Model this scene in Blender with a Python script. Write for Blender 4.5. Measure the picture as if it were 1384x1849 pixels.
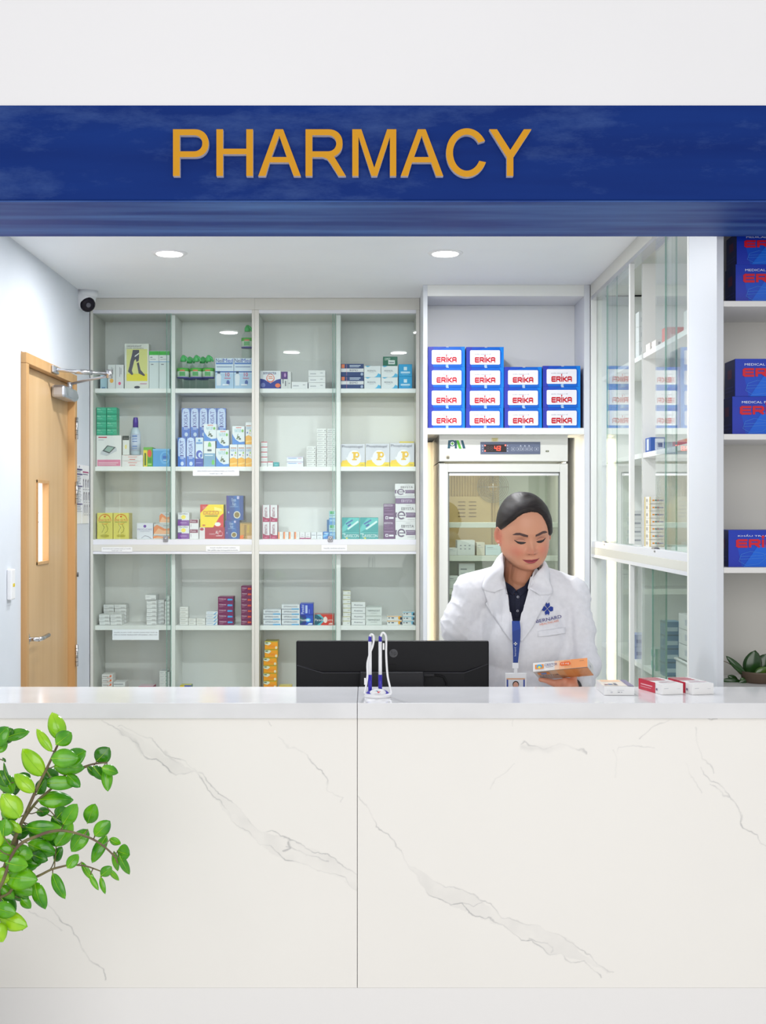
import bpy, bmesh, math, random
import numpy as np
from mathutils import Vector, Matrix, noise
from mathutils.bvhtree import BVHTree

for o in list(bpy.data.objects): bpy.data.objects.remove(o)
SC = bpy.context.scene
COL = SC.collection
R = math.radians

# ------------------------------------------------------------------ camera, world, lights
FPX, VX, VY, CZ = 2281.0, 665.0, 925.0, 1.6
cam = bpy.data.objects.new('camera', bpy.data.cameras.new('camera'))
COL.objects.link(cam)
cam.location = (0, 0, CZ); cam.rotation_euler = (R(90), 0, 0)
cam.data.sensor_fit = 'HORIZONTAL'; cam.data.sensor_width = 36
cam.data.lens = FPX / 1384 * 36
cam.data.shift_x = (692 - VX) / 1384
cam.data.clip_end = 100
SC.camera = cam
SC.view_settings.view_transform = 'Standard'
SC.view_settings.look = 'None'
SC.view_settings.gamma = 1
SC.view_settings.exposure = 0.0
SC.cycles.transparent_max_bounces = 24
SC.cycles.max_bounces = 10

w = bpy.data.worlds.new('World'); SC.world = w; w.use_nodes = True
bg = w.node_tree.nodes['Background']
bg.inputs[0].default_value = (0.96, 0.975, 1.0, 1); bg.inputs[1].default_value = 0.62

def area(name, loc, rot, sx, sy, power, col=(1, 1, 1), spread=180):
    l = bpy.data.lights.new(name, 'AREA'); l.shape = 'RECTANGLE'; l.size = sx; l.size_y = sy
    l.energy = power; l.color = col; l.spread = R(spread)
    o = bpy.data.objects.new(name, l); COL.objects.link(o); o.location = loc; o.rotation_euler = rot
    return o
# added fill light behind the camera, stands in for the bright lobby
area('lobby_fill_light', (0, -3.0, 2.6), (R(78), 0, 0), 6, 3.5, 166, (1.0, 0.985, 0.96))
# the pharmacy room's ceiling lamps
DOWNLIGHTS = [(-0.807, 5.13), (0.314, 5.13), (-0.5, 4.2), (0.2, 4.2)]
DL_POWER = 11.5

# ------------------------------------------------------------------ helpers
def PX(px, D): return (px - VX) / FPX * D
def PZ(py, D): return CZ + (VY - py) / FPX * D
def lin(c):
    c = c / 255
    return c / 12.92 if c <= 0.04045 else ((c + 0.055) / 1.055) ** 2.4
def rgb(c): return (lin(c[0]), lin(c[1]), lin(c[2]), 1)
MATS = {}
def mat(c, rough=0.5, metal=0, name=None, spec=0.5, emit=0, coat=0, sss=0, trans=0):
    key = (c, rough, metal, name, spec, emit, coat, sss)
    if key in MATS: return MATS[key]
    m = bpy.data.materials.new(name or 'paint_%02x%02x%02x' % tuple(int(v) for v in c)); m.use_nodes = True
    b = m.node_tree.nodes['Principled BSDF']
    b.inputs['Base Color'].default_value = rgb(c); b.inputs['Roughness'].default_value = rough
    b.inputs['Metallic'].default_value = metal; b.inputs['Specular IOR Level'].default_value = spec
    b.inputs['Coat Weight'].default_value = coat
    if sss:
        b.inputs['Subsurface Weight'].default_value = sss; b.inputs['Subsurface Radius'].default_value = (0.01, 0.004, 0.002)
        b.inputs['Subsurface Scale'].default_value = 1.0
    if emit:
        b.inputs['Emission Color'].default_value = rgb(c); b.inputs['Emission Strength'].default_value = emit
    MATS[key] = m
    return m
def noise_mat(name, c1, c2, scale=(8, 8, 8), rough=0.5, detail=4, lo=0.35, hi=0.65, bump=0, spec=0.5, rough2=None):
    m = bpy.data.materials.new(name); m.use_nodes = True
    t = m.node_tree; b = t.nodes['Principled BSDF']
    tc = t.nodes.new('ShaderNodeTexCoord'); mp = t.nodes.new('ShaderNodeMapping'); n = t.nodes.new('ShaderNodeTexNoise')
    cr = t.nodes.new('ShaderNodeValToRGB')
    mp.inputs['Scale'].default_value = scale; n.inputs['Scale'].default_value = 1; n.inputs['Detail'].default_value = detail
    cr.color_ramp.elements[0].position = lo; cr.color_ramp.elements[1].position = hi
    cr.color_ramp.elements[0].color = rgb(c1); cr.color_ramp.elements[1].color = rgb(c2)
    t.links.new(tc.outputs['Object'], mp.inputs[0]); t.links.new(mp.outputs[0], n.inputs['Vector'])
    t.links.new(n.outputs[0], cr.inputs[0]); t.links.new(cr.outputs[0], b.inputs['Base Color'])
    b.inputs['Roughness'].default_value = rough; b.inputs['Specular IOR Level'].default_value = spec
    if rough2 is not None:
        mr = t.nodes.new('ShaderNodeMapRange'); mr.inputs[3].default_value = rough; mr.inputs[4].default_value = rough2
        t.links.new(n.outputs[0], mr.inputs[0]); t.links.new(mr.outputs[0], b.inputs['Roughness'])
    if bump:
        bp = t.nodes.new('ShaderNodeBump'); bp.inputs['Strength'].default_value = bump; bp.inputs['Distance'].default_value = 0.002
        t.links.new(n.outputs[0], bp.inputs['Height']); t.links.new(bp.outputs[0], b.inputs['Normal'])
    return m
def glass_mat(name, tint, ior=1.5, haze=0.0):
    m = bpy.data.materials.new(name); m.use_nodes = True
    t = m.node_tree; t.nodes.clear()
    out = t.nodes.new('ShaderNodeOutputMaterial'); tr = t.nodes.new('ShaderNodeBsdfTransparent'); gl = t.nodes.new('ShaderNodeBsdfGlossy')
    fr = t.nodes.new('ShaderNodeFresnel'); mx = t.nodes.new('ShaderNodeMixShader')
    tr.inputs[0].default_value = rgb(tint); gl.inputs['Roughness'].default_value = 0.0; gl.inputs[0].default_value = (1, 1, 1, 1)
    fr.inputs[0].default_value = ior
    ge = t.nodes.new('ShaderNodeNewGeometry'); mr = t.nodes.new('ShaderNodeMapRange'); mr.inputs[3].default_value = ior; mr.inputs[4].default_value = 1 / ior
    t.links.new(ge.outputs['Backfacing'], mr.inputs[0]); t.links.new(mr.outputs[0], fr.inputs[0])
    t.links.new(fr.outputs[0], mx.inputs[0]); t.links.new(tr.outputs[0], mx.inputs[1]); t.links.new(gl.outputs[0], mx.inputs[2])
    t.links.new(mx.outputs[0], out.inputs[0])
    return m

class MB:
    """collects shapes and links them as ONE mesh object"""
    def __init__(s): s.v = []; s.f = []; s.m = []; s.mats = []; s.sm = []
    def mi(s, m):
        if m not in s.mats: s.mats.append(m)
        return s.mats.index(m)
    def add(s, vs, fs, m, smooth=False):
        b = len(s.v); s.v += [tuple(p) for p in vs]; i = s.mi(m)
        for f in fs: s.f.append([b + k for k in f]); s.m.append(i); s.sm.append(smooth)
        return s
    def bm(s, bm, m, M=None, smooth=False):
        bm.verts.index_update()
        vs = [(M @ v.co if M else v.co.copy()) for v in bm.verts]
        fs = [[v.index for v in f.verts] for f in bm.faces]
        s.add(vs, fs, m, smooth); bm.free(); return s
    def box(s, x0, x1, y0, y1, z0, z1, m, bev=0.0, M=None):
        if x0 > x1: x0, x1 = x1, x0
        if y0 > y1: y0, y1 = y1, y0
        if z0 > z1: z0, z1 = z1, z0
        b = bmesh.new(); bmesh.ops.create_cube(b, size=1)
        for v in b.verts: v.co = Vector(((x0 + x1) / 2 + v.co.x * (x1 - x0), (y0 + y1) / 2 + v.co.y * (y1 - y0), (z0 + z1) / 2 + v.co.z * (z1 - z0)))
        if bev: bmesh.ops.bevel(b, geom=list(b.edges), offset=min(bev, (x1-x0)*.45, (y1-y0)*.45, (z1-z0)*.45), segments=2, affect='EDGES', profile=0.5)
        return s.bm(b, m, M)
    def tube(s, pts, r, m, n=10, cap=True):
        pts = [Vector(p) for p in pts]; rs = r if isinstance(r, (list, tuple)) else [r] * len(pts)
        vs = []; fs = []
        up = Vector((0.13, 0.21, 0.97)).normalized()
        for i, p in enumerate(pts):
            d = (pts[min(i + 1, len(pts) - 1)] - pts[max(i - 1, 0)]).normalized()
            a = d.cross(up)
            if a.length < 1e-3: a = d.cross(Vector((1, 0, 0)))
            a.normalize(); b = d.cross(a)
            up = b.cross(d) if False else up
            for k in range(n):
                t = 2 * math.pi * k / n
                vs.append(p + (a * math.cos(t) + b * math.sin(t)) * rs[i])
        for i in range(len(pts) - 1):
            for k in range(n):
                fs.append([i * n + k, i * n + (k + 1) % n, (i + 1) * n + (k + 1) % n, (i + 1) * n + k])
        if cap: fs.append(list(range(n))[::-1]); fs.append([(len(pts) - 1) * n + k for k in range(n)])
        return s.add(vs, fs, m, True)
    def lathe(s, prof, m, c=(0, 0, 0), n=24, M=None, smooth=True):
        vs = []; fs = []
        for r, z in prof:
            for k in range(n):
                t = 2 * math.pi * k / n
                p = Vector((c[0] + r * math.cos(t), c[1] + r * math.sin(t), c[2] + z))
                vs.append(M @ p if M else p)
        for i in range(len(prof) - 1):
            for k in range(n): fs.append([i * n + k, i * n + (k + 1) % n, (i + 1) * n + (k + 1) % n, (i + 1) * n + k])
        fs.append(list(range(n))[::-1]); fs.append([(len(prof) - 1) * n + k for k in range(n)])
        return s.add(vs, fs, m, smooth)
    def ell(s, c, r, m, M=None, u=20, v=12):
        b = bmesh.new(); bmesh.ops.create_uvsphere(b, u_segments=u, v_segments=v, radius=1)
        for q in b.verts:
            q.co = Vector((q.co.x * r[0], q.co.y * r[1], q.co.z * r[2]))
            if M: q.co = M @ q.co
            q.co += Vector(c)
        return s.bm(b, m, None, True)
    def mesh(s, name):
        me = bpy.data.meshes.new(name)
        me.from_pydata(s.v, [], s.f)
        for m in s.mats: me.materials.append(m)
        me.polygons.foreach_set('material_index', s.m)
        me.polygons.foreach_set('use_smooth', s.sm)
        me.update(); return me
    def build(s, name, parent=None, **k):
        o = bpy.data.objects.new(name, s.mesh(name)); COL.objects.link(o)
        if parent: o.parent = parent
        return tag(o, **k)
def tag(o, label=None, category=None, group=None, kind=None):
    if label: o['label'] = label
    if category: o['category'] = category
    if group: o['group'] = group
    if kind: o['kind'] = kind
    return o
def empty(name, loc=(0, 0, 0), rz=0, **k):
    o = bpy.data.objects.new(name, None); COL.objects.link(o); o.location = loc; o.rotation_euler = (0, 0, rz)
    return tag(o, **k)
def structure(name, mb):
    return mb.build(name, kind='structure')

TXT = {}
def text_geo(st):
    if st in TXT: return TXT[st]
    cu = bpy.data.curves.new('t', 'FONT'); cu.body = st; cu.resolution_u = 3
    o = bpy.data.objects.new('t', cu); COL.objects.link(o)
    dg = bpy.context.evaluated_depsgraph_get(); dg.update()
    me = bpy.data.meshes.new_from_object(o.evaluated_get(dg))
    v = np.array([(p.co.x, p.co.y) for p in me.vertices]) if len(me.vertices) else np.zeros((1, 2))
    f = [list(p.vertices) for p in me.polygons]
    mn = v.min(0); mx = v.max(0); sz = np.maximum(mx - mn, 1e-6)
    TXT[st] = ((v - mn) / sz, f, sz[0] / sz[1])
    bpy.data.objects.remove(o); bpy.data.curves.remove(cu); bpy.data.meshes.remove(me)
    return TXT[st]
ELET = {'E': [[(1, 1), (.12, 1), (0, .88), (0, .12), (.12, 0), (1, 0)], [(0, .5), (.95, .5)]],
        'R': [[(0, 0), (0, 1), (.85, 1), (1, .88), (1, .6), (.88, .45), (.2, .45)], [(.55, .45), (1, 0)]],
        'I': [[(.5, 0), (.5, 1)], [(.5, 1.42), (.5, 1.6)]],
        'K': [[(0, 0), (0, 1)], [(1, 1), (.25, .5), (1, 0)]],
        'A': [[(0, 0), (0, .85), (.18, 1), (.82, 1), (1, .85), (1, 0)], [(0, .42), (1, .42)]]}
def stroke(pts, t):
    vs = []; fs = []
    for a, b in zip(pts[:-1], pts[1:]):
        dx, dy = b[0] - a[0], b[1] - a[1]; L = math.hypot(dx, dy) or 1; dx /= L; dy /= L
        h = t / 2; e = h * 0.8; i = len(vs)
        ax, ay, bx, by = a[0] - dx * e, a[1] - dy * e, b[0] + dx * e, b[1] + dy * e
        vs += [(ax + dy * h, ay - dx * h), (bx + dy * h, by - dx * h), (bx - dy * h, by + dx * h), (ax - dy * h, ay + dx * h)]
        fs.append([i, i + 1, i + 2, i + 3])
    return vs, fs
def erika_geo():
    vs = []; fs = []; x = 0
    for ch in 'ERIKA':
        wd = 1.0 if ch != 'I' else 0.12
        for pl in ELET[ch]:
            a, b = stroke([(x + (p[0] if ch != 'I' else 0.06) * (1.25 if ch != 'I' else 1), p[1]) for p in pl], 0.36)
            o = len(vs); vs += a; fs += [[o + k for k in f] for f in b]
        x += (wd * 1.25 if ch != 'I' else .12) + 0.48
    return [(p[0] / (x - .48), p[1]) for p in vs], fs
def eprint(w, h, prints, emit, lay0=0.0004, dl=0.00030):
    """emit(pts2d, faces, color, layer) for each print; pts in metres"""
    lay = lay0
    for p in prints:
        k = p[0]
        if k == 'R': _, a, b, c, d, col = p; vs = [(a, b), (c, b), (c, d), (a, d)]; fs = [[0, 1, 2, 3]]
        elif k == 'P': vs = list(p[1]); fs = [list(range(len(vs)))]; col = p[2]
        elif k == 'E':
            _, a, b, rx, ry, col = p; n = 20
            vs = [(a + rx * math.cos(2 * math.pi * i / n), b + ry * math.sin(2 * math.pi * i / n)) for i in range(n)]; fs = [list(range(n))]
        elif k in 'TV':
            _, s_, a, b, c, d, col = p; v, fs, asp = text_geo(s_)
            if k == 'T': vs = [(a + q[0] * (c - a), b + q[1] * (d - b)) for q in v]
            else: vs = [(c - q[1] * (c - a), b + q[0] * (d - b)) for q in v]
        elif k == 'K':
            _, a, b, c, d, col = p; v, fs = erika_geo(); vs = [(a + q[0] * (c - a), b + q[1] * (d - b)) for q in v]
        elif k == 'S':  # stroked line: pts, thickness (in height fraction), colour
            _, pl, t, col = p
            v, fs = stroke([(q[0] * w, q[1] * h) for q in pl], t * h); vs = [(q[0] / w, q[1] / h) for q in v]
        V2 = [(q[0] * w, q[1] * h) for q in vs]
        if k in 'KS':
            for i_, f_ in enumerate(fs): emit([V2[j] for j in f_], [list(range(len(f_)))], col, lay + .00004 * (i_ % 7))
        else: emit(V2, fs, col, lay)
        lay += dl
CART = {}
def carton_mesh(w, d, h, base, prints, side=None, top=None, rough=0.4, sprints=()):
    key = (round(w, 4), round(d, 4), round(h, 4), base, repr(prints), side, top, repr(sprints))
    if key in CART: return CART[key]
    mb = MB(); mb_ = mat(base, rough, spec=.3)
    mb.box(-w / 2, w / 2, 0, d, 0, h, mb_, bev=0.0009)
    # tuck flap seam lines: thin recess-coloured strip around the opening end
    def em(vs, fs, col, lay): mb.add([(-w / 2 + x, -lay, z) for x, z in vs], fs, mat(col, rough, spec=.3))
    eprint(w, h, prints, em)
    if side:
        for sx in (-1, 1):
            mb.add([(sx * (w / 2 + .0003), .001, .001), (sx * (w / 2 + .0003), d - .001, .001), (sx * (w / 2 + .0003), d - .001, h - .001), (sx * (w / 2 + .0003), .001, h - .001)], [[0, 1, 2, 3]], mat(side, rough))
    if sprints:
        eprint(d, h, sprints, lambda vs, fs, col, lay: mb.add([(-w / 2 - lay - .0003, d - x, z) for x, z in vs], fs, mat(col, rough)))
    if top: mb.add([(-w / 2 + .001, .001, h + .0003), (w / 2 - .001, .001, h + .0003), (w / 2 - .001, d - .001, h + .0003), (-w / 2 + .001, d - .001, h + .0003)], [[0, 1, 2, 3]], mat(top, rough))
    g = tuple(int(v * .8) for v in base)
    mb.box(-w * .42, w * .42, d - .0008, d + .0004, h * .5 - .0004, h * .5 + .0004, mat(g, .6))
    me = mb.mesh('medicine_box'); CART[key] = me; return me
def carton(x0, x1, yt, zb, D, spec, label, group=None, d=0.09, name='medicine_box', cat='box', rz=0, h=None, gap=0.0008, yb=None):
    X0, X1 = PX(x0, D), PX(x1, D); ww = X1 - X0 - gap
    if h is None: h = PZ(yt, D) - zb if yb is None else PZ(yt, D) - PZ(yb, D)
    me = carton_mesh(ww, d, h, spec['b'], spec.get('p', []), spec.get('s'), spec.get('t'), spec.get('r', .4), spec.get('sp', ()))
    o = bpy.data.objects.new(name, me); COL.objects.link(o); o.location = ((X0 + X1) / 2, D, zb); o.rotation_euler = (0, 0, rz)
    tag(o, label, cat, group); return h
ORD = ['topmost', 'second from top', 'third from top', 'fourth from top', 'fifth from top', 'sixth from top', 'seventh from top', 'eighth from top', 'ninth from top', 'tenth from top']
def pile(x0, x1, yt, zb, D, n, spec, desc, group, d=0.09, jit=0.0, **k):
    """n equal cartons piled from zb up to pixel row yt; desc contains {} for the place in the pile"""
    H = (PZ(yt, D) - zb) / n
    for i in range(n):
        pos = 'bottommost' if (i == 0 and n > 1) else ORD[n - 1 - i]
        j = jit * (random.random() - .5)
        carton(x0 + j, x1 + j, 0, zb + i * H, D, spec, desc.format(pos), group, d=d, h=H - .0004, **k)
def plate(name, x0, x1, z0, z1, y, prints, base, label=None, cat=None, t=0.0006, parent=None, group=None, axis='y', rough=.5):
    """thin printed sheet facing the camera at depth y"""
    mb = MB(); w_, h_ = x1 - x0, z1 - z0
    mb.box(x0, x1, y, y + t, z0, z1, mat(base, rough))
    eprint(w_, h_, prints, lambda vs, fs, col, lay: mb.add([(x0 + a, y - lay, z0 + b) for a, b in vs], fs, mat(col, rough)))
    return mb.build(name, parent, label=label, category=cat, group=group)
# ------------------------------------------------------------------ structure
random.seed(4)
WHITE = mat((238, 240, 242), .6, name='white_wall_paint')
ROOMWALL = noise_mat('painted_plaster', (214, 220, 228), (219, 224, 232), (3, 3, 3), .75)
CEIL = noise_mat('ceiling_paint', (240, 243, 248), (244, 247, 251), (2, 2, 2), .55)
LAM = mat((240, 241, 238), .4, name='white_laminate', spec=.35)
CREAM = mat((214, 214, 206), .4, name='cream_laminate_edge')
PANEL = mat((218, 222, 228), .4, name='cool_white_laminate')
ALU = mat((224, 226, 232), .3, name='white_aluminium_rail')
CHROME = mat((205, 205, 208), .22, 1.0, name='brushed_steel')
GLASS = glass_mat('green_tinted_glass', (250, 253, 252), 1.33)
GEDGE = mat((120, 165, 150), .15, name='glass_cut_edge')
CH = 2.652
XL = -1.371
BF, BB = 3.26, 3.67       # beam front / back
structure('floor', MB().box(-4.2, 4.2, -4, 6.9, -.05, 0, noise_mat('floor_tile', (226, 224, 220), (234, 232, 228), (1.5, 1.5, 1.5), .25)))
structure('ceiling', MB().box(XL - .1, 1.5, BB, 6.65, CH, CH + .08, CEIL))
structure('wall_left', MB().box(XL - .1, XL, 3.2, 4.985, 0, CH, ROOMWALL).box(XL - .1, XL, 5.86, 6.65, 0, CH, ROOMWALL).box(XL - .1, XL, 4.985, 5.86, 2.236, CH, ROOMWALL))
structure('wall_back', MB().box(XL - .1, 1.5, 6.55, 6.65, 0, CH, ROOMWALL))
structure('wall_right', MB().box(1.36, 1.46, 4.075, 6.55, 0, CH, ROOMWALL))
structure('wall_front', MB().box(-4.2, 4.2, BF + .004, BB + .3, PZ(190, BF), 5.2, noise_mat('upper_wall_paint', (239, 238, 240), (242, 241, 243), (1, 1, 1), .8)))
structure('wall_front_left', MB().box(-4.2, XL - .11, BF + .05, BF + .2, 0, PZ(365, BF) - .001, WHITE)); structure('wall_front_right', MB().box(2.7, 4.2, BF + .05, BF + .2, 0, PZ(365, BF) - .001, WHITE))

# blue beam with bright underside
def blue_paint():
    m = noise_mat('blue_beam_paint', (14, 42, 112), (20, 52, 126), (1.2, 5, 14), .45, 6, .3, .7, bump=.15, rough2=.6, spec=.07)
    t = m.node_tree; b = t.nodes['Principled BSDF']
    # chalky scuffs of the paint
    tc = t.nodes.new('ShaderNodeTexCoord'); mp = t.nodes.new('ShaderNodeMapping'); mp.inputs['Scale'].default_value = (2.2, 9, 7)
    n = t.nodes.new('ShaderNodeTexNoise'); n.inputs['Scale'].default_value = 1; n.inputs['Detail'].default_value = 8; n.inputs['Roughness'].default_value = .72
    cr = t.nodes.new('ShaderNodeValToRGB'); cr.color_ramp.elements[0].position = .5; cr.color_ramp.elements[1].position = .78
    cr.color_ramp.elements[0].color = (0, 0, 0, 1); cr.color_ramp.elements[1].color = (.3, .3, .3, 1)
    mx = t.nodes.new('ShaderNodeMix'); mx.data_type = 'RGBA'; mx.inputs['B'].default_value = rgb((110, 140, 190))
    old = b.inputs['Base Color'].links[0].from_socket
    t.links.new(tc.outputs['Object'], mp.inputs[0]); t.links.new(mp.outputs[0], n.inputs['Vector']); t.links.new(n.outputs[0], cr.inputs[0])
    t.links.new(cr.outputs[0], mx.inputs['Factor']); t.links.new(old, mx.inputs['A']); t.links.new(mx.outputs['Result'], b.inputs['Base Color'])
    return m
BLUE = blue_paint()
SOFFIT_LIT = noise_mat('scuffed_soffit_with_bounce_light', (18, 52, 132), (92, 134, 196), (1.1, 11, 5), .45, 9, .42, .85, bump=.15, rough2=.65, spec=.2)  # scuffed soffit, with bounced light painted in as paler blue
structure('trim_1', MB().box(-4.2, 4.2, BF, BB, PZ(365, BF) + .004, PZ(190, BF), BLUE, bev=.004).box(-4.2, 4.2, BF, BB, PZ(365, BF), PZ(365, BF) + .0039, SOFFIT_LIT, bev=.001))

# ------------------------------------------------------------------ sign letters
def curve_mesh(loops, ext, name):
    cu = bpy.data.curves.new(name, 'CURVE'); cu.dimensions = '2D'; cu.fill_mode = 'BOTH'; cu.extrude = ext
    for lp in loops:
        sp = cu.splines.new('POLY'); sp.points.add(len(lp) - 1); sp.use_cyclic_u = True
        for i, q in enumerate(lp): sp.points[i].co = (q[0], q[1], 0, 1)
    o = bpy.data.objects.new(name, cu); COL.objects.link(o)
    dg = bpy.context.evaluated_depsgraph_get(); dg.update()
    me = bpy.data.meshes.new_from_object(o.evaluated_get(dg))
    bpy.data.objects.remove(o); bpy.data.curves.remove(cu); return me
def arc(cx, cy, rx, ry, a0, a1, n=18):
    return [(cx + rx * math.copysign(abs(math.cos(t)) ** .92, math.cos(t)), cy + ry * math.copysign(abs(math.sin(t)) ** .92, math.sin(t))) for t in [R(a0 + (a1 - a0) * i / n) for i in range(n + 1)]]
H_ = 84.5
def bowl(W):
    return [[[(0, 0), (0, H_)] + arc(W - 26, (H_ + 34) / 2, 26, (H_ - 34) / 2, 90, -90) + [(12.3, 34), (12.3, 0)],
             [(12.3, 44.6)] + arc(W - 27, (73.6 + 44.6) / 2, 15.5, 14.5, -90, 90) + [(12.3, 73.6)]]]
LET = {
 'P': bowl(64.5),
 'H': [[[(0, 0), (0, H_), (12, H_), (12, 49.3), (54, 49.3), (54, H_), (66, H_), (66, 0), (54, 0), (54, 39.3), (12, 39.3), (12, 0)]]],
 'A': [[[(0, 0), (31, H_), (45, H_), (77, 0), (64, 0), (55, 24.5), (20.5, 24.5), (13.3, 0)], [(24, 34.3), (51.5, 34.3), (38, 73)]]],
 'R': bowl(67) + [[[(30, 34.5), (50, 38), (73, 0), (59.5, 0), (45, 23), (39, 31)]]],
 'M': [[[(0, 0), (0, H_), (16.5, H_), (39.7, 15), (63, H_), (79.5, H_), (79.5, 0), (68, 0), (68, 71), (45, 0), (34.5, 0), (11.3, 71), (11.3, 0)]]],
 'C': [[[(37.5 + 37.5 * math.cos(t), 42.2 + 44 * math.sin(t)) for t in [R(29 + (337 - 29) * i / 44) for i in range(45)]] +
        [(37.5 + 25 * math.cos(t), 42.2 + 32.5 * math.sin(t)) for t in [R(333 + (33 - 333) * i / 44) for i in range(45)]]]],
 'Y': [[[(0, H_), (14, H_), (38, 47), (62.5, H_), (76.4, H_), (43.6, 34), (43.6, 0), (31.6, 0), (31.6, 34)]]]}
GOLD = mat((212, 150, 24), .5, name='gold_letter_face', spec=.2); LSIDE = mat((225, 220, 228), .5, name='white_acrylic_side')
TH = .018
for ch, px, lb in (('P', 312.5, 'first letter of the sign'), ('H', 391, 'between letters P and A'), ('A', 466.5, 'between letters H and R'), ('R', 552, 'between letters A and M'),
               ('M', 636.5, 'the widest letter, right of letter R'), ('A', 724, 'between letters M and C'), ('C', 806, 'the only round one'), ('Y', 884, 'last letter of the sign')):
    D = BF - TH; sc = D / FPX; mb = MB()
    for li, loops in enumerate(LET[ch]):
        me = curve_mesh(loops, TH / 2 / sc * (1 - .03 * li), 'letter')
        vs = [(v.co.x * sc, -v.co.z * sc, v.co.y * sc) for v in me.vertices]
        for want, m in ((True, GOLD), (False, LSIDE)):
            fs = []
            for p in me.polygons:
                zs = [me.vertices[i].co.z for i in p.vertices]
                if (min(zs) > TH / 2 / sc * .9) == want: fs.append(list(p.vertices))
            mb.add(vs, fs, m)
        bpy.data.meshes.remove(me)
    o = mb.build('sign_letter', label='gold letter %s on the blue beam, %s' % (ch, lb), category='letter', group='gold letters of the sign')
    o.location = (PX(px, D), BF - TH / 2, PZ(318.3, D))

# ------------------------------------------------------------------ downlights
LAMPF = mat((255, 255, 255), .5, name='lamp_diffuser', emit=6)
lab = ['round recessed ceiling light above the left glass cabinet', 'round recessed ceiling light above the fridge', 'round ceiling light hidden behind the blue beam, left', 'round ceiling light hidden behind the blue beam, right']
for i, (x, y) in enumerate(DOWNLIGHTS):
    t = empty('ceiling_light', (x, y, CH), label=lab[i], category='ceiling light', group='round ceiling lights')
    MB().lathe([(.05, -.004), (.066, -.006), (.072, -.001), (.072, 0)], mat((240, 240, 242), .4), n=40).build('trim_ring', t)
    MB().lathe([(.052, -.0075), (.052, -.0045)], LAMPF, n=40).build('diffuser', t)
    l = bpy.data.lights.new('downlight', 'AREA'); l.shape = 'DISK'; l.size = .1; l.energy = DL_POWER; l.color = (.97, .985, 1)
    lo = bpy.data.objects.new('downlight', l); COL.objects.link(lo); lo.location = (0, 0, -.012); lo.parent = t

# ------------------------------------------------------------------ counter
CF, CBK = 3.26, 3.565       # countertop front/back
CT = PZ(1270, CF); CTB = PZ(1298, CF)
ctr = empty('counter', (0, 0, 0), label='long white marble reception counter with grey veins under the blue beam', category='counter')
TOPM = noise_mat('polished_stone_top', (228, 228, 230), (236, 236, 238), (6, 6, 6), .12, 4)
sx = PX(645.5, CF)
MB().box(XL + .001, sx - .0006, CF, CBK, CTB, CT, TOPM, bev=.0015).build('worktop_slab', ctr)
MB().box(sx + .0006, 2.6, CF, CBK, CTB, CT, TOPM, bev=.0015).build('worktop_slab', ctr)
MP = CF + .018
def ppx(l): return [(PX(a, MP), PZ(b, MP)) for a, b in l]
def z1(l): return ppx([(160 + a / 2.768, 1280 + b / 2.768) for a, b in l])
def z2(l): return ppx([(640 + a / 1.860, 1280 + b / 1.860) for a, b in l])
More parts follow.
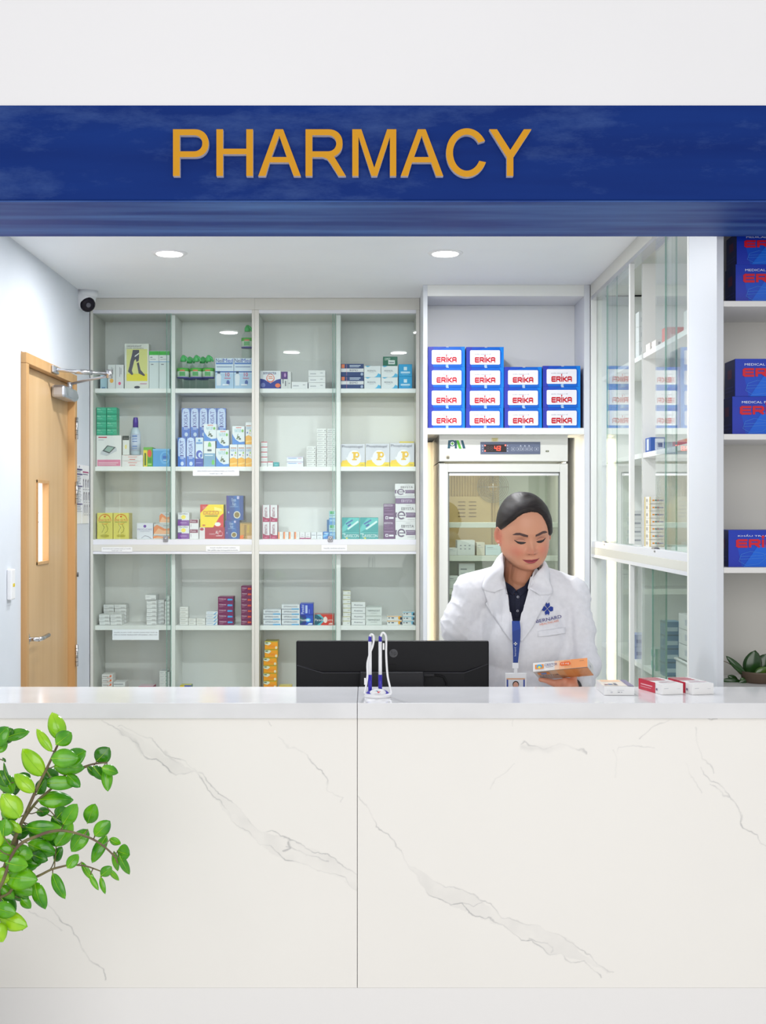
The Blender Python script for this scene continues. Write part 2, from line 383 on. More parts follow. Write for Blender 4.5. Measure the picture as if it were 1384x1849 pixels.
VE = [ # (polyline, half width mm, strength)
 (z1([(60, 58), (110, 75), (150, 110), (170, 135), (215, 165), (240, 175), (265, 215), (300, 248), (350, 258), (400, 300), (440, 335), (490, 325), (540, 312)]), .9, .5),
 (z1([(150, 92), (205, 103), (255, 135), (320, 155), (350, 190), (385, 220), (440, 250), (490, 270), (520, 295), (545, 310), (580, 330), (605, 370), (650, 415), (700, 450), (735, 475), (760, 515), (800, 550), (860, 612), (930, 612), (965, 645), (1020, 662), (1070, 685), (1130, 722), (1190, 730), (1240, 770), (1310, 805), (1345, 830)]), .8, .42),
 (z1([(545, 312), (570, 345), (610, 410), (660, 465), (700, 510), (715, 560), (780, 600), (830, 650), (860, 685), (900, 680), (950, 720), (985, 760), (1060, 775), (1130, 800), (1190, 820), (1280, 845), (1310, 880), (1345, 905)]), .8, .45),
 (z1([(390, 215), (430, 262), (470, 300), (520, 318)]), 2.5, .2), (z1([(160, 120), (225, 160), (270, 220)]), 3.5, .3),
 (z1([(1000, 690), (1060, 720), (1130, 742), (1200, 770)]), 1, .3), (z1([(1005, 665), (1015, 700), (985, 712)]), 1.5, .4),
 (z1([(895, 58), (905, 85)]), .8, .2), (z1([(950, 145), (975, 165), (1000, 200), (1060, 208), (1085, 230), (1130, 290), (1165, 315), (1188, 360), (1195, 410), (1240, 430), (1272, 445), (1262, 470)]), .8, .42),
 (z2([(12, 292), (40, 320), (60, 350), (70, 398), (110, 425), (155, 475), (185, 538), (215, 565), (250, 625), (310, 655), (360, 655), (390, 690), (450, 705), (520, 745), (560, 775), (600, 775), (660, 820), (700, 830), (735, 855), (775, 850), (830, 905)]), .85, .48),
 (z2([(185, 530), (250, 565), (310, 595), (360, 612), (420, 640), (455, 655), (490, 695), (550, 712), (620, 735), (690, 755), (720, 790), (775, 808), (820, 860), (870, 885)]), .8, .34),
 (z2([(360, 655), (400, 665), (430, 650)]), .8, .3), (z2([(590, 768), (640, 785), (670, 800), (665, 815)]), 1, .38),
 (z2([(560, 115), (575, 105), (590, 120), (625, 132), (660, 125), (690, 116), (720, 126), (780, 146)]), 1.3, .34),
 (z2([(565, 125), (600, 135), (650, 130), (700, 125)]), 5, .16),
 (z2([(540, 185), (520, 205), (480, 228), (460, 270)]), .7, .15), (z2([(870, 140), (885, 165), (878, 225)]), 1.2, .28), (z2([(885, 150), (895, 132), (950, 125), (1010, 132)]), .8, .2),
 (z2([(960, 103), (1000, 62), (1060, 40), (1120, 32)]), 1, .26), (z2([(1185, 30), (1220, 36)]), 1, .4), (z2([(535, 35), (535, 55)]), 1, .25),
 (z2([(1150, 65), (1152, 110), (1165, 165), (1195, 185), (1210, 215)]), 1, .26), (z2([(1165, 190), (1175, 215), (1230, 262), (1270, 310), (1295, 345), (1305, 395), (1345, 425), (1384, 468)]), .9, .5),
 (z2([(1195, 250), (1240, 290), (1262, 300)]), .9, .4), (z2([(1110, 185), (1135, 230), (1165, 280)]), .7, .18),
 (ppx([(82, 1625), (95, 1640), (108, 1660), (128, 1675), (140, 1700), (165, 1735), (184, 1750), (191, 1768)]), 1.0, .4), (ppx([(50, 1645), (80, 1660), (110, 1680)]), .7, .18)]
BANDS = [(z1([(150, 100), (240, 140), (330, 190), (420, 260), (540, 310), (440, 335), (350, 258), (265, 215)]), .07),
 (z1([(545, 312), (605, 370), (650, 415), (735, 475), (800, 550), (860, 612), (1020, 662), (1190, 730), (1345, 830), (1345, 905), (1190, 820), (985, 760), (860, 685), (715, 560), (620, 430)]), .075),
 (z2([(185, 530), (310, 595), (420, 640), (490, 695), (690, 755), (820, 860), (870, 890), (775, 850), (660, 820), (520, 745), (390, 690), (310, 655), (250, 625)]), .06)]
def marble_panel(x0, x1, z0, z1_, name):
    st = .0015
    nx, nz = int((x1 - x0) / st) + 1, int((z1_ - z0) / st) + 1
    X, Z = np.meshgrid(np.linspace(x0, x1, nx), np.linspace(z0, z1_, nz))
    rng = np.random.RandomState(7)
    def fbm(sc, amp):   # smooth 2d value-noise field
        out = np.zeros_like(X); a = amp
        for o in range(4):
            g = rng.rand(90, 90) - .5; u = (X + 3.1) / sc * 2 ** o; v = (Z + 1.7) / sc * 2 ** o
            iu = np.floor(u).astype(int); iv = np.floor(v).astype(int); fu = u - iu; fv = v - iv
            fu = fu * fu * (3 - 2 * fu); fv = fv * fv * (3 - 2 * fv)
            G = lambda a_, b_: g[a_ % 90, b_ % 90]
            out += a * ((G(iu, iv) * (1 - fu) + G(iu + 1, iv) * fu) * (1 - fv) + (G(iu, iv + 1) * (1 - fu) + G(iu + 1, iv + 1) * fu) * fv); a *= .5
        return out
    wx, wz = X + fbm(.03, .010), Z + fbm(.03, .010)
    mod = np.clip(.75 + fbm(.06, 1.6), .25, 1.3)
    S = np.zeros_like(X)
    for pl, hw, k in VE:
        hw *= .001
        for (ax, az), (bx, bz) in zip(pl[:-1], pl[1:]):
            m_ = .02; sel = (X > min(ax, bx) - m_) & (X < max(ax, bx) + m_) & (Z > min(az, bz) - m_) & (Z < max(az, bz) + m_)
            if not sel.any(): continue
            px_, pz_ = wx[sel], wz[sel]; dx, dz = bx - ax, bz - az; L2 = dx * dx + dz * dz + 1e-12
            t = np.clip(((px_ - ax) * dx + (pz_ - az) * dz) / L2, 0, 1)
            dd = np.hypot(px_ - ax - t * dx, pz_ - az - t * dz)
            S[sel] = np.maximum(S[sel], k * mod[sel] * np.exp(-(dd / (hw * 1.6)) ** 2))
    for pl, k in BANDS:
        inside = np.zeros(X.shape, bool)
        for (ax, az), (bx, bz) in zip(pl, pl[1:] + pl[:1]):
            c = ((az > wz) != (bz > wz)) & (wx < (bx - ax) * (wz - az) / (bz - az + 1e-12) + ax)
            inside ^= c
        S = np.where(inside, np.maximum(S, k * (1 + fbm(.05, 1.5))), S)
    S = np.clip(S, 0, 1)
    base = np.array([lin(v) for v in (247, 244, 239)]); vein = np.array([lin(v) for v in (128, 130, 136)])
    cloud = fbm(.5, .03)
    C = base[None, None] * (1 + cloud[..., None]) * (1 - S[..., None]) + vein[None, None] * S[..., None]
    me = bpy.data.meshes.new(name)
    n = nx * nz
    V = np.stack([X.ravel(), np.full(n, MP), Z.ravel()], 1)
    i = np.arange(nx - 1)[None, :] + (np.arange(nz - 1) * nx)[:, None]
    F = np.stack([i, i + 1, i + 1 + nx, i + nx], -1).reshape(-1, 4)
    # side skirt + back so the panel has thickness
    me.vertices.add(n + 4); me.vertices.foreach_set('co', np.concatenate([V, [[x0, MP + .02, z0], [x1, MP + .02, z0], [x1, MP + .02, z1_], [x0, MP + .02, z1_]]]).ravel())
    c0, c1, c2, c3 = 0, nx - 1, n - 1, n - nx
    F = np.concatenate([F, [[n + 1, n, n + 3, n + 2], [c1, n + 1, n + 2, c2], [n, c0, c3, n + 3], [c0, n, n + 1, c1], [c3, c2, n + 2, n + 3]]])
    me.loops.add(F.size); me.loops.foreach_set('vertex_index', F.ravel().astype(np.int32))
    me.polygons.add(len(F)); me.polygons.foreach_set('loop_start', (np.arange(len(F)) * 4).astype(np.int32)); me.update(calc_edges=True); me.validate()
    ca = me.color_attributes.new('Col', 'FLOAT_COLOR', 'POINT')
    cc = np.ones((n + 4, 4)); cc[:n, :3] = C.reshape(-1, 3); cc[n:, :3] = base; ca.data.foreach_set('color', cc.ravel())
    m = MATS.get('marble')
    if not m:
        m = bpy.data.materials.new('veined_marble'); m.use_nodes = True; t = m.node_tree
        a = t.nodes.new('ShaderNodeVertexColor'); a.layer_name = 'Col'; b = t.nodes['Principled BSDF']; b.inputs['Roughness'].default_value = .3; b.inputs['Specular IOR Level'].default_value = .3
        t.links.new(a.outputs[0], b.inputs['Base Color']); MATS['marble'] = m
    me.materials.append(m)
    o = bpy.data.objects.new(name, me); COL.objects.link(o); o.parent = ctr; return o
PL = PZ(1784, MP)
marble_panel(PX(-40, MP), PX(645.6, MP) - .0008, PL, CTB - .0005, 'marble_panel')
marble_panel(PX(645.6, MP) + .0008, PX(1420, MP), PL, CTB - .0005, 'marble_panel')
MB().box(XL + .001, 2.6, MP - .0005, MP + .02, 0, PL - .0005, mat((245, 243, 242), .35, name='white_plinth_board')).build('plinth', ctr)
MB().box(XL + .001, 2.6, MP + .0205, CBK - .02, 0, CTB, mat((225, 225, 225), .6)).build('carcass', ctr)
mbx = MB(); plain = mat((247, 244, 239), .3, name='plain_marble')
mbx.box(XL + .001, PX(-40, MP) - .001, MP, MP + .02, PL, CTB, plain).build('end_panel', ctr); MB().box(PX(1420, MP) + .001, 2.6, MP, MP + .02, PL, CTB, plain).build('end_panel', ctr)
# desk behind the counter
dk = empty('desk', (0, 0, 0), label='low white work desk behind the counter carrying the monitor', category='desk')
MB().box(-1.2, .95, CBK + .002, 3.83, .72, .75, LAM, bev=.002).build('desktop', dk)
for x in (-1.18, -.1, .9): MB().box(x, x + .03, CBK + .02, 3.81, 0, .72, LAM).build('support_panel', dk)

# ------------------------------------------------------------------ door in the left wall
WOODN = noise_mat('door_veneer', (200, 163, 116), (213, 178, 132), (9, 9, 1.0), .4, 5, .3, .7)
JAMB = noise_mat('door_frame_wood', (194, 148, 94), (206, 164, 112), (20, 20, 1.5), .4, 5, .3, .7)
dr = empty('door_1', (XL, 5.42, 0), kind='structure')
def lx(x): return x
fr = MB()
fr.box(-.09, .022, -.435, -.395, 0, 2.189, JAMB, bev=.002).box(-.09, .022, .395, .435, 0, 2.189, JAMB, bev=.002).box(-.09, .022, -.435, .435, 2.19, 2.232, JAMB, bev=.002)
fr.build('door_frame', dr)
leaf = MB(); a0, a1 = -.393, .393; w0, w1 = -.155, .04; zb_, zt_ = PZ(1022, 5.2), PZ(866, 5.2)
x0_, x1_ = -.055, -.012
leaf.box(x0_, x1_, a0, w0, .005, 2.188, WOODN).box(x0_, x1_, w1, a1, .005, 2.188, WOODN).box(x0_, x1_, w0, w1, .005, zb_, WOODN).box(x0_, x1_, w0, w1, zt_, 2.188, WOODN)
lf = leaf.build('door_leaf', dr)
fb = MB()
for q in ((w0, w0 + .012, zb_, zt_), (w1 - .012, w1, zb_, zt_), (w0, w1, zb_, zb_ + .012), (w0, w1, zt_ - .012, zt_)): fb.box(x0_, -.007 - (.0006 if q[1] - q[0] > .1 else 0), q[0], q[1], q[2], q[3], JAMB)
fb.build('vision_panel_bead', lf)
vp = MB().box(-.04, -.035, w0, w1, zb_, zt_, mat((255, 255, 255), .3, name='backlit_frosted_pane', emit=1.2))
for k in range(6):
    a = R(60 * k); cy, cz = -.06, (zb_ + zt_) / 2 + .02
    vs, fs = stroke([(cy, cz), (cy + .028 * math.sin(a), cz + .04 * math.cos(a))], .008); vp.add([(-.0345, p[0], p[1]) for p in vs], fs, mat((90, 100, 115), .5))
vp.build('frosted_pane', lf)
hd = MB().lathe([(.026, 0), (.026, .008), (.02, .01)], CHROME, M=Matrix.Translation((-.012, -.31, 1.085)) @ Matrix.Rotation(R(90), 4, 'Y'))
hd.box(-.012, -.005, -.325, -.295, 1.04, 1.13, CHROME, bev=.003)
hd.tube([(-.01, -.31, 1.085), (.04, -.31, 1.085)], .009, CHROME).tube([(.04, -.315, 1.085), (.045, -.28, 1.086), (.045, -.18, 1.09)], .009, CHROME); hd.build('lever_handle', lf)
for z in (1.985, 1.69, .94):
    h = MB().tube([(.029, .395, z - .05), (.029, .395, z + .05)], .0065, CHROME).box(.0225, .0245, .397, .412, z - .05, z + .05, CHROME, bev=.0005)
    for k in range(4): h.tube([(.029, .395, z - .03 + k * .02), (.029, .395, z - .0285 + k * .02)], .007, mat((60, 60, 60), .5), cap=False)
    h.build('hinge', dr)
MB().tube([(.024, .43, 1.30), (.024, .43, 1.32)], .006, mat((90, 90, 90), .4)).build('frame_bolt', dr)
cl = empty('door_closer', (XL, 5.42, 0), label='silver hydraulic door closer with folding arm at the top of the wooden door', category='door closer')
SIL = mat((190, 193, 200), .35, .7, name='silver_enamel')
MB().box(-.011, .05, .08, .33, 2.10, 2.155, SIL, bev=.012).tube([(.02, .33, 2.127), (.02, .37, 2.127)], .024, SIL).build('closer_body', cl)
MB().box(.023, .033, -.05, .05, 2.195, 2.225, SIL, bev=.003).build('bracket', cl)
MB().tube([(.033, 0, 2.21), (.12, .06, 2.208), (.235, .1, 2.205)], [.008, .008, .008], CHROME).tube([(.10, .052, 2.2085), (.17, .077, 2.207)], .011, CHROME).lathe([(.014, -.018), (.014, .018)], CHROME, c=(.24, .1, 2.203), n=16).build('folding_arm', cl)
MB().tube([(.03, .255, 2.175), (.13, .18, 2.186), (.236, .104, 2.194)], .006, SIL).tube([(.03, .255, 2.15), (.03, .255, 2.182)], .012, SIL).build('main_arm', cl)

# card reader & posters on the left wall
s_ = 473; rd = MB().box(XL, XL + .018, 4.79, 4.845, PZ(1083, 4.82), PZ(1028, 4.82), mat((240, 240, 242), .35), bev=.004)
rd.box(XL + .018, XL + .0188, 4.81, 4.835, PZ(1060, 4.82), PZ(1054, 4.82), mat((225, 200, 30), .4)).build('wall_switch', label='small white wall switch with a yellow mark left of the wooden door', category='switch')
def wallsheet(y0, y1, z0, z1, prints, label):
    mb = MB(); mb.box(XL + .0005, XL + .0025, y0, y1, z0, z1, mat((240, 241, 244), .3))
    eprint(y1 - y0, z1 - z0, prints, lambda vs, fs, col, lay: mb.add([(XL + .0025 + lay, y0 + a, z0 + b) for a, b in vs], fs, mat(col, .5)))
    mb.build('notice_poster', label=label, category='poster', group='posters on the left wall')
lines = [('R', .1, .9 - i * .028, .9 - (i * 37 % 5) * .05, .909 - i * .028, (150, 150, 165)) for i in range(26) if i not in (2, 3, 9, 20)]
wallsheet(5.87, 6.03, 1.545, 1.825, lines + [('R', .08, .9, .92, .925, (70, 60, 110)), ('R', .08, .82, .92, .845, (90, 80, 130)), ('R', .08, .62, .92, .64, (90, 80, 130)), ('R', .08, .32, .92, .34, (90, 80, 130)), ('E', .5, .96, .05, .02, (80, 80, 100))], 'white text poster on the left wall nearer the wooden door')
pr = [('R', .1, .87, .9, .895, (170, 60, 120)), ('R', .1, .84, .8, .85, (60, 60, 110))]
for r_ in range(3):
    for c in range(3):
        u, v = .2 + c * .3, .68 - r_ * .22
        pr += [('E', u, v + .06, .05, .025, (120, 115, 125)), ('R', u - .05, v - .06, u + .05, v + .04, (185, 185, 195)), ('R', u - .1, v - .1, u + .1, v - .09, (150, 150, 160))]
wallsheet(6.04, 6.195, 1.545, 1.825, pr, 'white poster with small grey figures on the left wall beside the glass cabinet')

# security camera
sc_ = empty('security_camera', (PX(156, 6.02), 6.02, CH), label='white dome security camera with dark lens in the ceiling corner', category='camera')
MB().lathe([(.055, 0), (.055, -.025), (.05, -.03)], mat((225, 228, 232), .4)).box(-.045, -.025, .0, .05, -.05, -.005, mat((222, 226, 230), .4), bev=.004).build('mount', sc_)
Mx = Matrix.Translation((-.005, -.01, -.062)) @ Matrix.Rotation(R(-35), 4, 'Z') @ Matrix.Rotation(R(0), 4, 'Y')
hd = MB(); hd.lathe([(.052, -.005), (.056, -.03), (.054, -.055), (.044, -.078), (.03, -.088)], mat((228, 230, 234), .35), c=(-.012, 0, 0), n=36); hd.build('housing', sc_)
fm = Matrix.Rotation(R(30), 4, 'Z') @ Matrix.Rotation(R(112), 4, 'X')
MB().lathe([(.036, .030), (.036, .040), (.028, .047), (.012, .05)], mat((28, 24, 34), .12, spec=.2), M=Matrix.Translation((-.004, 0, -.054)) @ fm, n=30).lathe([(.012, .05), (.011, .052)], mat((95, 95, 105), .1), M=Matrix.Translation((-.004, 0, -.054)) @ fm).build('lens_face', sc_)
# ------------------------------------------------------------------ glass cabinets along the back
CD = 6.21            # front plane of the left cabinets
IB = 6.50            # inner face of their backs
SHELF = [2.212, 1.825, 1.466, 1.037, .645, .16]
def PZc(py): return PZ(py, CD)
LOCKM = mat((150, 150, 155), .3, .9, name='lock_metal')
def lock(cx, y, z, parent, axis='y'):
    mb = MB()
    if axis == 'y':
        mb.box(cx - .012, cx + .012, y - .014, y, z - .014, z + .014, LOCKM, bev=.002).lathe([(.007, 0), (.007, .008)], CHROME, M=Matrix.Translation((cx, y - .014, z)) @ Matrix.Rotation(R(90), 4, 'X'), n=14)
    else:
        mb.box(cx - .02, cx, y - .02, y + .03, z - .014, z + .014, LOCKM, bev=.004).tube([(cx - .012, y - .045, z), (cx - .012, y - .02, z)], .011, LOCKM)
    mb.build('lock', parent)
def gcab(x0, x1, xm, xa, xb, label, p1, p2, flip):
    c = empty('glass_cabinet', ((x0 + x1) / 2, CD, 0), label=label, category='cabinet', group=None)
    ox = (x0 + x1) / 2
    def B(name, *a, m=LAM, bev=.001, **k):
        mb = MB()
        for q in a: mb.box(q[0] - ox, q[1] - ox, q[2] - CD, q[3] - CD, q[4], q[5], m, bev=bev)
        return mb.build(name, c, **k)
    B('side_panel', (x0, xa, CD, IB + .01, .0, 2.5935), m=CREAM); B('side_panel', (xb, x1, CD, IB + .01, .0, 2.5935), m=CREAM)
    B('back_panel', (xa, xb, IB, IB + .01, .05, 2.6))
    B('header_board', (x0, x1, CD, CD + .018, 2.594, CH - .0005), (xa, xb, CD + .0465, IB, 2.577, 2.5935), m=CREAM)
    B('divider', (xm - .011, xm + .011, CD + .048, IB, .05, 2.5765))
    B('rail', (xa, xb, CD, CD + .046, 2.577, 2.594), m=ALU); 
    B('middle_board', (xa, xb, CD - .002, CD + .046, 1.407, 1.439), m=CREAM)
    B('rail', (xa, xb, CD, CD + .03, 1.439, SHELF[2] - .002), m=ALU); B('rail', (xa, xb, CD, CD + .03, 1.393, 1.407), m=ALU)
    for z in SHELF:
        t = .022 if z != SHELF[2] else .06
        if z == SHELF[5]: t = .1
        B('shelf', (xa, xm - .0115, CD + .048, IB - .0005, z - t, z)); B('shelf', (xm + .0115, xb, CD + .048, IB - .0005, z - t, z))
    for z0, z1_ in ((SHELF[2] - .002, 2.577), (.16, 1.393)):
        for i, (a, b) in enumerate((p1, p2)):
            y = CD + .008 + .012 * i
            mb = MB().box(a - ox, b - ox, y - CD, y + .005 - CD, z0 + .0005, z1_ - .0005, GLASS)
            e = b if i == 0 else a
            mb.box(e - ox - .0012, e - ox + .0012, y - CD - .0003, y + .0053 - CD, z0 + .0005, z1_ - .0005, GEDGE)
            g = mb.build('glass_door', c)
            if i == 0 and z0 > 1: lock((e - .025 if not flip else e - .02) - ox, y - CD, z0 + .004, g)
    return c
X = lambda p: PX(p, CD)
gcab(X(163), X(460), PX(312.5, 6.26), X(168), X(455), 'white cabinet with green-tinted sliding glass doors, nearest the wooden door', (X(168), X(308.5)), (X(300), X(455)), 0)
gcab(X(460.2), X(758.2), PX(611.5, 6.26), X(468), X(751.8), 'white cabinet with green-tinted sliding glass doors, between the other cabinet and the fridge', (X(468), X(606)), (X(601), X(751.8)), 0)

# the deep cabinet that holds the fridge
FD = 5.85; FX = lambda p: PX(p, FD); FZ = lambda p: PZ(p, FD)
fc = empty('fridge_cabinet', (FX(915), FD, 0), label='tall open white cabinet around the fridge with blue mask boxes on top', category='cabinet')
def FB(name, *a, m=LAM, bev=.001, parent=None, **k):
    mb = MB()
    for q in a: mb.box(q[0] - FX(915), q[1] - FX(915), q[2] - FD, q[3] - FD, q[4], q[5], m, bev=bev)
    return mb.build(name, parent or fc, **k)
FB('side_panel', (FX(764.5), FX(772.5), FD, 6.53, 0, CH - .0005), m=PANEL); FB('side_panel', (FX(1055.5), 1.029, FD, 6.53, 0, CH - .0005), m=PANEL)
FB('header_board', (FX(772.5), FX(1055.5), FD, FD + .018, 2.6, CH - .0005), (FX(772.5), FX(1055.5), FD + .018, 6.12, 2.6, 2.618)); FB('shelf', (FX(772.5), FX(1055.5), FD, 6.12, 1.96, 1.989))
FB('back_panel', (FX(772.5), FX(1055.5), 6.12, 6.13, 1.96, 2.6)); FB('back_panel', (FX(772.5), FX(1055.5), 6.52, 6.53, 0, 1.96), m=mat((236, 226, 205), .5, name='warm_white_backboard'))
FB('lamp_and_fill_strip', (FX(1029), FX(1038), 6.10, 6.125, .2, 1.955), m=mat((255, 246, 225), .5, name='led_and_fill_strip', emit=1.4), label='glowing vertical lamp strip')
l = bpy.data.lights.new('strip_and_fill_light', 'AREA'); l.shape = 'RECTANGLE'; l.size = .02; l.size_y = 1.6; l.energy = 2; l.color = (1, .91, .76)
lo = bpy.data.objects.new('strip_and_fill_light', l); COL.objects.link(lo); lo.location = (FX(1033), 6.095, 1.15); lo.rotation_euler = (R(90), 0, 0)
FB('lamp_and_fill_strip', (FX(773.2), FX(776), 6.44, 6.50, .2, 1.955), m=mat((255, 244, 222), .5, name='led_and_fill_strip', emit=.8))  # added strip, out of view, gives the left fill light a body
l = l.copy(); l.energy = .7; lo = bpy.data.objects.new('strip_and_fill_light', l); COL.objects.link(lo); lo.location = (FX(780), 6.47, 1.15); lo.rotation_euler = (R(90), 0, R(30))  # added fill light, put in to brighten the left recess

# ------------------------------------------------------------------ fridge
GD = 5.90; GX = lambda p: PX(p, GD); GZ = lambda p: PZ(p, GD)
FRW = mat((226, 226, 220), .35, name='fridge_enamel')
ox = GX(910)
fr_ = empty('pharmacy_fridge', (ox, GD, 0), label='tall white glass-door medicine fridge with red digital display behind the person', category='fridge')
gx = lambda p: GX(p) - ox
mb = MB()
xa, xb = gx(793.5), gx(1026)
mb.box(xa, xa + .03, .035, .58, .1, GZ(836), FRW).box(xb - .03, xb, .035, .58, .1, GZ(836), FRW).box(xa, xb, .03, .58, GZ(834), GZ(785), FRW).box(xa + .03, xb - .03, .5, .58, .12, GZ(836), FRW).box(xa, xb, .035, .58, .06, .12, FRW)
mb.build('body', fr_)
hp = MB().box(xa, xb, 0, .03, GZ(833.5), GZ(784.5), FRW, bev=.002)
def hq(u0, v0, u1, v1): return (770 + u0 / 4.613, 770 + v0 / 4.613, 770 + u1 / 4.613, 770 + v1 / 4.613)
def fquad(mb, q, col, lay=.0006, rough=.4, emit=0):
    a, b, c, d = q; mb.add([(gx(a), -lay, GZ(d)), (gx(c), -lay, GZ(d)), (gx(c), -lay, GZ(b)), (gx(a), -lay, GZ(b))], [[0, 1, 2, 3]], mat(col, rough, emit=emit))
def fpoly(mb, pts, col, lay=.0006):
    mb.add([(gx(770 + a / 4.613), -lay, GZ(770 + b / 4.613)) for a, b in pts], [list(range(len(pts)))], mat(col, .4))
fpoly(hp, [(184, 118), (205, 118), (199, 186), (178, 186)], (20, 80, 100)); fpoly(hp, [(200, 116), (228, 116), (244, 126), (248, 145), (236, 162), (222, 168), (202, 166)], (20, 80, 100), .0007)
fpoly(hp, [(238, 118), (256, 118), (256, 186), (238, 186)], (20, 80, 100), .0006); fpoly(hp, [(250, 118), (270, 118), (296, 188), (274, 188)], (90, 185, 40), .0009); fpoly(hp, [(288, 118), (308, 118), (328, 186), (306, 186)], (20, 80, 100))
c_ = [(218 + 17 * math.cos(2 * math.pi * i / 20), 145 + 17 * math.sin(2 * math.pi * i / 20)) for i in range(20)]; fpoly(hp, c_, (235, 238, 235), .0008)
fpoly(hp, [(214, 133), (222, 133), (222, 157), (214, 157)], (90, 185, 40), .001); fpoly(hp, [(206, 141), (230, 141), (230, 149), (206, 149)], (90, 185, 40), .0011)
fquad(hp, hq(545, 97, 600, 128), (222, 214, 170), .0006)
for i in range(3): fquad(hp, hq(550 + i * 3, 102 + i * 9, 595 - i * 4, 106 + i * 9), (195, 180, 90), .0008)
hp.tube([(gx(809), -.003, GZ(826)), (gx(809), .001, GZ(826))], .0085, mat((200, 190, 165), .4)).tube([(gx(809), -.0045, GZ(826)), (gx(809), -.003, GZ(826))], .004, mat((120, 115, 110), .4))
fquad(hp, hq(996, 202, 1022, 216), (80, 82, 60), .0006); fquad(hp, hq(1003, 206, 1016, 212), (180, 185, 160), .0008)
hdr = hp.build('header_panel', fr_)
dp = MB().box(gx(868), gx(976), -.003, 0, GZ(820.5), GZ(798.5), mat((96, 106, 132), .35, name='control_panel'), bev=.0008)
def dq(q, col, lay=.0036, emit=0): fquad(dp, q, col, lay, emit=emit)
dq(hq(482, 152, 668, 216), (34, 22, 26))
for t_, a, b, c, d, col, em in (('88', 502, 168, 556, 206, (70, 55, 55), 0),):
    v, fs, asp = text_geo(t_); dp.add([(gx(770 + (a + q[0] * (c - a)) / 4.613), -.004, GZ(770 + (d - q[1] * (d - b)) / 4.613)) for q in v], fs, mat(col, .4))
dp_ = dp
SEG = {'4': 'fgbc', '3': 'abgcd'}
def seg(mb, ch, x, y, w_, h_, m, lay):
    P = {'a': ((0, 1), (1, 1)), 'b': ((1, 1), (1, .5)), 'c': ((1, .5), (1, 0)), 'd': ((0, 0), (1, 0)), 'e': ((0, 0), (0, .5)), 'f': ((0, .5), (0, 1)), 'g': ((0, .5), (1, .5))}
    for s in SEG[ch]:
        (a, b), (c, d) = P[s]
        vs, fs = stroke([(x + a * w_ + b * h_ * .1, y - b * h_), (x + c * w_ + d * h_ * .1, y - d * h_)], 5.5)
        mb.add([(gx(770 + p[0] / 4.613), -lay, GZ(770 + p[1] / 4.613)) for p in vs], fs, m)
RED = mat((255, 70, 50), .4, name='red_led', emit=2.5)
seg(dp, '4', 568, 202, 20, 34, RED, .0042); seg(dp, '3', 598, 202, 17, 34, RED, .0042)
fquad(dp, hq(590, 197, 595, 202), (255, 70, 50), .0042, emit=2.5)
for u, v in ((490, 162), (490, 206), (660, 160)): fquad(dp, hq(u - 5, v - 5, u + 5, v + 5), (255, 90, 80), .0042, emit=4)
for u, v in ((470, 164), (470, 186), (470, 208), (678, 162), (678, 186), (678, 208)): dq(hq(u - 3, v - 4, u + 3, v + 4), (190, 195, 210))
WL = (190, 196, 210)
for u0, u1 in ((708, 740), (754, 785), (790, 818), (826, 852), (858, 888), (902, 936)):
    for q in ((u0, 176, u1, 178), (u0, 204, u1, 206), (u0, 176, u0 + 2, 206), (u1 - 2, 176, u1, 206)): dq(hq(*q), WL)
    dq(hq((u0 + u1) / 2 - 5, 186, (u0 + u1) / 2 + 5, 196), WL)
for u in (787, 822, 857): fpoly(dp, [(u - 8, 170), (u + 8, 170), (u, 156)], WL, .0037)
dp.build('control_panel', fr_)
dr_ = MB(); za, zb2 = .14, GZ(838)
def fd(a, b, c, d, m=FRW, y0=-.0, y1=.03): dr_.box(gx(a), gx(c), y0, y1, GZ(d), GZ(b), m, bev=.002)
gl, gr, gt = 809.5, 1012, 853
dr_.box(xa, gx(gl), 0, .03, za, zb2, FRW, bev=.002).box(gx(gr), xb, 0, .03, za, zb2, FRW, bev=.002).box(gx(gl), gx(gr), 0, .03, GZ(gt), zb2, FRW, bev=.002).box(gx(gl), gx(gr), 0, .03, za, za + .06, FRW)
dro = dr_.build('door', fr_)
DK = mat((120, 125, 122), .4, name='grey_gasket')
dg_ = MB().box(gx(gl), gx(gl) + .006, .005, .03, za + .06, GZ(gt), DK).box(gx(gr) - .006, gx(gr), .005, .03, za + .06, GZ(gt), DK).box(gx(gl), gx(gr), .005, .03, GZ(gt) - .006, GZ(gt), DK)
dg_.box(gx(gl) + .006, gx(gr) - .006, .004, .012, GZ(gt) - .016, GZ(gt) - .006, CHROME); dg_.build('gasket', dro)
MB().box(gx(gl) + .006, gx(gr) - .006, .014, .018, za + .06, GZ(gt) - .006, glass_mat('fridge_glass', (240, 244, 240), 1.38)).build('glass_pane', dro)
# interior: ribbed air panel with slots and fan grille
BEI = mat((205, 180, 128), .5, name='beige_inner_liner'); GRN = mat((205, 212, 200), .5, name='grey_green_liner')
it = MB(); it.box(xa + .03, gx(918), .40, .405, GZ(1010), GZ(848), BEI)
k = xa + .035
while k < gx(916): it.tube([(k, .398, GZ(1010)), (k, .398, GZ(848))], .0045, BEI, n=8, cap=False); k += .0135
it.box(gx(810), gx(902), .38, .39, GZ(1010), GZ(895), BEI, bev=.002)
for c in (0, 1):
    for r_ in range(5): it.box(gx(838 + c * 21), gx(852 + c * 21), .378, .381, GZ(905 + r_ * 7) - .004, GZ(905 + r_ * 7), mat((120, 95, 60), .6))
it.build('ribbed_back_panel', fr_)
MB().box(gx(918), xb - .03, .47, .48, .15, GZ(840), GRN).box(xa + .03, gx(918), .47, .48, .15, GZ(1010), GRN).build('inner_liner', fr_)
fg = MB()
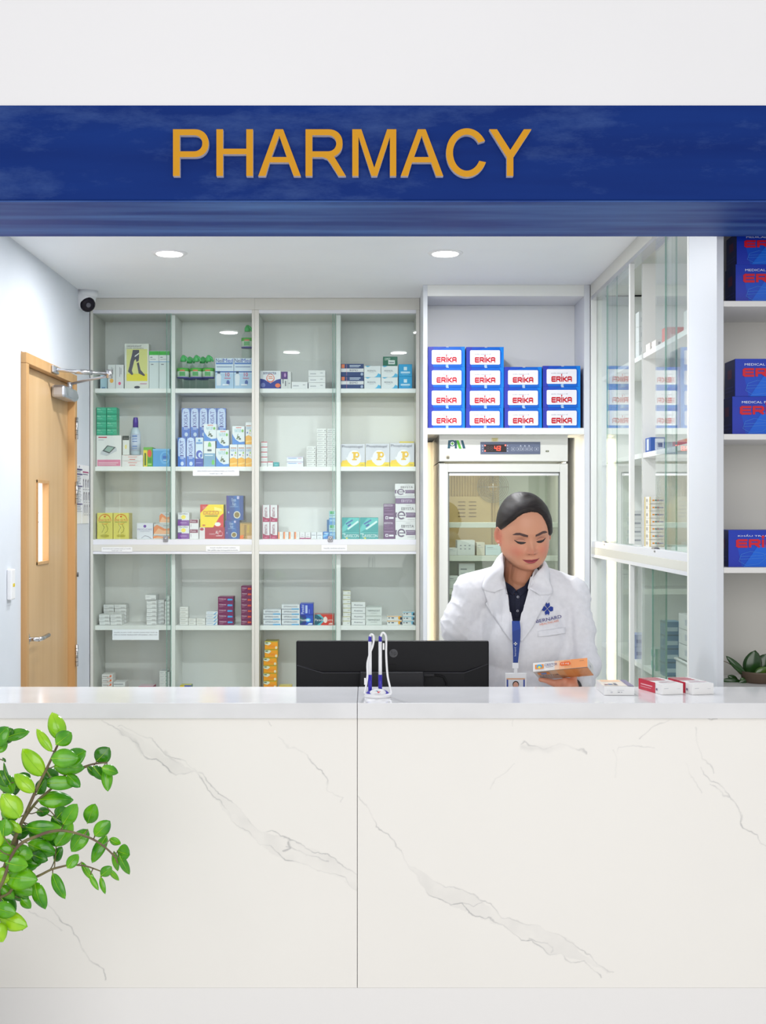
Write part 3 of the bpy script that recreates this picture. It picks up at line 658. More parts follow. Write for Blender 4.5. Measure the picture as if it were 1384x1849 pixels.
for q in range(3, 10):
    r_ = .0085 * q; fg.tube([(gx(905) + r_ * math.cos(2 * math.pi * i / 36), .37, GZ(877) + r_ * math.sin(2 * math.pi * i / 36)) for i in range(37)], .0016, mat((165, 160, 140), .35, .5), n=6, cap=False)
fg.tube([(gx(905) - .08, .372, GZ(877)), (gx(905) + .08, .372, GZ(877))], .0016, CHROME, n=6).tube([(gx(905), .372, GZ(877) - .08), (gx(905), .372, GZ(877) + .08)], .0016, CHROME, n=6); fg.build('fan_grille', fr_)
FSH = [(PZ(945, 6.0), .0), (PZ(1005, 6.0), 0), (PZ(1065, 6.0), 0)]
for z, _ in FSH:
    sh = MB().box(xa + .032, xb - .032, .07, .085, z - .022, z + .004, mat((215, 216, 205), .35), bev=.002)
    k = xa + .04
    while k < xb - .04: sh.tube([(k, .085, z - .003), (k, .46, z - .003)], .002, mat((215, 215, 210), .3), n=5); k += .02
    sh.build('wire_shelf', fr_)
W_ = (225, 226, 225)
GREYP = [('R', .1, .75, .5, .8, (150, 155, 160)), ('R', .1, .6, .8, .63, (180, 185, 190))]
DOTS = [('R', .15 + .25 * c, .62 - .22 * r_, .25 + .25 * c, .68 - .22 * r_, (160, 160, 170)) for c in range(3) for r_ in range(2)]
for i, (x0, x1, yt, zi, lb) in enumerate(((811, 826, 990, 1, 'small white medicine carton at left of the fridge middle shelf'), (826, 858, 976, 1, 'tall white carton with dotted front in the fridge'), (861, 876, 980, 1, 'cream carton behind glass in the fridge, middle shelf'),
     (877, 905, 985, 1, 'pale blue white carton in the fridge beside the head'), (811, 828, 1040, 2, 'grey white carton at left of the lower fridge shelf'), (829, 858, 1018, 2, 'wide grey white carton on the lower fridge shelf'), (985, 1008, 1030, 2, 'grey carton at right of the lower fridge shelf'))):
    b = (222, 214, 196) if i == 2 else ((205, 222, 225) if i == 3 else W_)
    carton(x0, x1, yt, FSH[zi][0] + .004, 6.0 + (.02 if i in (2, 3) else 0), {'b': b, 'p': DOTS if i == 1 else GREYP}, lb, 'cartons inside the fridge', d=.12)

l = bpy.data.lights.new('fridge_lamp', 'AREA'); l.shape = 'RECTANGLE'; l.size = .4; l.size_y = .05; l.energy = .9; l.color = (1, .97, .88)
lo = bpy.data.objects.new('fridge_lamp', l); COL.objects.link(lo); lo.location = (ox, 5.97, GZ(842)); lo.rotation_euler = (R(25), 0, 0)
# ------------------------------------------------------------------ right-hand glass cabinet
XR = 1.03; Y0, Y1, YM = 4.076, 5.845, 4.975
rc = empty('glass_cabinet', (XR, (Y0 + Y1) / 2, 0), label='white cabinet with sliding glass doors along the right side wall', category='cabinet'); oy = (Y0 + Y1) / 2
def RB(name, *a, m=LAM, bev=.001, parent=None):
    mb = MB()
    for q in a: mb.box(q[0] - XR, q[1] - XR, q[2] - oy, q[3] - oy, q[4], q[5], m, bev=bev)
    return mb.build(name, parent or rc)
RB('side_panel', (XR, 1.345, Y0 - .02, Y0, 0, 2.5935)); RB('side_panel', (XR, 1.345, Y1 - .02, Y1, 0, 2.5935)); RB('back_panel', (1.345, 1.355, Y0 - .02, Y1, 0, 2.62))
RB('divider', (XR, XR + .018, YM - .012, YM + .012, 1.475, 2.577), (XR, XR + .018, YM - .012, YM + .012, .1, 1.393), (XR + .05, 1.345, YM - .009, YM + .009, .1, 2.577))
RB('header_board', (XR, XR + .018, Y0 - .0205, Y1, 2.594, CH - .0005), (XR + .018, 1.345, Y0, Y1 - .02, 2.6, 2.618), m=CREAM)
RB('rail', (XR, XR + .045, Y0, Y1 - .02, 2.577, 2.594), m=CHROME)
RB('middle_board', (XR, XR + .045, Y0, Y1 - .02, 1.407, 1.439), m=CREAM); RB('rail', (XR + .002, XR + .03, Y0, Y1 - .02, 1.439, 1.466), m=ALU); RB('rail', (XR, XR + .03, Y0, Y1 - .02, 1.393, 1.407), m=ALU)
for z in (2.222, 1.832, 1.466, 1.0, .5):
    t = .02 if z != 1.466 else .06
    RB('shelf', (XR + .05, 1.345, Y0 + .001, YM - .01, z - t, z)); RB('shelf', (XR + .05, 1.345, YM + .01, Y1 - .021, z - t, z))
for z0, z1_ in ((1.468, 2.577), (.16, 1.393)):
    for a, b in ((Y0, 4.63 if z0 > 1 else YM - .02), (YM - .0, Y1 - .02)):
        for i, (p, q) in enumerate(((a, a + (b - a) * .62), (a + (b - a) * (.5 if i_ else .5) if False else a + (b - a) * .45, b)) if True else ()):
            x = XR + .010 + .014 * i
            mb = MB().box(x - XR, x + .005 - XR, p - oy, q - oy, z0 + .0005, z1_ - .0005, GLASS).box(x - XR - .0003, x - XR + .0053, (q if i == 0 else p) - oy - .0012, (q if i == 0 else p) - oy + .0012, z0 + .0005, z1_ - .0005, GEDGE)
            g = mb.build('glass_door', rc)
            if z0 > 1.4 and i == 1: lock(x - XR, (4.58 if a < 4.5 else 5.55) - oy, 1.458, g, 'x')

# open shelf unit at the far right, nearer the counter
SD = 3.73; sX = lambda p: PX(p, SD)
su = empty('shelf_unit', (1.03, SD, 0), label='open white shelf unit at the right edge holding blue mask boxes and a plant', category='shelf')
def SB(name, *a, m=LAM, bev=.0015):
    mb = MB()
    for q in a: mb.box(q[0] - 1.03, q[1] - 1.03, q[2] - SD, q[3] - SD, q[4], q[5], m, bev=bev)
    return mb.build(name, su)
SB('side_panel', (1.03, 1.051, SD, 4.054, 0, 2.63), m=PANEL); SB('side_panel', (2.3, 2.32, SD, 4.054, 0, 2.63)); SB('back_panel', (1.051, 2.3, 4.04, 4.054, 0, 2.63), m=mat((204, 202, 196), .5, name='shelf_back_board'))
SS = [PZ(543.5, SD), PZ(784, SD), PZ(1025, SD), PZ(1243, SD)]
for z in SS + [2.62]: SB('shelf', (1.051, 2.3, SD + .001, 4.04, z - .017, z), m=mat((226, 225, 222), .4, name='shelf_board'))
# ------------------------------------------------------------------ mask boxes
KT = 'KH\u1EA8U TRANG Y T\u1EBE'
def mask_end():
    return {'b': (12, 100, 205), 's': (20, 55, 160), 't': (70, 60, 190), 'r': .3, 'p': [
        ('P', [(0, 0), (.14, 0), (.10, .5), (.16, 1), (0, 1)], (48, 62, 178)), ('P', [(.16, 1), (.10, .5), (.3, .85), (.6, 1)], (28, 78, 190)),
        ('P', [(.88, 1), (1, 1), (1, 0), (.93, 0), (.95, .7)], (6, 128, 226)),
        ('P', [(.10, .17), (.12, .13), (.88, .13), (.9, .17), (.9, .80), (.88, .84), (.12, .84), (.10, .80)], (238, 236, 242)),
        ('T', KT, .23, .62, .66, .68, (60, 55, 110)), ('K', .24, .26, .76, .46, (198, 18, 40)), ('R', .48, 0, .55, .12, (160, 195, 230)), ('R', .49, .97, .56, 1, (200, 210, 235))]}
ME = mask_end()
MASKZ = 1.9895
cols = [(773.5, 840.5, 4, 626.5, 'left'), (842, 910, 4, 627, 'second'), (910.8, 979, 3, 663, 'third'), (981, 1049, 3, 661, 'right')]
for x0, x1, n, yt, cn in cols:
    pile(x0, x1, yt, MASKZ, FD + .012, n, ME, 'blue face mask box above the fridge, {} in the %s column' % ('rightmost' if cn == 'right' else 'leftmost' if cn == 'left' else cn), 'mask boxes above the fridge', d=.2, jit=.9)
MASKL = [[(.02, .25), (.08, .62), (.3, .78), (.62, .66), (.66, .38), (.5, .1), (.2, .02), (.02, .25)], [(.06, .5), (.62, .56)], [(.05, .35), (.62, .42)], [(.64, .62), (.85, .74), (.92, .55), (.7, .35)]]
def mask_front(txt):
    p = [('P', [(0, 0), (.2, 0), (.08, 1), (0, 1)], (26, 52, 176)), ('P', [(.0, 1), (.0, .72), (.6, .8), (1, .72), (1, 1)], (14, 52, 176)), ('P', [(.22, 0), (.7, 0), (.95, .35), (.9, .62), (.45, .6)], (0, 98, 214)),
         ('P', [(.62, 0), (1, 0), (1, .36)], (6, 60, 172)), ('T', txt, .14, .82, .86, .88, (235, 238, 250)), ('K', .13, .55, .9, .72, (205, 12, 42))]
    for l in MASKL: p.append(('S', [(.14 + a * .62, .03 + b * .5) for a, b in l], .008, (70, 140, 225)))
    return {'b': (4, 72, 194), 's': (14, 34, 110), 't': (70, 70, 190), 'r': .3, 'p': p, 'sp': [('R', .3, .5, .7, .75, (110, 40, 90)), ('R', .1, .25, .9, .28, (60, 70, 150)), ('R', .1, .15, .9, .18, (60, 70, 150))]}
MF1, MF2 = mask_front('MEDICAL FACE MASK'), mask_front(KT)
MD = SD + .03
for i, (x0, x1, yt, zb, sp, lb) in enumerate(((1329, 1450, 478, SS[0], MF1, 'lower blue face mask box of the pair on the top shelf at right'), (1331, 1452, 420, SS[0] + PZ(478, MD) - SS[0], MF1, 'upper blue face mask box, partly behind the blue beam'),
      (1323, 1444, 716.5, SS[1], MF1, 'lower blue face mask box on the second shelf at right'), (1328, 1449, 648.5, SS[1] + PZ(716.5, MD) - SS[1] + .0005, MF1, 'upper blue face mask box on the second shelf at right'),
      (1316, 1437, 957.5, SS[2], MF2, 'single blue face mask box on the third shelf above the plant'))):
    carton(x0, x1, yt, zb + .0003, MD, sp, lb, 'mask boxes in the open shelf unit', d=.11)

# ------------------------------------------------------------------ contents of the two glass cabinets
ID = 6.275
L_ = lambda i: SHELF[i] + .0004
W = (236, 237, 236)
def tl(*rows, col=(120, 122, 130)):   # small unreadable text lines
    return [('R', a, b, c, b + t, col) for a, b, c, t in rows]
PLAIN = {'b': W, 'p': tl((.12, .62, .5, .08), (.12, .4, .35, .06), col=(165, 168, 175))}
PL2 = {'b': W, 'p': tl((.1, .35, .45, .14), (.7, .5, .85, .12), col=(185, 188, 192)) + [('R', .0, .0, 1, .04, (200, 202, 205))]}
G1 = 'boxes on the top shelf'; G2 = 'boxes on the second shelf'; G3 = 'boxes on the third shelf'; G4 = 'boxes on the fourth shelf'; G5 = 'boxes on the lowest visible shelf'
def C1(x0, x1, yt, lev, spec, label, g, D=ID, d=.09, **k): return carton(x0, x1, yt, L_(lev), D, spec, label, g, d=d, **k)
# --- top shelf
C1(181, 194.3, 674, 0, {'b': (180, 212, 226), 'p': tl((.2, .05, .7, .08), col=(110, 150, 190))}, 'small light blue box at the left end of the top shelf', G1, D=6.30)
C1(194.7, 208.6, 659, 0, {'b': (222, 224, 222), 'p': [('E', .5, .33, .24, .09, (245, 185, 80))] + tl((.5, .6, .55, .3), (.65, .6, .7, .25))}, 'narrow white box with an orange dot on the top shelf', G1)
C1(209, 223.4, 659, 0, {'b': (226, 226, 226), 'p': [('E', .5, .22, .17, .065, (240, 90, 140))] + tl((.5, .5, .55, .4), (.65, .6, .7, .25))}, 'narrow white box with a pink dot on the top shelf', G1)
leg = [(.34, .86), (.6, .86), (.6, .7), (.58, .6), (.66, .42), (.85, .3), (.8, .28), (.58, .34), (.53, .5), (.46, .66), (.4, .62), (.3, .4), (.36, .32), (.3, .3), (.14, .38), (.2, .5), (.24, .62), (.3, .74)]
C1(225, 269, 621, 0, {'b': (228, 230, 220), 'p': [('R', .08, .17, .94, .88, (222, 222, 140)), ('R', .08, .17, .94, .33, (232, 218, 40)), ('P', leg, (78, 76, 88)), ('P', [(.42, .73), (.6, .8), (.6, .77), (.42, .7)], (228, 230, 220)), ('P', [(.46, .58), (.62, .63), (.62, .6), (.47, .55)], (222, 222, 140)),
     ('T', 'HIGHLIGHT', .1, .925, .7, .96, (70, 70, 90)), ('T', 'FOR WOMEN', .1, .88, .78, .91, (150, 150, 120)), ('R', .64, .1, .92, .12, (200, 150, 170)), ('E', .52, .031, .12, .03, (60, 65, 75))]}, 'tall yellow and white box with a picture of stockinged legs', G1, d=.06)
for x0, x1, s in ((269.3, 287, 'left'), (287.3, 306.5, 'right')):
    C1(x0, x1, 634, 0, {'b': (216, 226, 226), 'p': [('R', 0, .89, 1, .99, (70, 185, 70)), ('R', 0, .70, 1, .725, (160, 195, 225)), ('R', 0, .725, 1, .88, (232, 235, 235))] + tl((.12, .82, .35, .02), (.12, .77, .7, .01), (.2, .63, .45, .02))}, 'white box with a green top band, %s one of two' % s, G1)
def bottle_mesh():
    mb = MB(); r = .0295
    PLS = glass_mat('clear_bottle_plastic', (246, 251, 249), 1.3); LBL = mat((196, 222, 196), .4)
    mb.lathe([(.026, 0), (r, .004), (r, .05), (r * .97, .055), (r, .06), (r, .105), (.026, .12), (.013, .138), (.012, .145)], PLS, n=28)
    return mb, r
BT = None
def bottle(px, yb, zb, D, label):
    global BT
    t = empty('saline_bottle', (PX(px, D), D, zb), label=label, category='bottle', group='saline bottles on the top shelf')
    if BT is None:
        mb, r = bottle_mesh(); o1 = mb.build('bottle_body', t)
        lb = MB().lathe([(r + .0005, .058), (r + .0008, .058), (r + .0008, .104), (r + .0005, .104)], mat((206, 226, 206), .4), n=28)
        lb.lathe([(r + .0010, .088), (r + .0012, .088), (r + .0012, .104), (r + .001, .104)], mat((100, 185, 80), .4), n=28); lb.lathe([(r + .0010, .055), (r + .0012, .055), (r + .0012, .059), (r + .001, .059)], mat((90, 80, 170), .4), n=28)
        lb.box(-.014, .014, -r - .0022, -r - .0006, .064, .084, mat((80, 160, 90), .4)).box(-.012, .012, -r - .0026, -r - .0022, .088, .094, mat((215, 110, 70), .4))
        o2 = lb.build('label', t)
        GC = mat((86, 190, 110), .35, name='green_cap_plastic')
        cp = MB().lathe([(.0145, .138), (.0145, .154), (.009, .164), (.005, .17)], GC, n=20).tube([(0, 0, .166), (.016, -.004, .156), (.024, -.006, .138)], [.007, .006, .005], GC); o3 = cp.build('nozzle_cap', t)
        BT = [o1, o2, o3]
    else:
        for q in BT: c = q.copy(); COL.objects.link(c); c.parent = t
for i, (px, D, lb) in enumerate(((331, ID + .03, 'clear bottle with green nozzle cap, front row, leftmost'), (354.5, ID + .03, 'clear bottle with green nozzle cap, front row, middle'), (376.5, ID + .03, 'clear bottle with green nozzle cap, front row, right beside blue boxes'),
        (342.5, ID + .095, 'clear bottle with green cap in the back row, left'), (366, ID + .095, 'clear bottle with green cap in the back row, right'))): bottle(px, 702, L_(0), D, lb)
NM = {'b': (214, 228, 240), 'p': [('R', 0, 0, 1, .5, (180, 208, 232)), ('R', 0, .53, 1, .57, (70, 110, 180)), ('T', 'Neil', .04, .86, .42, .98, (50, 60, 130)), ('T', 'Med', .44, .86, .96, .98, (60, 90, 190)), ('R', .04, .8, .96, .845, (90, 130, 200)), ('R', .08, .7, .92, .72, (100, 120, 170)),
      ('P', [(.08, .1), (.3, .1), (.33, .4), (.26, .5), (.12, .5), (.05, .4)], (225, 232, 240)), ('R', .12, .49, .27, .57, (60, 80, 110)), ('T', '10', .56, .4, .78, .52, (210, 60, 100)), ('R', .5, .33, .84, .35, (210, 100, 130)), ('E', .7, .2, .09, .08, (90, 110, 170)), ('R', .4, .1, .74, .15, (230, 236, 245))]}
C1(388.8, 422.3, 647, 0, NM, 'blue and white rinse kit box, left of the two', G1); hn = C1(422.6, 455.2, 647, 0, NM, 'blue and white rinse kit box, right of the two, under a bottle', G1)
bottle(447, 640, L_(0) + hn + .0005, ID + .05, 'clear bottle with green cap standing on a blue white box')
C1(470, 507.3, 670, 0, {'b': (232, 234, 238), 'p': [('P', [(0, 0), (1, 0), (1, .55), (.8, .5), (.5, .3), (.2, .52), (0, .56)], (62, 72, 150)), ('T', 'smecta', .15, .8, .78, .94, (50, 60, 120)), ('E', .5, .58, .2, .24, (235, 130, 110)), ('E', .5, .6, .16, .19, (238, 238, 240)), ('R', .4, .55, .62, .6, (235, 150, 120)), ('R', .4, .65, .6, .7, (235, 150, 120)), ('E', .14, .2, .11, .13, (120, 130, 190)), ('E', .86, .18, .13, .12, (240, 130, 90))]}, 'white and violet box with an orange ring at the shelf left end', G1)
C1(507.6, 526, 671, 0, {'b': (222, 224, 222), 'p': [('R', .02, .55, .65, .98, (100, 70, 130)), ('E', .4, .78, .1, .12, (190, 150, 200)), ('R', .66, 0, .69, 1, (190, 190, 190))] + tl((.15, .3, .25, .25), (.4, .15, .5, .3), (.75, .3, .9, .03))}, 'white box with a purple square and speckles', G1)
C1(526.5, 556, 690, 0, PL2, 'single flat white box left of a small white pile', G1)
pile(557.2, 588, 669, L_(0), ID, 3, PL2, 'flat white box in the pile of three on the top shelf, {}', G1)
BIS = {'b': (58, 76, 122), 'p': [('R', 0, .34, 1, .62, (226, 226, 228)), ('T', 'BISMO', .38, .4, .74, .56, (80, 80, 110)), ('R', .24, .05, .25, .95, (235, 150, 160)), ('R', .02, .66, .16, .96, (230, 130, 90)), ('R', .38, .72, .8, .78, (190, 200, 220)), ('R', .38, .82, .86, .9, (190, 200, 220)), ('E', .92, .16, .06, .12, (170, 185, 210))]}
pile(616, 657.3, 657.3, L_(0), ID, 2, BIS, 'dark blue box with white band, {} of two', G1)
RIS = {'b': (232, 236, 236), 'p': [('P', [(.6, 0), (1, 0), (1, .25), (.85, .35), (.75, .12)], (90, 185, 225)), ('P', [(.05, 1), (.4, 1), (.2, .88)], (90, 185, 225)), ('T', 'RISNOL', .2, .5, .72, .64, (110, 115, 125)), ('R', .3, .4, .6, .42, (180, 180, 185))]}
pile(658, 688, 661, L_(0), ID, 2, RIS, 'white box with pale blue corner, left pair, {}', G1); pile(688.6, 718.7, 661, L_(0), ID, 2, RIS, 'white box with pale blue corner, right pair, {}', G1)
carton(692, 718.3, 644.4, PZ(661, ID) + .0004, ID, {'b': (40, 110, 85), 's': (225, 228, 228), 'p': [('T', 'OMEZ', .12, .6, .5, .85, (220, 235, 225)), ('R', .36, .15, .82, .6, (215, 225, 220)), ('R', .42, .3, .76, .4, (120, 130, 130))]}, 'small green box with white sticker on top of white boxes', G1)
CY = {'b': (36, 160, 215), 't': (30, 130, 185), 'p': [('R', .38, .5, .62, .78, (215, 235, 245)), ('R', .15, .25, .85, .4, (190, 225, 245)), ('R', .25, .15, .75, .18, (140, 205, 235))]}
pile(720.3, 744.6, 658, L_(0), ID, 2, CY, 'bright cyan box at the right end of the shelf, {}', G1)
# --- second shelf
BPZ = {'b': (233, 233, 231), 'p': [('R', .04, .02, .96, .22, (228, 140, 170)), ('R', .08, .92, .42, .955, (200, 70, 90)), ('R', .08, .84, .3, .86, (190, 190, 195)), ('P', [(.16, .4), (.42, .34), (.82, .5), (.8, .6), (.6, .66), (.2, .5)], (205, 208, 212)), ('P', [(.24, .5), (.52, .42), (.78, .62), (.44, .68)], (96, 104, 104)), ('P', [(.32, .52), (.52, .46), (.7, .61), (.46, .65)], (160, 185, 175)), ('R', .08, .1, .88, .14, (240, 190, 205)), ('R', .08, .05, .8, .08, (240, 190, 205))]}
hb = C1(174, 219.4, 786.6, 1, BPZ, 'white box with a pressure monitor picture and pink band', G2)
GRN1 = {'b': (66, 176, 140), 'p': [('T', 'Alcu', .06, .62, .42, .85, (190, 235, 215)), ('R', .06, .35, .6, .42, (120, 210, 180)), ('R', .5, .7, .95, .78, (110, 205, 170)), ('R', 0, 0, 1, .06, (45, 140, 110))]}
pile(174.2, 192.3, 736, L_(1) + hb + .0006, ID, 4, GRN1, 'small green box on the monitor carton, left column, {}', G2, d=.07); pile(192.8, 211, 736, L_(1) + hb + .0006, ID, 4, GRN1, 'small green box on the monitor carton, right column, {}', G2, d=.07)
FLT = {'b': (232, 230, 228), 'p': [('R', .3, .62, .72, .7, (225, 130, 120)), ('R', .12, .9, .88, .93, (235, 170, 160)), ('R', .36, .2, .64, .3, (225, 120, 110))]}
pile(220, 258.3, 822, L_(1), ID, 2, FLT, 'flat white box with faint red print, {} of two', G2); zt2 = PZ(822, ID) + .0004
carton(221.5, 233.3, 787.5, zt2, ID, {'b': (228, 230, 226), 'p': [('R', 0, .78, 1, 1, (44, 62, 62)), ('T', 'SPAN', .15, .84, .85, .9, (150, 160, 160)), ('E', .5, .42, .18, .12, (235, 222, 150))]}, 'slim white box with a black top, left of the spray bottle', G2, d=.05)
sb = empty('spray_bottle', (PX(243, ID), ID + .03, zt2), label='translucent white bottle with a purple cap on the second shelf', category='bottle')
MB().lathe([(.02, 0), (.0245, .004), (.0245, .11), (.02, .128), (.012, .14)], mat((196, 212, 224), .3, name='translucent_plastic'), n=26).build('bottle_body', sb)
lbm = MB().lathe([(.0248, .02), (.0252, .02), (.0252, .105), (.0248, .105)], mat((206, 216, 234), .4), n=26)
for z, h in ((.09, .008), (.078, .004), (.066, .004), (.04, .006), (.03, .003)): lbm.box(-.012, .012, -.0262, -.0250, z, z + h, mat((120, 150, 200), .4))
lbm.build('label', sb); MB().lathe([(.0135, .138), (.0135, .168), (.011, .185), (.01, .188)], mat((82, 62, 160), .35), n=22).build('cap', sb)
C1(259, 275.6, 808, 1, {'b': (110, 180, 70), 'p': [('R', 0, 0, .42, .85, (236, 214, 60)), ('R', .1, .06, .3, .7, (90, 120, 40)), ('E', .68, .68, .24, .2, (226, 90, 70)), ('R', .5, .2, .9, .45, (80, 150, 60)), ('R', .5, .1, .9, .14, (220, 230, 150))]}, 'green and yellow box with a red dot on the second shelf', G2)
C1(276, 306.5, 811, 1, {'b': (96, 165, 222), 'p': [('E', .72, .5, .3, .36, (120, 185, 232)), ('E', .74, .52, .22, .26, (90, 155, 215)), ('R', .6, .46, .88, .6, (70, 110, 190)), ('R', .62, .34, .84, .38, (200, 220, 240)), ('R', 0, .9, 1, 1, (130, 190, 235))]}, 'sky blue contact lens box beside the divider on the second shelf', G2)
XI = {'b': (84, 124, 205), 's': (60, 80, 150), 't': (110, 120, 160), 'p': [('P', [(.06, 0), (.94, 0), (.94, .8), (.86, .95), (.6, .99), (.4, .99), (.14, .95), (.06, .8)], (196, 214, 242)), ('P', [(.06, 0), (.94, 0), (.94, .3), (.06, .36)], (66, 120, 210)), ('V', 'XISAT', .28, .42, .72, .9, (60, 70, 165)), ('R', .28, .26, .74, .39, (150, 175, 225)), ('R', .3, .36, .72, .395, (70, 60, 150)), ('E', .55, .1, .2, .07, (205, 225, 245))]}
X5 = [(328, 343.6), (344, 359.5), (360, 375.4), (375.8, 391.5), (391.9, 408.3)]
for i, (a, b) in enumerate(X5):
    nm = ['leftmost', 'second', 'middle', 'fourth', 'rightmost'][i]
    carton(a, b, 790.5, L_(1), 6.37, XI, 'blue and white nasal spray box, lower back row, %s' % nm, 'tall blue spray boxes', d=.05)
    carton(a, b, 737.5, PZ(790.5, 6.37) + .0005, 6.37, XI, 'blue and white nasal spray box, upper back row, %s' % nm, 'tall blue spray boxes', d=.05)
C1(321, 336, 790.5, 1, XI, 'blue and white nasal spray box, front row, left', 'tall blue spray boxes', d=.045); C1(336.6, 352.3, 790, 1, XI, 'blue and white nasal spray box, front row, right', 'tall blue spray boxes', d=.045)
C1(353, 367.3, 790.5, 1, {'b': (214, 230, 242), 'p': [('R', 0, 0, 1, .28, (50, 74, 175)), ('E', .5, .42, .42, .14, (58, 86, 190)), ('E', .62, .4, .26, .09, (200, 220, 240)), ('E', .72, .38, .14, .06, (70, 110, 200)), ('R', .1, .78, .9, .84, (110, 160, 215)), ('E', .5, .9, .15, .04, (90, 160, 210)), ('R', .1, .12, .8, .14, (150, 170, 220))]}, 'slim box with a dark blue wave picture', G2)
hs = C1(368, 389, 797, 1, {'b': (232, 236, 236), 'p': [('R', 0, 0, 1, .52, (120, 168, 200)), ('P', [(.36, .78), (.66, .78), (.64, .9), (.5, .98), (.38, .9)], (130, 195, 110)), ('R', .32, .6, .68, .68, (90, 110, 120)), ('R', .1, .42, .8, .46, (215, 230, 240)), ('P', [(.7, .08), (.94, .08), (.94, .22), (.82, .28), (.7, .22)], (110, 205, 100))]}, 'white and blue box with a green shield', G2)
FLW = {'b': (226, 234, 238), 'p': [('P', [(0, 0), (1, 0), (1, .16), (.6, .12), (.3, .25), (.1, .45), (0, .6)], (66, 136, 215)), ('R', .3, .9, .75, .94, (220, 110, 100)), ('T', 'NATUR', .2, .66, .72, .84, (130, 190, 200)), ('E', .84, .74, .09, .08, (120, 190, 90)), ('E', .5, .4, .12, .05, (90, 110, 80)), ('E', .62, .3, .1, .05, (70, 90, 70)), ('E', .4, .32, .07, .04, (100, 130, 90)), ('P', [(.4, .5), (.5, .6), (.44, .42)], (110, 140, 100))]}
carton(368, 391, 766, L_(1) + hs + .0004, ID, FLW, 'white box with blue swoosh and herbs, on the green shield box', G2); hf = C1(390, 413.8, 810, 1, FLW, 'white box with blue swoosh and herbs, standing on the shelf', G2)
carton(391.2, 413.5, 777, L_(1) + hf + .0004, ID, FLW, 'white box with blue swoosh and herbs, middle of the three', G2)
YB = {'b': (228, 234, 238), 'p': [('P', [(0, 0), (1, 0), (1, .34), (.5, .42), (0, .36)], (244, 180, 50)), ('P', [(0, .06), (1, .14), (1, .2), (0, .14)], (250, 205, 110)), ('R', .12, .82, .88, .86, (190, 140, 120)), ('T', 'FORTE', .14, .68, .86, .78, (90, 150, 200)), ('E', .76, .62, .1, .05, (160, 200, 70)), ('R', .2, .5, .4, .56, (70, 110, 180)), ('P', [(.6, .55), (.8, .5), (.7, .46)], (240, 170, 60))]}
for (a, b), n in zip(((415, 429), (429.5, 443), (443.5, 456 - 1)), ('left', 'middle', 'right')): hy = C1(a, b, 803, 1, YB, 'white box with a yellow base, bottom row, %s' % n, G2)
carton(443.5, 455, 763, L_(1) + hy + .0004, ID, YB, 'white box with a yellow base standing on the row of three', G2); carton(419.5, 442, 770, L_(1) + hy + .0004, ID, FLW, 'white box with blue swoosh and herbs, on yellow-based boxes', G2)
plate('shelf_notice', PX(348, CD), PX(432, CD), PZ(859.6, CD), PZ(847, CD), CD + .0275 - .02, [('T', 'S\u1EA2N PH\u1EA8M N\u00C0Y KH\u00D4NG PH\u1EA2I L\u00C0 THU\u1ED0C', .1, .6, .9, .84, (70, 75, 90)), ('T', 'THI\u1EBET B\u1ECA Y T\u1EBE', .36, .2, .64, .42, (70, 75, 90))], (236, 240, 244), 'long white printed notice taped below the second shelf', 'notice')
RW = {'b': (228, 230, 230), 'p': [('R', 0, .84, 1, 1, (205, 60, 85)), ('R', .15, .3, .85, .4, (190, 195, 200))]}
pile(471.6, 483, 798, L_(1), ID, 5, RW, 'tiny white box with a red top, {} of the column', G2, d=.05, jit=.5)
C1(483.3, 493.4, 834, 1, RW, 'tiny white and red box beside the column on the shelf', G2, d=.05); C1(494, 503.7, 835, 1, {'b': (50, 165, 170), 'p': [('R', .2, .4, .8, .5, (160, 220, 220))]}, 'tiny teal box on the second shelf', G2, d=.05)
pile(518, 548, 825, L_(1), ID, 2, {'b': (232, 236, 240), 'p': [('R', .08, .6, .6, .72, (120, 160, 215)), ('R', .68, .6, .9, .7, (215, 130, 170)), ('R', .0, .9, 1, .96, (170, 150, 210))]}, 'flat white box with blue print, {} of two', G2)
DOT = {'b': (226, 228, 226), 'p': [('R', .1, .5, .6, .6, (165, 168, 172)), ('R', .1, .3, .4, .35, (190, 192, 195)), ('E', .86, .5, .05, .12, (90, 92, 96)), ('R', 0, 0, 1, .06, (190, 192, 192))]}
pile(553.6, 571, 806, L_(1), ID, 5, DOT, 'small white box, short column on the second shelf, {}', G2, d=.06, jit=.8)
pile(572.4, 590, 774, L_(1), ID, 9, DOT, 'small white box, tall middle column on the second shelf, {}', G2, d=.06, jit=.8)
pile(590.8, 607 - 1.5, 774, L_(1), ID, 9, DOT, 'small white box, tall column beside the divider, {}', G2, d=.06, jit=.8)
PH = {'b': (212, 214, 222), 't': (236, 214, 60), 'p': [('R', 0, 0, 1, .19, (246, 216, 30)), ('P', [(.04, .1), (.3, .14), (.3, .3), (.04, .26)], (246, 206, 30)), ('E', .56, .38, .28, .34, (240, 240, 244)), ('P', [(.2, .4), (.3, .2), (.5, .04), (.7, .1), (.6, .4)], (240, 240, 244)), ('T', 'Phosphalugel', .04, .8, .9, .94, (90, 95, 115)),
     ('R', .46, .28, .66, .34, (238, 190, 20)), ('R', .46, .58, .62, .64, (238, 190, 20)), ('R', .51, .28, .6, .62, (238, 190, 20)), ('E', .66, .52, .11, .13, (238, 190, 20)), ('E', .66, .52, .045, .06, (240, 240, 244)), ('R', .8, .06, .95, .09, (190, 170, 60))]}
for a, b, yt, n in ((616, 659.5, 802, 'left'), (660.5, 703.7, 801.5, 'middle'), (704.5, 748.6, 800.3, 'right')): C1(a, b, yt, 1, PH, 'white and yellow box with a big yellow letter, %s of three' % n, G2)
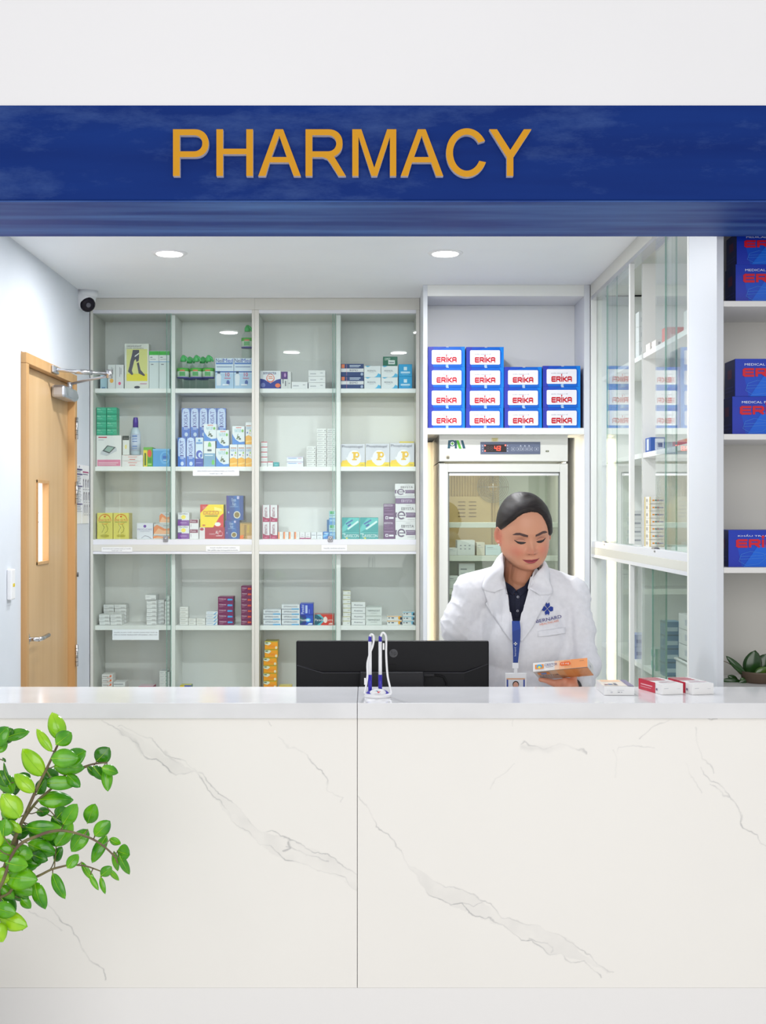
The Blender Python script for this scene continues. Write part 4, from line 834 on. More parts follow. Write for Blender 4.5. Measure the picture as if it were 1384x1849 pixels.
C1(722, 748, 797.5, 1, {'b': (240, 220, 70), 'p': []}, 'yellow box standing behind the rightmost yellow letter box', G2, D=6.38)
# --- third shelf
YW = {'b': (226, 216, 112), 's': (222, 205, 120), 'p': [('E', .5, .76, .38, .2, (222, 140, 60)), ('E', .5, .75, .33, .17, (232, 220, 110)), ('R', .0, .6, 1, .755, (226, 216, 112)), ('T', 'GENACOL PLUS', .06, .68, .94, .77, (215, 90, 60)), ('E', .5, .86, .07, .03, (215, 100, 60)), ('R', .12, .64, .88, .66, (130, 140, 70)), ('S', [(.35, .55), (.48, .45), (.38, .32), (.32, .25)], .012, (120, 120, 60)), ('S', [(.58, .55), (.7, .4), (.64, .28), (.5, .22)], .012, (120, 120, 60)), ('E', .5, .12, .28, .05, (190, 180, 80))]}
C1(175.2, 203.7, 926.7, 2, YW, 'yellow box with a waist outline, left of two', G3); C1(204.4, 233, 926.7, 2, YW, 'yellow box with a waist outline, right of two', G3)
C1(247, 276.5, 945, 2, {'b': (226, 227, 234), 'p': [('E', .5, .8, .09, .09, (120, 80, 170)), ('T', 'PROCUCARE', .05, .54, .95, .66, (170, 160, 195)), ('S', [(.3, .06), (.5, .2), (.7, .16), (.9, .02)], .02, (110, 100, 120)), ('R', .2, .46, .8, .48, (190, 190, 205))]}, 'white box with a small purple flower', G3)
MU = {'b': (206, 206, 204), 'p': [('P', [(0, .15), (0, .7), (.2, .9), (.5, .7), (.7, .55), (1, .6), (1, .05), (.4, .05)], (236, 150, 100)), ('P', [(0, .1), (.3, .6), (.6, .4), (1, .4), (1, .15), (.5, .12)], (244, 190, 150)), ('R', 0, 0, 1, .1, (232, 232, 230)), ('R', .6, .78, .95, .86, (170, 170, 172))]}
C1(276.8, 306.5, 967, 2, MU, 'grey and orange box, bottommost of the muscle pile', G3); carton(277.6, 306.5, 946, L_(2) + PZ(967, ID) - SHELF[2], ID, MU, 'grey and orange box, middle of the muscle pile', G3); carton(288, 306.5, 925.5, L_(2) + PZ(946, ID) - SHELF[2], ID, MU, 'grey and orange box, topmost of the muscle pile', G3)
OP = {'b': (230, 231, 233), 'p': [('R', 0, 0, 1, .42, (130, 70, 160)), ('R', .0, .42, .35, .5, (120, 120, 150)), ('E', .5, .66, .2, .15, (244, 226, 80)), ('T', 'OptiBac', .1, .84, .9, .96, (80, 90, 110)), ('R', .2, .2, .8, .24, (200, 170, 220))]}
pile(321.2, 341.8, 926, L_(2), ID, 2, OP, 'white and purple box with a yellow sun, {}', G3)
PO = {'b': (232, 230, 232), 'p': [('R', .02, .62, .92, .96, (130, 50, 80)), ('T', 'Polin', .1, .7, .7, .88, (235, 215, 225)), ('R', .1, .2, .2, .5, (200, 190, 200))]}
pile(342.5, 359, 938, L_(2), ID, 2, PO, 'small white box with maroon label, {}', G3)
za_ = C1(360, 406, 953, 2, {'b': (176, 36, 56), 's': (150, 30, 48), 'p': [('R', 0, 0, .22, 1, (226, 222, 222)), ('E', .1, .85, .08, .12, (176, 36, 56)), ('T', 'ALO', .64, .42, .86, .74, (240, 235, 235)), ('T', 'FORTE', .4, .36, .62, .48, (230, 200, 205)), ('E', .84, .45, .1, .2, (215, 120, 130)), ('E', .84, .45, .07, .14, (176, 36, 56)), ('R', .66, .24, .9, .3, (230, 200, 205))]}, 'dark red box lying beneath the red and yellow box', G3)
carton(361.6, 404, 911.5, L_(2) + za_ + .0004, ID, {'b': (250, 222, 20), 's': (205, 190, 60), 'p': [('P', [(0, 1), (.36, 1), (0, .62)], (214, 50, 50)), ('P', [(1, 0), (.55, 0), (.85, .5), (1, .62)], (214, 50, 50)), ('E', .75, .14, .13, .09, (240, 238, 230)), ('P', [(.6, .9), (.9, .82), (.95, .7), (.6, .75)], (252, 240, 130)), ('T', 'DIZZO', .14, .56, .8, .72, (206, 50, 30)), ('R', .2, .48, .75, .52, (120, 120, 30)), ('T', 'O.N', .1, .8, .26, .92, (240, 190, 180)), ('R', .1, .07, .22, .12, (214, 90, 50))]}, 'yellow and red diagonal box, brightest on the third shelf', G3)
OC = {'b': (52, 84, 150), 's': (70, 88, 96), 'p': [('P', [(.5, 0), (.85, 0), (.7, 1), (.45, 1)], (48, 104, 175)), ('P', [(0, 0), (.25, 0), (.1, 1), (0, 1)], (70, 60, 140)), ('T', 'Ocean', .3, .76, .56, .9, (190, 215, 235)), ('T', 'Fish', .36, .58, .56, .72, (190, 215, 235)), ('R', .62, .86, .75, .98, (190, 190, 220)), ('E', .62, .22, .2, .15, (215, 215, 200)), ('E', .62, .22, .15, .11, (140, 120, 60)), ('R', .1, .28, .16, .36, (150, 180, 210)), ('R', .2, .54, .7, .56, (130, 170, 210))]}
ho = C1(406.5, 433, 940, 2, OC, 'dark blue fish oil box, lower one', G3); carton(409, 440, 895.5, L_(2) + ho + .0004, ID, OC, 'dark blue fish oil box, upper one', G3)
C1(433.4, 455.2, 944, 2, {'b': (200, 160, 86), 'p': [('V', 'Nuvito', .3, .05, .52, .85, (80, 55, 30)), ('V', 'Kids', .6, .4, .78, .85, (235, 215, 60)), ('P', [(0, 0), (.3, 0), (.3, .25), (.0, .2)], (240, 120, 40)), ('R', .6, 0, 1, .2, (226, 190, 150)), ('R', 0, .93, 1, 1, (160, 140, 90))]}, 'golden brown box with vertical lettering at the shelf right end', G3)
BE = {'b': (228, 226, 228), 's': (170, 60, 90), 't': (150, 60, 85), 'p': [('R', 0, 0, 1, .22, (178, 44, 92)), ('P', [(0, .22), (0, .32), (.35, .2), (.6, .22)], (178, 44, 92)), ('R', 0, 0, .08, 1, (190, 130, 150)), ('V', 'BENITA', .32, .3, .68, .86, (150, 50, 90)), ('R', .3, .06, .7, .1, (220, 140, 170))]}
pile(474, 487.2, 912, L_(2), ID, 2, BE, 'white and crimson upright box, left column, {}', G3); pile(487.6, 501, 912, L_(2), ID, 2, BE, 'white and crimson upright box, right column, {}', G3)
OS = {'b': (230, 230, 228), 'p': [('R', .02, 0, .28, 1, (238, 140, 90)), ('R', .28, 0, .36, 1, (244, 190, 150)), ('R', .5, .3, .56, .8, (190, 190, 195)), ('R', .68, .2, .72, .8, (205, 205, 205))]}
for i, a in enumerate((502, 511.9, 521.8, 531.7)): C1(a, a + 9.5, 961, 2, OS, 'small white box with an orange stripe, %s of four' % ['first', 'second', 'third', 'fourth'][i], G3, d=.06)
MG = {'b': (230, 229, 231), 'p': [('R', 0, 0, 1, .16, (170, 40, 110)), ('R', .2, .35, .8, .4, (150, 150, 160)), ('R', .4, .62, .6, .68, (150, 150, 160))]}
C1(541.4, 551, 961.5, 2, MG, 'small white box with magenta base, left of two', G3, d=.06); C1(551.4, 561.3, 961.5, 2, MG, 'small white box with magenta base, right of two', G3, d=.06)
GG = {'b': (226, 228, 232), 'p': [('R', .1, .5, .8, .6, (170, 172, 185)), ('R', .3, .1, .7, .16, (185, 190, 200))]}
C1(562, 572, 961.5, 2, GG, 'small plain grey white box, left of two', G3, d=.06); C1(572.4, 583.2, 961.5, 2, GG, 'small plain grey white box, right of two', G3, d=.06)
C1(583.7, 594, 960.5, 2, {'b': (60, 130, 205), 'p': [('P', [(0, .2), (.5, .3), (1, .7), (1, .9), (.4, .6), (0, .5)], (120, 190, 235)), ('R', .2, .7, .8, .85, (190, 215, 240))]}, 'small blue box between white boxes and teal boxes', G3, d=.06)
TB = {'b': (178, 215, 226), 'p': [('R', .15, .78, .8, .98, (60, 180, 110)), ('R', 0, 0, 1, .5, (90, 155, 215)), ('R', .1, .25, .9, .4, (150, 200, 235)), ('R', .1, .64, .9, .7, (110, 170, 190))]}
pile(594.3, 606, 923, L_(2), ID, 2, TB, 'pale teal box with a green cap picture, {}', G3); C1(590.5, 596, 939, 2, {'b': (70, 140, 200), 'p': []}, 'blue box edge showing behind the teal boxes', G3, D=6.38)
GV = {'b': (38, 160, 160), 't': (50, 140, 140), 'p': [('P', [(.02, .3), (.98, .8), (.98, .98), (.4, .98), (.0, .5)], (90, 195, 190)), ('P', [(.3, .48), (.9, .86), (.96, .78), (.36, .42)], (205, 235, 232)), ('P', [(.2, .72), (.6, .92), (.64, .86), (.25, .66)], (60, 110, 170)), ('P', [(.3, .62), (.5, .72), (.52, .64), (.36, .56)], (50, 90, 160)), ('R', 0, .28, 1, .3, (110, 210, 205)), ('T', 'GAVISCON', .12, .07, .96, .22, (236, 245, 245)), ('E', .28, .035, .06, .033, (220, 215, 80)), ('R', .02, .22, .2, .26, (190, 230, 230))]}
C1(617.6, 649.6, 935, 2, GV, 'teal box with sachet pictures, left of two', G3); C1(650.1, 683.6, 935, 2, GV, 'teal box with sachet pictures, right of two', G3)
EP = {'b': (104, 68, 112), 'p': [('T', 'EBYSTA', .06, .84, .8, .96, (232, 225, 236)), ('R', .08, .72, .5, .75, (160, 130, 165)), ('R', .08, .6, .8, .62, (150, 120, 155)), ('R', .08, .4, .85, .43, (170, 140, 175)), ('R', .16, .12, .4, .28, (232, 228, 236)), ('R', .48, .14, .88, .24, (232, 228, 236)), ('R', .22, .16, .34, .24, (90, 60, 100))]}
pile(693, 713.8, 910, L_(2), ID, 2, EP, 'purple box side with white print, {}', G3)
EBW = {'b': (230, 229, 230), 's': (215, 215, 220), 'p': [('R', 0, .22, 1, .5, (110, 84, 122)), ('E', .3, .34, .24, .28, (230, 229, 230)), ('E', .3, .34, .2, .24, (100, 84, 112)), ('E', .3, .34, .13, .15, (230, 229, 230)), ('R', .14, .31, .48, .37, (100, 84, 112)), ('R', .4, .2, .52, .3, (230, 229, 230)), ('T', 'EBYSTA', .3, .64, .92, .8, (80, 78, 88)), ('R', .55, .4, .95, .43, (190, 175, 200)), ('R', .55, .32, .9, .34, (190, 175, 200)), ('R', .6, .1, .95, .12, (170, 168, 172)), ('R', .52, .9, .75, .92, (170, 168, 172))]}
ze = PZ(910, ID)
pile(714.2, 750.8, 910, L_(2), ID, 2, EBW, 'white and purple box with a round letter, upright pile, {}', G3)
carton(714.5, 750, 896.5, ze + .0004, ID, {'b': (118, 90, 130), 't': (205, 205, 210), 'p': [('R', 0, .72, 1, 1, (208, 208, 212)), ('T', 'EBYSTA', .3, .2, .85, .55, (215, 205, 222))]}, 'flat purple box lying between the white and purple boxes', G3)
carton(713.5, 749, 874, PZ(896.5, ID) + .0006, ID, EBW, 'white and purple box with a round letter, topmost, partly cut', G3)
fm_ = [('T', 'THU\u1ED0C KH\u00D4NG K\u00CA \u00D0O\u2019N', .08, .3, .92, .62, (80, 85, 100))]
for a, b, c, d, pr, lb in ((183.5, 239, 997, 988.5, [('T', 'S\u1EA2N PH\u1EA8M N\u00C0Y KH\u00D4NG PH\u1EA2I L\u00C0 THU\u1ED0C', .04, .56, .96, .82, (80, 85, 100)), ('T', 'THI\u1EBET B\u1ECA Y T\u1EBE', .32, .14, .66, .4, (80, 85, 100))], 'white printed strip on the middle board, nearest the wooden door'),
        (372, 433, 996.6, 986.5, [('T', 'TH\u1EF0C PH\u1EA8M CH\u1EE8C N\u0102NG', .12, .55, .88, .85, (60, 65, 80)), ('T', 'S\u1EA3n ph\u1EA9m n\u00E0y kh\u00F4ng ph\u1EA3i l\u00E0 thu\u1ED1c', .05, .12, .95, .42, (60, 65, 80))], 'white printed strip on the middle board, below the dark blue boxes'),
        (581, 627, 995, 984.5, fm_, 'white printed strip on the middle board, below the teal boxes')):
    D_ = CD - .003; plate('shelf_notice', PX(a, D_), PX(b, D_), PZ(c, D_), PZ(d, D_), D_, pr, (238, 240, 240), lb, 'notice', group='printed strips on the middle boards')
D_ = CD + .0075
plate('shelf_notice', PX(203, D_), PX(287, D_), PZ(1156, D_), PZ(1137, D_), D_ , [('T', 'THU\u1ED0C DU\u2019O\u2019C CH\u1EA4T THU\u1ED8C DANH M\u1EE4C CH\u1EA4T B\u1ECA', .03, .64, .97, .8, (80, 88, 98)), ('T', 'C\u1EA4M S\u1EEC D\u1EE4NG TRONG M\u1ED8T S\u1ED0 NG\u00C0NH, L\u0128NH V\u1EF0C', .03, .42, .97, .58, (80, 88, 98))], (222, 234, 236), 'white printed notice on the glass below the fourth shelf', 'notice')
# --- fourth shelf (tops visible)
WT = {'b': (230, 231, 230), 't': (212, 214, 212), 'p': [('R', .55, .15, .9, .4, (200, 200, 200)), ('R', 0, 0, 1, .07, (150, 150, 150)), ('R', .1, .6, .4, .68, (190, 190, 195))]}
k = 0
for a, b, cn in ((179, 198.3, 'left'), (198.8, 220, 'right')): pile(a, b, 1110, L_(3), 6.285, 3, WT, 'plain white box, low front block, %s column, {}' % cn, G4, d=.07, jit=.8)
for a, b, cn in ((187, 206, 'left'), (206.5, 228, 'right')): pile(a, b, 1092.3, L_(3), 6.40, 5, WT, 'plain white box, back block, %s column, {}' % cn, G4, d=.08, jit=.8)
pile(265, 283, 1084, L_(3), 6.29, 6, WT, 'plain white box, left column near the divider, {}', G4, d=.09, jit=.8); carton(262.3, 282, 1075, PZ(1084, 6.29) + .0006, 6.285, WT, 'plain white box crowning the left column, pushed out', G4, d=.1)
pile(284, 297, 1084, L_(3), 6.35, 6, WT, 'plain white box, middle column near the divider, {}', G4, d=.08, jit=.8)
pile(297.6, 306.8, 1086.3, L_(3), 6.285, 6, WT, 'plain white box, column touching the divider, {}', G4, d=.09, jit=.3); carton(300, 306.8, 1077, PZ(1086.3, 6.285) + .0006, 6.30, WT, 'plain white box crowning the column touching the divider', G4, d=.08)
SW = {'b': (230, 230, 226), 't': (215, 215, 212), 'p': [('R', .1, .45, .7, .6, (190, 188, 182)), ('R', 0, 0, 1, .06, (170, 170, 168))]}
pile(324.6, 340, 1096.3, L_(3), 6.29, 5, SW, 'tiny white box beside the divider, {} of five', G4, d=.05)
for a, b, cn in ((340.4, 354.3, 'left'), (354.8, 371.3, 'right')): pile(a, b, 1117, L_(3), 6.29, 2, SW, 'tiny white box in the %s low pair, {}' % cn, G4, d=.05)
pile(372, 393.4, 1104.5, L_(3), 6.285, 4, {'b': (230, 234, 238), 't': (218, 222, 226), 'p': [('P', [(.6, 0), (.75, 0), (.95, .8), (.85, .8)], (110, 170, 220)), ('R', .1, .5, .6, .62, (160, 180, 205)), ('R', 0, 0, 1, .08, (165, 175, 190))]}, 'white box with pale blue slash, {} of four', G4, d=.07, jit=.6)
def VO(c): return {'b': (122, 24, 86), 's': (96, 20, 66), 't': (140, 50, 105), 'p': [('T', 'Voltaren', .06, .5, .52, .76, (238, 215, 228)), ('P', [(.6, .46), (.64, .32), (.92, .36), (.95, .5), (.92, .64), (.64, .68)], c), ('R', .06, .2, .3, .26, (180, 120, 150)), ('R', .06, .32, .4, .36, (180, 120, 150))]}
pile(394, 422, 1078, L_(3), 6.285, 5, VO((60, 160, 225)), 'maroon box with a blue pill mark, {} of five', G4, d=.08, jit=.8)
pile(435.5, 455.2, 1058.5, L_(3), 6.285, 7, VO((238, 90, 50)), 'maroon box with a red pill mark, {} of seven', G4, d=.08, jit=.4)
EF = {'b': (226, 229, 232), 't': (212, 215, 218), 'p': [('R', 0, .02, .6, .22, (170, 176, 186)), ('R', .55, .02, .96, .24, (90, 170, 220)), ('T', 'EFFERALGAN', .12, .45, .86, .78, (110, 112, 125))]}
pile(475.3, 507.6, 1101, L_(3), 6.285, 3, EF, 'white fever tablet box with a blue tab, short pile, {}', G4, d=.08, jit=.8); pile(508.8, 541.6, 1092, L_(3), 6.285, 4, EF, 'white fever tablet box with a blue tab, taller pile, {}', G4, d=.08, jit=.8)
PA = {'b': (24, 46, 130), 's': (40, 60, 140), 't': (60, 80, 160), 'p': [('P', [(.0, .1), (.45, .5), (0, .9)], (18, 90, 110)), ('P', [(.4, .0), (1, 0), (1, 1), (.4, 1), (.55, .5)], (30, 80, 190)), ('E', .62, .5, .2, .2, (90, 190, 235)), ('E', .62, .5, .1, .1, (220, 240, 250)), ('T', 'Panadol', .02, .4, .54, .62, (238, 240, 245)), ('P', [(.55, .05), (.95, .05), (.95, .2), (.7, .2)], (215, 225, 240))]}
hp_ = C1(542, 565.8, 1111, 3, PA, 'blue painkiller box with a starburst, lower of two blue boxes', G4, D=6.285); carton(542.2, 566, 1090.5, L_(3) + hp_ + .0004, 6.285, {'b': (36, 66, 185), 's': (110, 130, 200), 't': (90, 110, 190), 'p': [('V', 'Panadol', .08, .1, .3, .9, (215, 225, 245)), ('R', .4, .15, .56, .85, (190, 205, 240)), ('R', .68, .1, .72, .5, (150, 170, 225))]}, 'blue box with upright lettering, upper of two blue boxes', G4)
C1(568, 603.6, 1110, 3, {'b': (214, 60, 44), 's': (150, 60, 60), 't': (200, 110, 100), 'p': [('P', [(0, 0), (.2, 0), (.5, .5), (.2, 1), (0, 1)], (14, 88, 110)), ('P', [(.12, 1), (.3, 1), (.56, .5), (.3, 0), (.12, 0), (.48, .5)], (90, 180, 190)), ('E', .56, .5, .1, .3, (245, 225, 215)), ('T', 'Panadol', .04, .38, .5, .6, (240, 242, 245)), ('T', 'Extra', .62, .38, .94, .6, (245, 225, 220)), ('P', [(.7, .06), (.92, .06), (.92, .22), (.78, .22)], (240, 200, 190))]}, 'red and teal painkiller box with a starburst', G4, D=6.285)
pile(618.8, 633.4, 1067, L_(3), 6.285, 8, {'b': (228, 229, 224), 't': (210, 210, 205), 'p': [('R', .0, .9, 1, 1, (205, 195, 130)), ('R', .6, .4, .9, .55, (190, 190, 190)), ('R', .0, 0, .04, 1, (180, 180, 175))]}, 'tiny white box in the narrow column, {}', G4, d=.05, jit=.8)
pile(634.8, 660, 1087.5, L_(3), 6.285, 4, {'b': (230, 231, 230), 't': (214, 214, 205), 'p': [('T', 'Acemuc', .18, .36, .82, .64, (70, 80, 95)), ('R', 0, 0, 1, .05, (160, 165, 165))]}, 'white box with short grey lettering, {} of four', G4, d=.08, jit=.6)
pile(661, 690, 1096, L_(3), 6.285, 2, {'b': (222, 226, 222), 't': (206, 212, 206), 'p': [('R', .02, .04, .98, .05, (150, 158, 155)), ('R', .02, .94, .98, .96, (150, 158, 155)), ('T', 'TERPINZOAT', .1, .48, .88, .66, (120, 128, 130)), ('R', .3, .3, .7, .33, (170, 175, 175))]}, 'larger white box with long grey lettering, {} of two', G4, d=.09)
def OB(c): return {'b': (226, 228, 226), 't': (212, 214, 210), 'p': [('R', .1, .4, .18, .62, (60, 65, 75)), ('R', .3, .4, .46, .62, (90, 95, 105)), ('E', .86, .5, .12, .36, c), ('E', .94, .42, .08, .3, (70, 80, 95)), ('R', 0, .8, 1, .9, c)]}
pile(698.8, 726, 1112, L_(3), 6.285, 2, OB((244, 176, 60)), 'small white box with an orange moon, {} of two', G4, d=.07, jit=.8); pile(727, 748.6, 1104.5, L_(3), 6.285, 3, OB((120, 190, 220)), 'small white box with a blue moon, {} of three', G4, d=.07, jit=.6)
# --- lowest visible shelf
RO = {'b': (232, 229, 226), 't': (222, 220, 216), 'p': [('P', [(.62, .3), (.78, .6), (.7, .8), (.92, .8), (.88, .3)], (236, 120, 80)), ('R', .08, .4, .6, .52, (150, 140, 140)), ('R', .5, .2, .6, .3, (226, 110, 80)), ('R', 0, 0, 1, .06, (180, 150, 140))]}
pile(184, 203.5, 1218, L_(4), 6.285, 7, RO, 'white box with an orange arrow mark, {} of the pile', G5, d=.08)
pile(204.5, 226, 1232, L_(4), 6.285, 5, {'b': (226, 227, 226), 't': (220, 221, 220), 'p': [('R', .05, .4, .85, .6, (150, 152, 158)), ('R', 0, 0, 1, .05, (165, 165, 165))]}, 'white box with grey lettering beside the arrow pile, {}', G5, d=.09)
C1(249.6, 276.5, 1240, 4, {'b': (200, 50, 95), 't': (222, 196, 205), 'p': []}, 'crimson box whose top just shows above the counter', G5, d=.09, D=6.285)
pile(288, 302, 1212, L_(4), 6.285, 9, DOT | {'t': (205, 208, 208)}, 'small grey white box, left column by the divider, {}', G5, d=.08); pile(302.4, 307, 1214, L_(4), 6.285, 9, DOT | {'t': (205, 208, 208)}, 'small grey white box, half hidden by the divider, {}', G5, d=.08)
C1(325, 345.3, 1238, 4, {'b': (90, 100, 180), 's': (90, 140, 90), 't': (200, 196, 90), 'p': [('R', 0, .6, .4, 1, (226, 196, 40)), ('R', .5, .7, .9, .9, (60, 120, 90))]}, 'small blue, yellow and green box just above the counter', G5, d=.06, D=6.285)
YO = {'b': (250, 166, 30), 's': (205, 180, 60), 't': (190, 180, 80), 'p': [('P', [(0, 1), (0, .62), (.3, .5), (.5, .75), (.35, 1)], (228, 232, 210)), ('R', .05, .74, .25, .86, (90, 110, 60)), ('R', 0, .92, 1, 1, (200, 190, 50)), ('T', 'START', .3, .3, .82, .5, (245, 120, 50)), ('E', .88, .22, .09, .18, (236, 225, 190)), ('R', 0, 0, 1, .05, (190, 150, 30))]}
hY = (PZ(1188, 6.285) - L_(4)) / 6
for i in range(6): carton(476, 500, 0, L_(4) + i * hY, 6.285, YO, 'orange and yellow box, lower part of the tall pile, %s' % ORD[7 - i], 'orange boxes beside the monitor', d=.1, h=hY - .0005)
h2 = (PZ(1158.5, 6.285) - PZ(1188, 6.285)) / 2
for i in range(2): carton(478.2, 502, 0, PZ(1188, 6.285) + i * h2 + .0002, 6.285, YO, 'orange and yellow box shifted right at the pile top, %s' % ('lower' if i == 0 else 'upper'), 'orange boxes beside the monitor', d=.1, h=h2 - .0005)
C1(504, 527, 1239, 4, {'b': (226, 186, 60), 't': (230, 214, 130), 'p': []}, 'flat yellow box just above the counter beside the monitor', G5, d=.07, D=6.285)

# ------------------------------------------------------------------ things in the right-hand glass cabinet
def rbox(x0, x1, y0, y1, z0, h, spec, label, group='boxes in the side cabinet', n=1):
    for i in range(n):
        me = carton_mesh(x1 - x0, y1 - y0, h - .0005, spec['b'], spec.get('p', []), spec.get('s'), spec.get('t'), .4, spec.get('sp', ()))
        o = bpy.data.objects.new('medicine_box', me); COL.objects.link(o); o.location = ((x0 + x1) / 2, y0, z0 + .0004 + i * h)
        tag(o, label.format('bottommost' if i == 0 else ORD[n - 1 - i]), 'box', group)
UC = {'b': (232, 230, 222), 'p': [('R', .2, .4, .35, .6, (226, 150, 60)), ('R', .38, .4, .5, .6, (60, 130, 120)), ('R', .52, .4, .62, .6, (200, 90, 80)), ('R', .64, .42, .95, .56, (130, 140, 190)), ('R', .0, 0, .06, 1, (240, 205, 90)), ('R', 0, 0, 1, .05, (180, 175, 160))], 'sp': [('E', .5, .5, .15, .25, (170, 165, 155)), ('R', .0, .0, .15, 1, (240, 215, 110))]}
rbox(1.083, 1.14, 4.86, 4.94, 1.466, .0275, UC, 'white and yellow box in the side cabinet pile, {}', n=7)
PB = {'b': (60, 96, 170), 'p': [('R', .3, .1, .9, .9, (215, 220, 235)), ('R', .5, .3, .8, .6, (50, 60, 120))], 'sp': [('R', .3, .1, .7, .9, (210, 218, 232))]}
rbox(1.083, 1.14, 4.84, 4.93, 1.832, .055, PB, 'blue and white packet on the side cabinet middle shelf')
rbox(1.085, 1.11, 4.86, 4.93, 2.222, .03, {'b': (232, 228, 222), 'p': [('R', .2, .3, .8, .5, (150, 140, 140))]}, 'tiny white box on the side cabinet top shelf, deepest')
rbox(1.085, 1.115, 4.76, 4.83, 2.222, .028, {'b': (232, 228, 222), 'p': [('R', .3, .2, .6, .7, (90, 90, 95))]}, 'tiny white box on the side cabinet top shelf, nearer')
rbox(1.085, 1.16, 4.60, 4.66, 2.222, .052, {'b': (222, 96, 84), 'p': [('R', .2, .3, .8, .5, (240, 180, 170))]}, 'salmon red box on the side cabinet top shelf')
rbox(1.085, 1.13, 4.28, 4.34, 2.222, .065, {'b': (226, 226, 224), 'p': [('R', .2, .3, .8, .5, (190, 190, 190))]}, 'upright white box on the side cabinet top shelf')
rbox(1.085, 1.12, 4.12, 4.17, 2.222, .034, {'b': (222, 224, 226), 'p': [('R', .2, .3, .8, .5, (150, 160, 175))]}, 'small white box, nearest pile on the side cabinet top shelf, {}', n=3)
rbox(1.085, 1.2, 4.2, 4.5, 1.832, .018, {'b': (200, 70, 80), 'p': [('R', .1, .2, .9, .5, (235, 170, 180))]}, 'flat red box on the side cabinet middle shelf')
rbox(1.085, 1.2, 4.12, 4.19, 1.832, .1, {'b': (235, 232, 214), 't': (240, 220, 90), 'p': [('R', .2, .3, .8, .8, (170, 170, 180))]}, 'upright cream box on the side cabinet middle shelf')
rbox(1.083, 1.14, 4.12, 4.16, 1.466, .028, {'b': (205, 70, 90), 'p': [('R', .2, .3, .8, .5, (240, 200, 205))]}, 'small crimson box at the near end of the side cabinet')
bk = empty('storage_basket', (1.17, 4.3, 1.0004), label='white plastic basket low in the side cabinet beside the shelf unit', category='basket')
mb = MB(); BKM = mat((236, 238, 236), .4, name='white_basket_plastic')
mb.box(-.075, .075, -.17, .17, 0, .004, BKM)
for x, y, sx_, sy_ in ((-.0775, 0, .0025, .17), (.0775, 0, .0025, .17), (0, -.1675, .0775, .0025), (0, .1675, .0775, .0025)): mb.box(x - sx_, x + sx_, y - sy_, y + sy_, 0, .08, BKM, bev=.001)
mb.build('basket_body', bk); MB().tube([(-.082, -.172, .082), (.082, -.172, .082), (.082, .172, .082), (-.082, .172, .082), (-.082, -.172, .082)], .005, BKM).build('rim', bk)
GB = {'b': (226, 227, 226), 't': (232, 232, 232), 'p': [('R', .2, .4, .7, .6, (170, 172, 178))], 'sp': [('R', .3, .3, .7, .7, (190, 194, 205)), ('R', 0, 0, 1, .03, (150, 150, 155))]}
rbox(1.095, 1.245, 4.15, 4.45, 1.0885, .052, GB, 'large white box piled on the white basket, {}', n=3)
rbox(1.083, 1.13, 4.76, 4.83, 1.0, .042, {'b': (220, 228, 228), 't': (210, 225, 222), 'p': [('R', .0, .0, .2, 1, (70, 180, 160)), ('R', .4, .4, .8, .6, (120, 150, 200))], 'sp': [('R', .1, .2, .5, .8, (90, 190, 175)), ('R', .6, .2, .9, .5, (120, 140, 200))]}, 'small white and teal box low in the side cabinet, {}', n=2)
rbox(1.083, 1.14, 4.60, 4.68, 1.0, .05, {'b': (90, 130, 175), 't': (120, 160, 190), 'p': [('R', .1, .3, .8, .6, (190, 210, 225)), ('R', 0, 0, 1, .06, (50, 80, 120))], 'sp': [('R', .1, .2, .9, .6, (60, 100, 160)), ('R', 0, .9, 1, 1, (40, 60, 110))]}, 'blue grey box piled low in the side cabinet, {}', n=4)
rbox(1.083, 1.14, 5.2, 5.3, 1.466, .035, GB, 'white box piled in the far half of the side cabinet, {}', n=4)
rbox(1.083, 1.14, 5.15, 5.25, 1.0, .05, {'b': (170, 180, 210), 'p': [('R', .2, .3, .8, .6, (110, 120, 170))]}, 'lilac grey box low in the far half of the side cabinet, {}', n=2)
rbox(1.083, 1.13, 5.05, 5.11, 2.222, .06, {'b': (228, 230, 230), 'p': [('R', .2, .3, .8, .6, (190, 195, 200))]}, 'white box piled in the far half, top shelf, {}', n=3)
# ------------------------------------------------------------------ monitor
MDp = 3.74; mx_ = lambda p: PX(p, MDp); mz = lambda p: PZ(p, MDp)
BLK = mat((24, 24, 27), .5, spec=.2, name='black_monitor_plastic'); BLK2 = mat((32, 32, 36), .4, spec=.25, name='charcoal_plastic'); BLK3 = mat((18, 18, 20), .5, spec=.2, name='matte_black')
mo = empty('monitor', (mx_(709), MDp, .7505), label='wide black computer monitor seen from behind, its stand hidden below the counter top', category='monitor')
q = lambda p: mx_(p) - mx_(709)
zt_m = mz(1158) - .7505; zbm = zt_m - .335
mb = MB(); mb.box(q(535), q(883.5), .0, .022, zbm, zt_m, BLK, bev=.004)
hw = q(883.5)
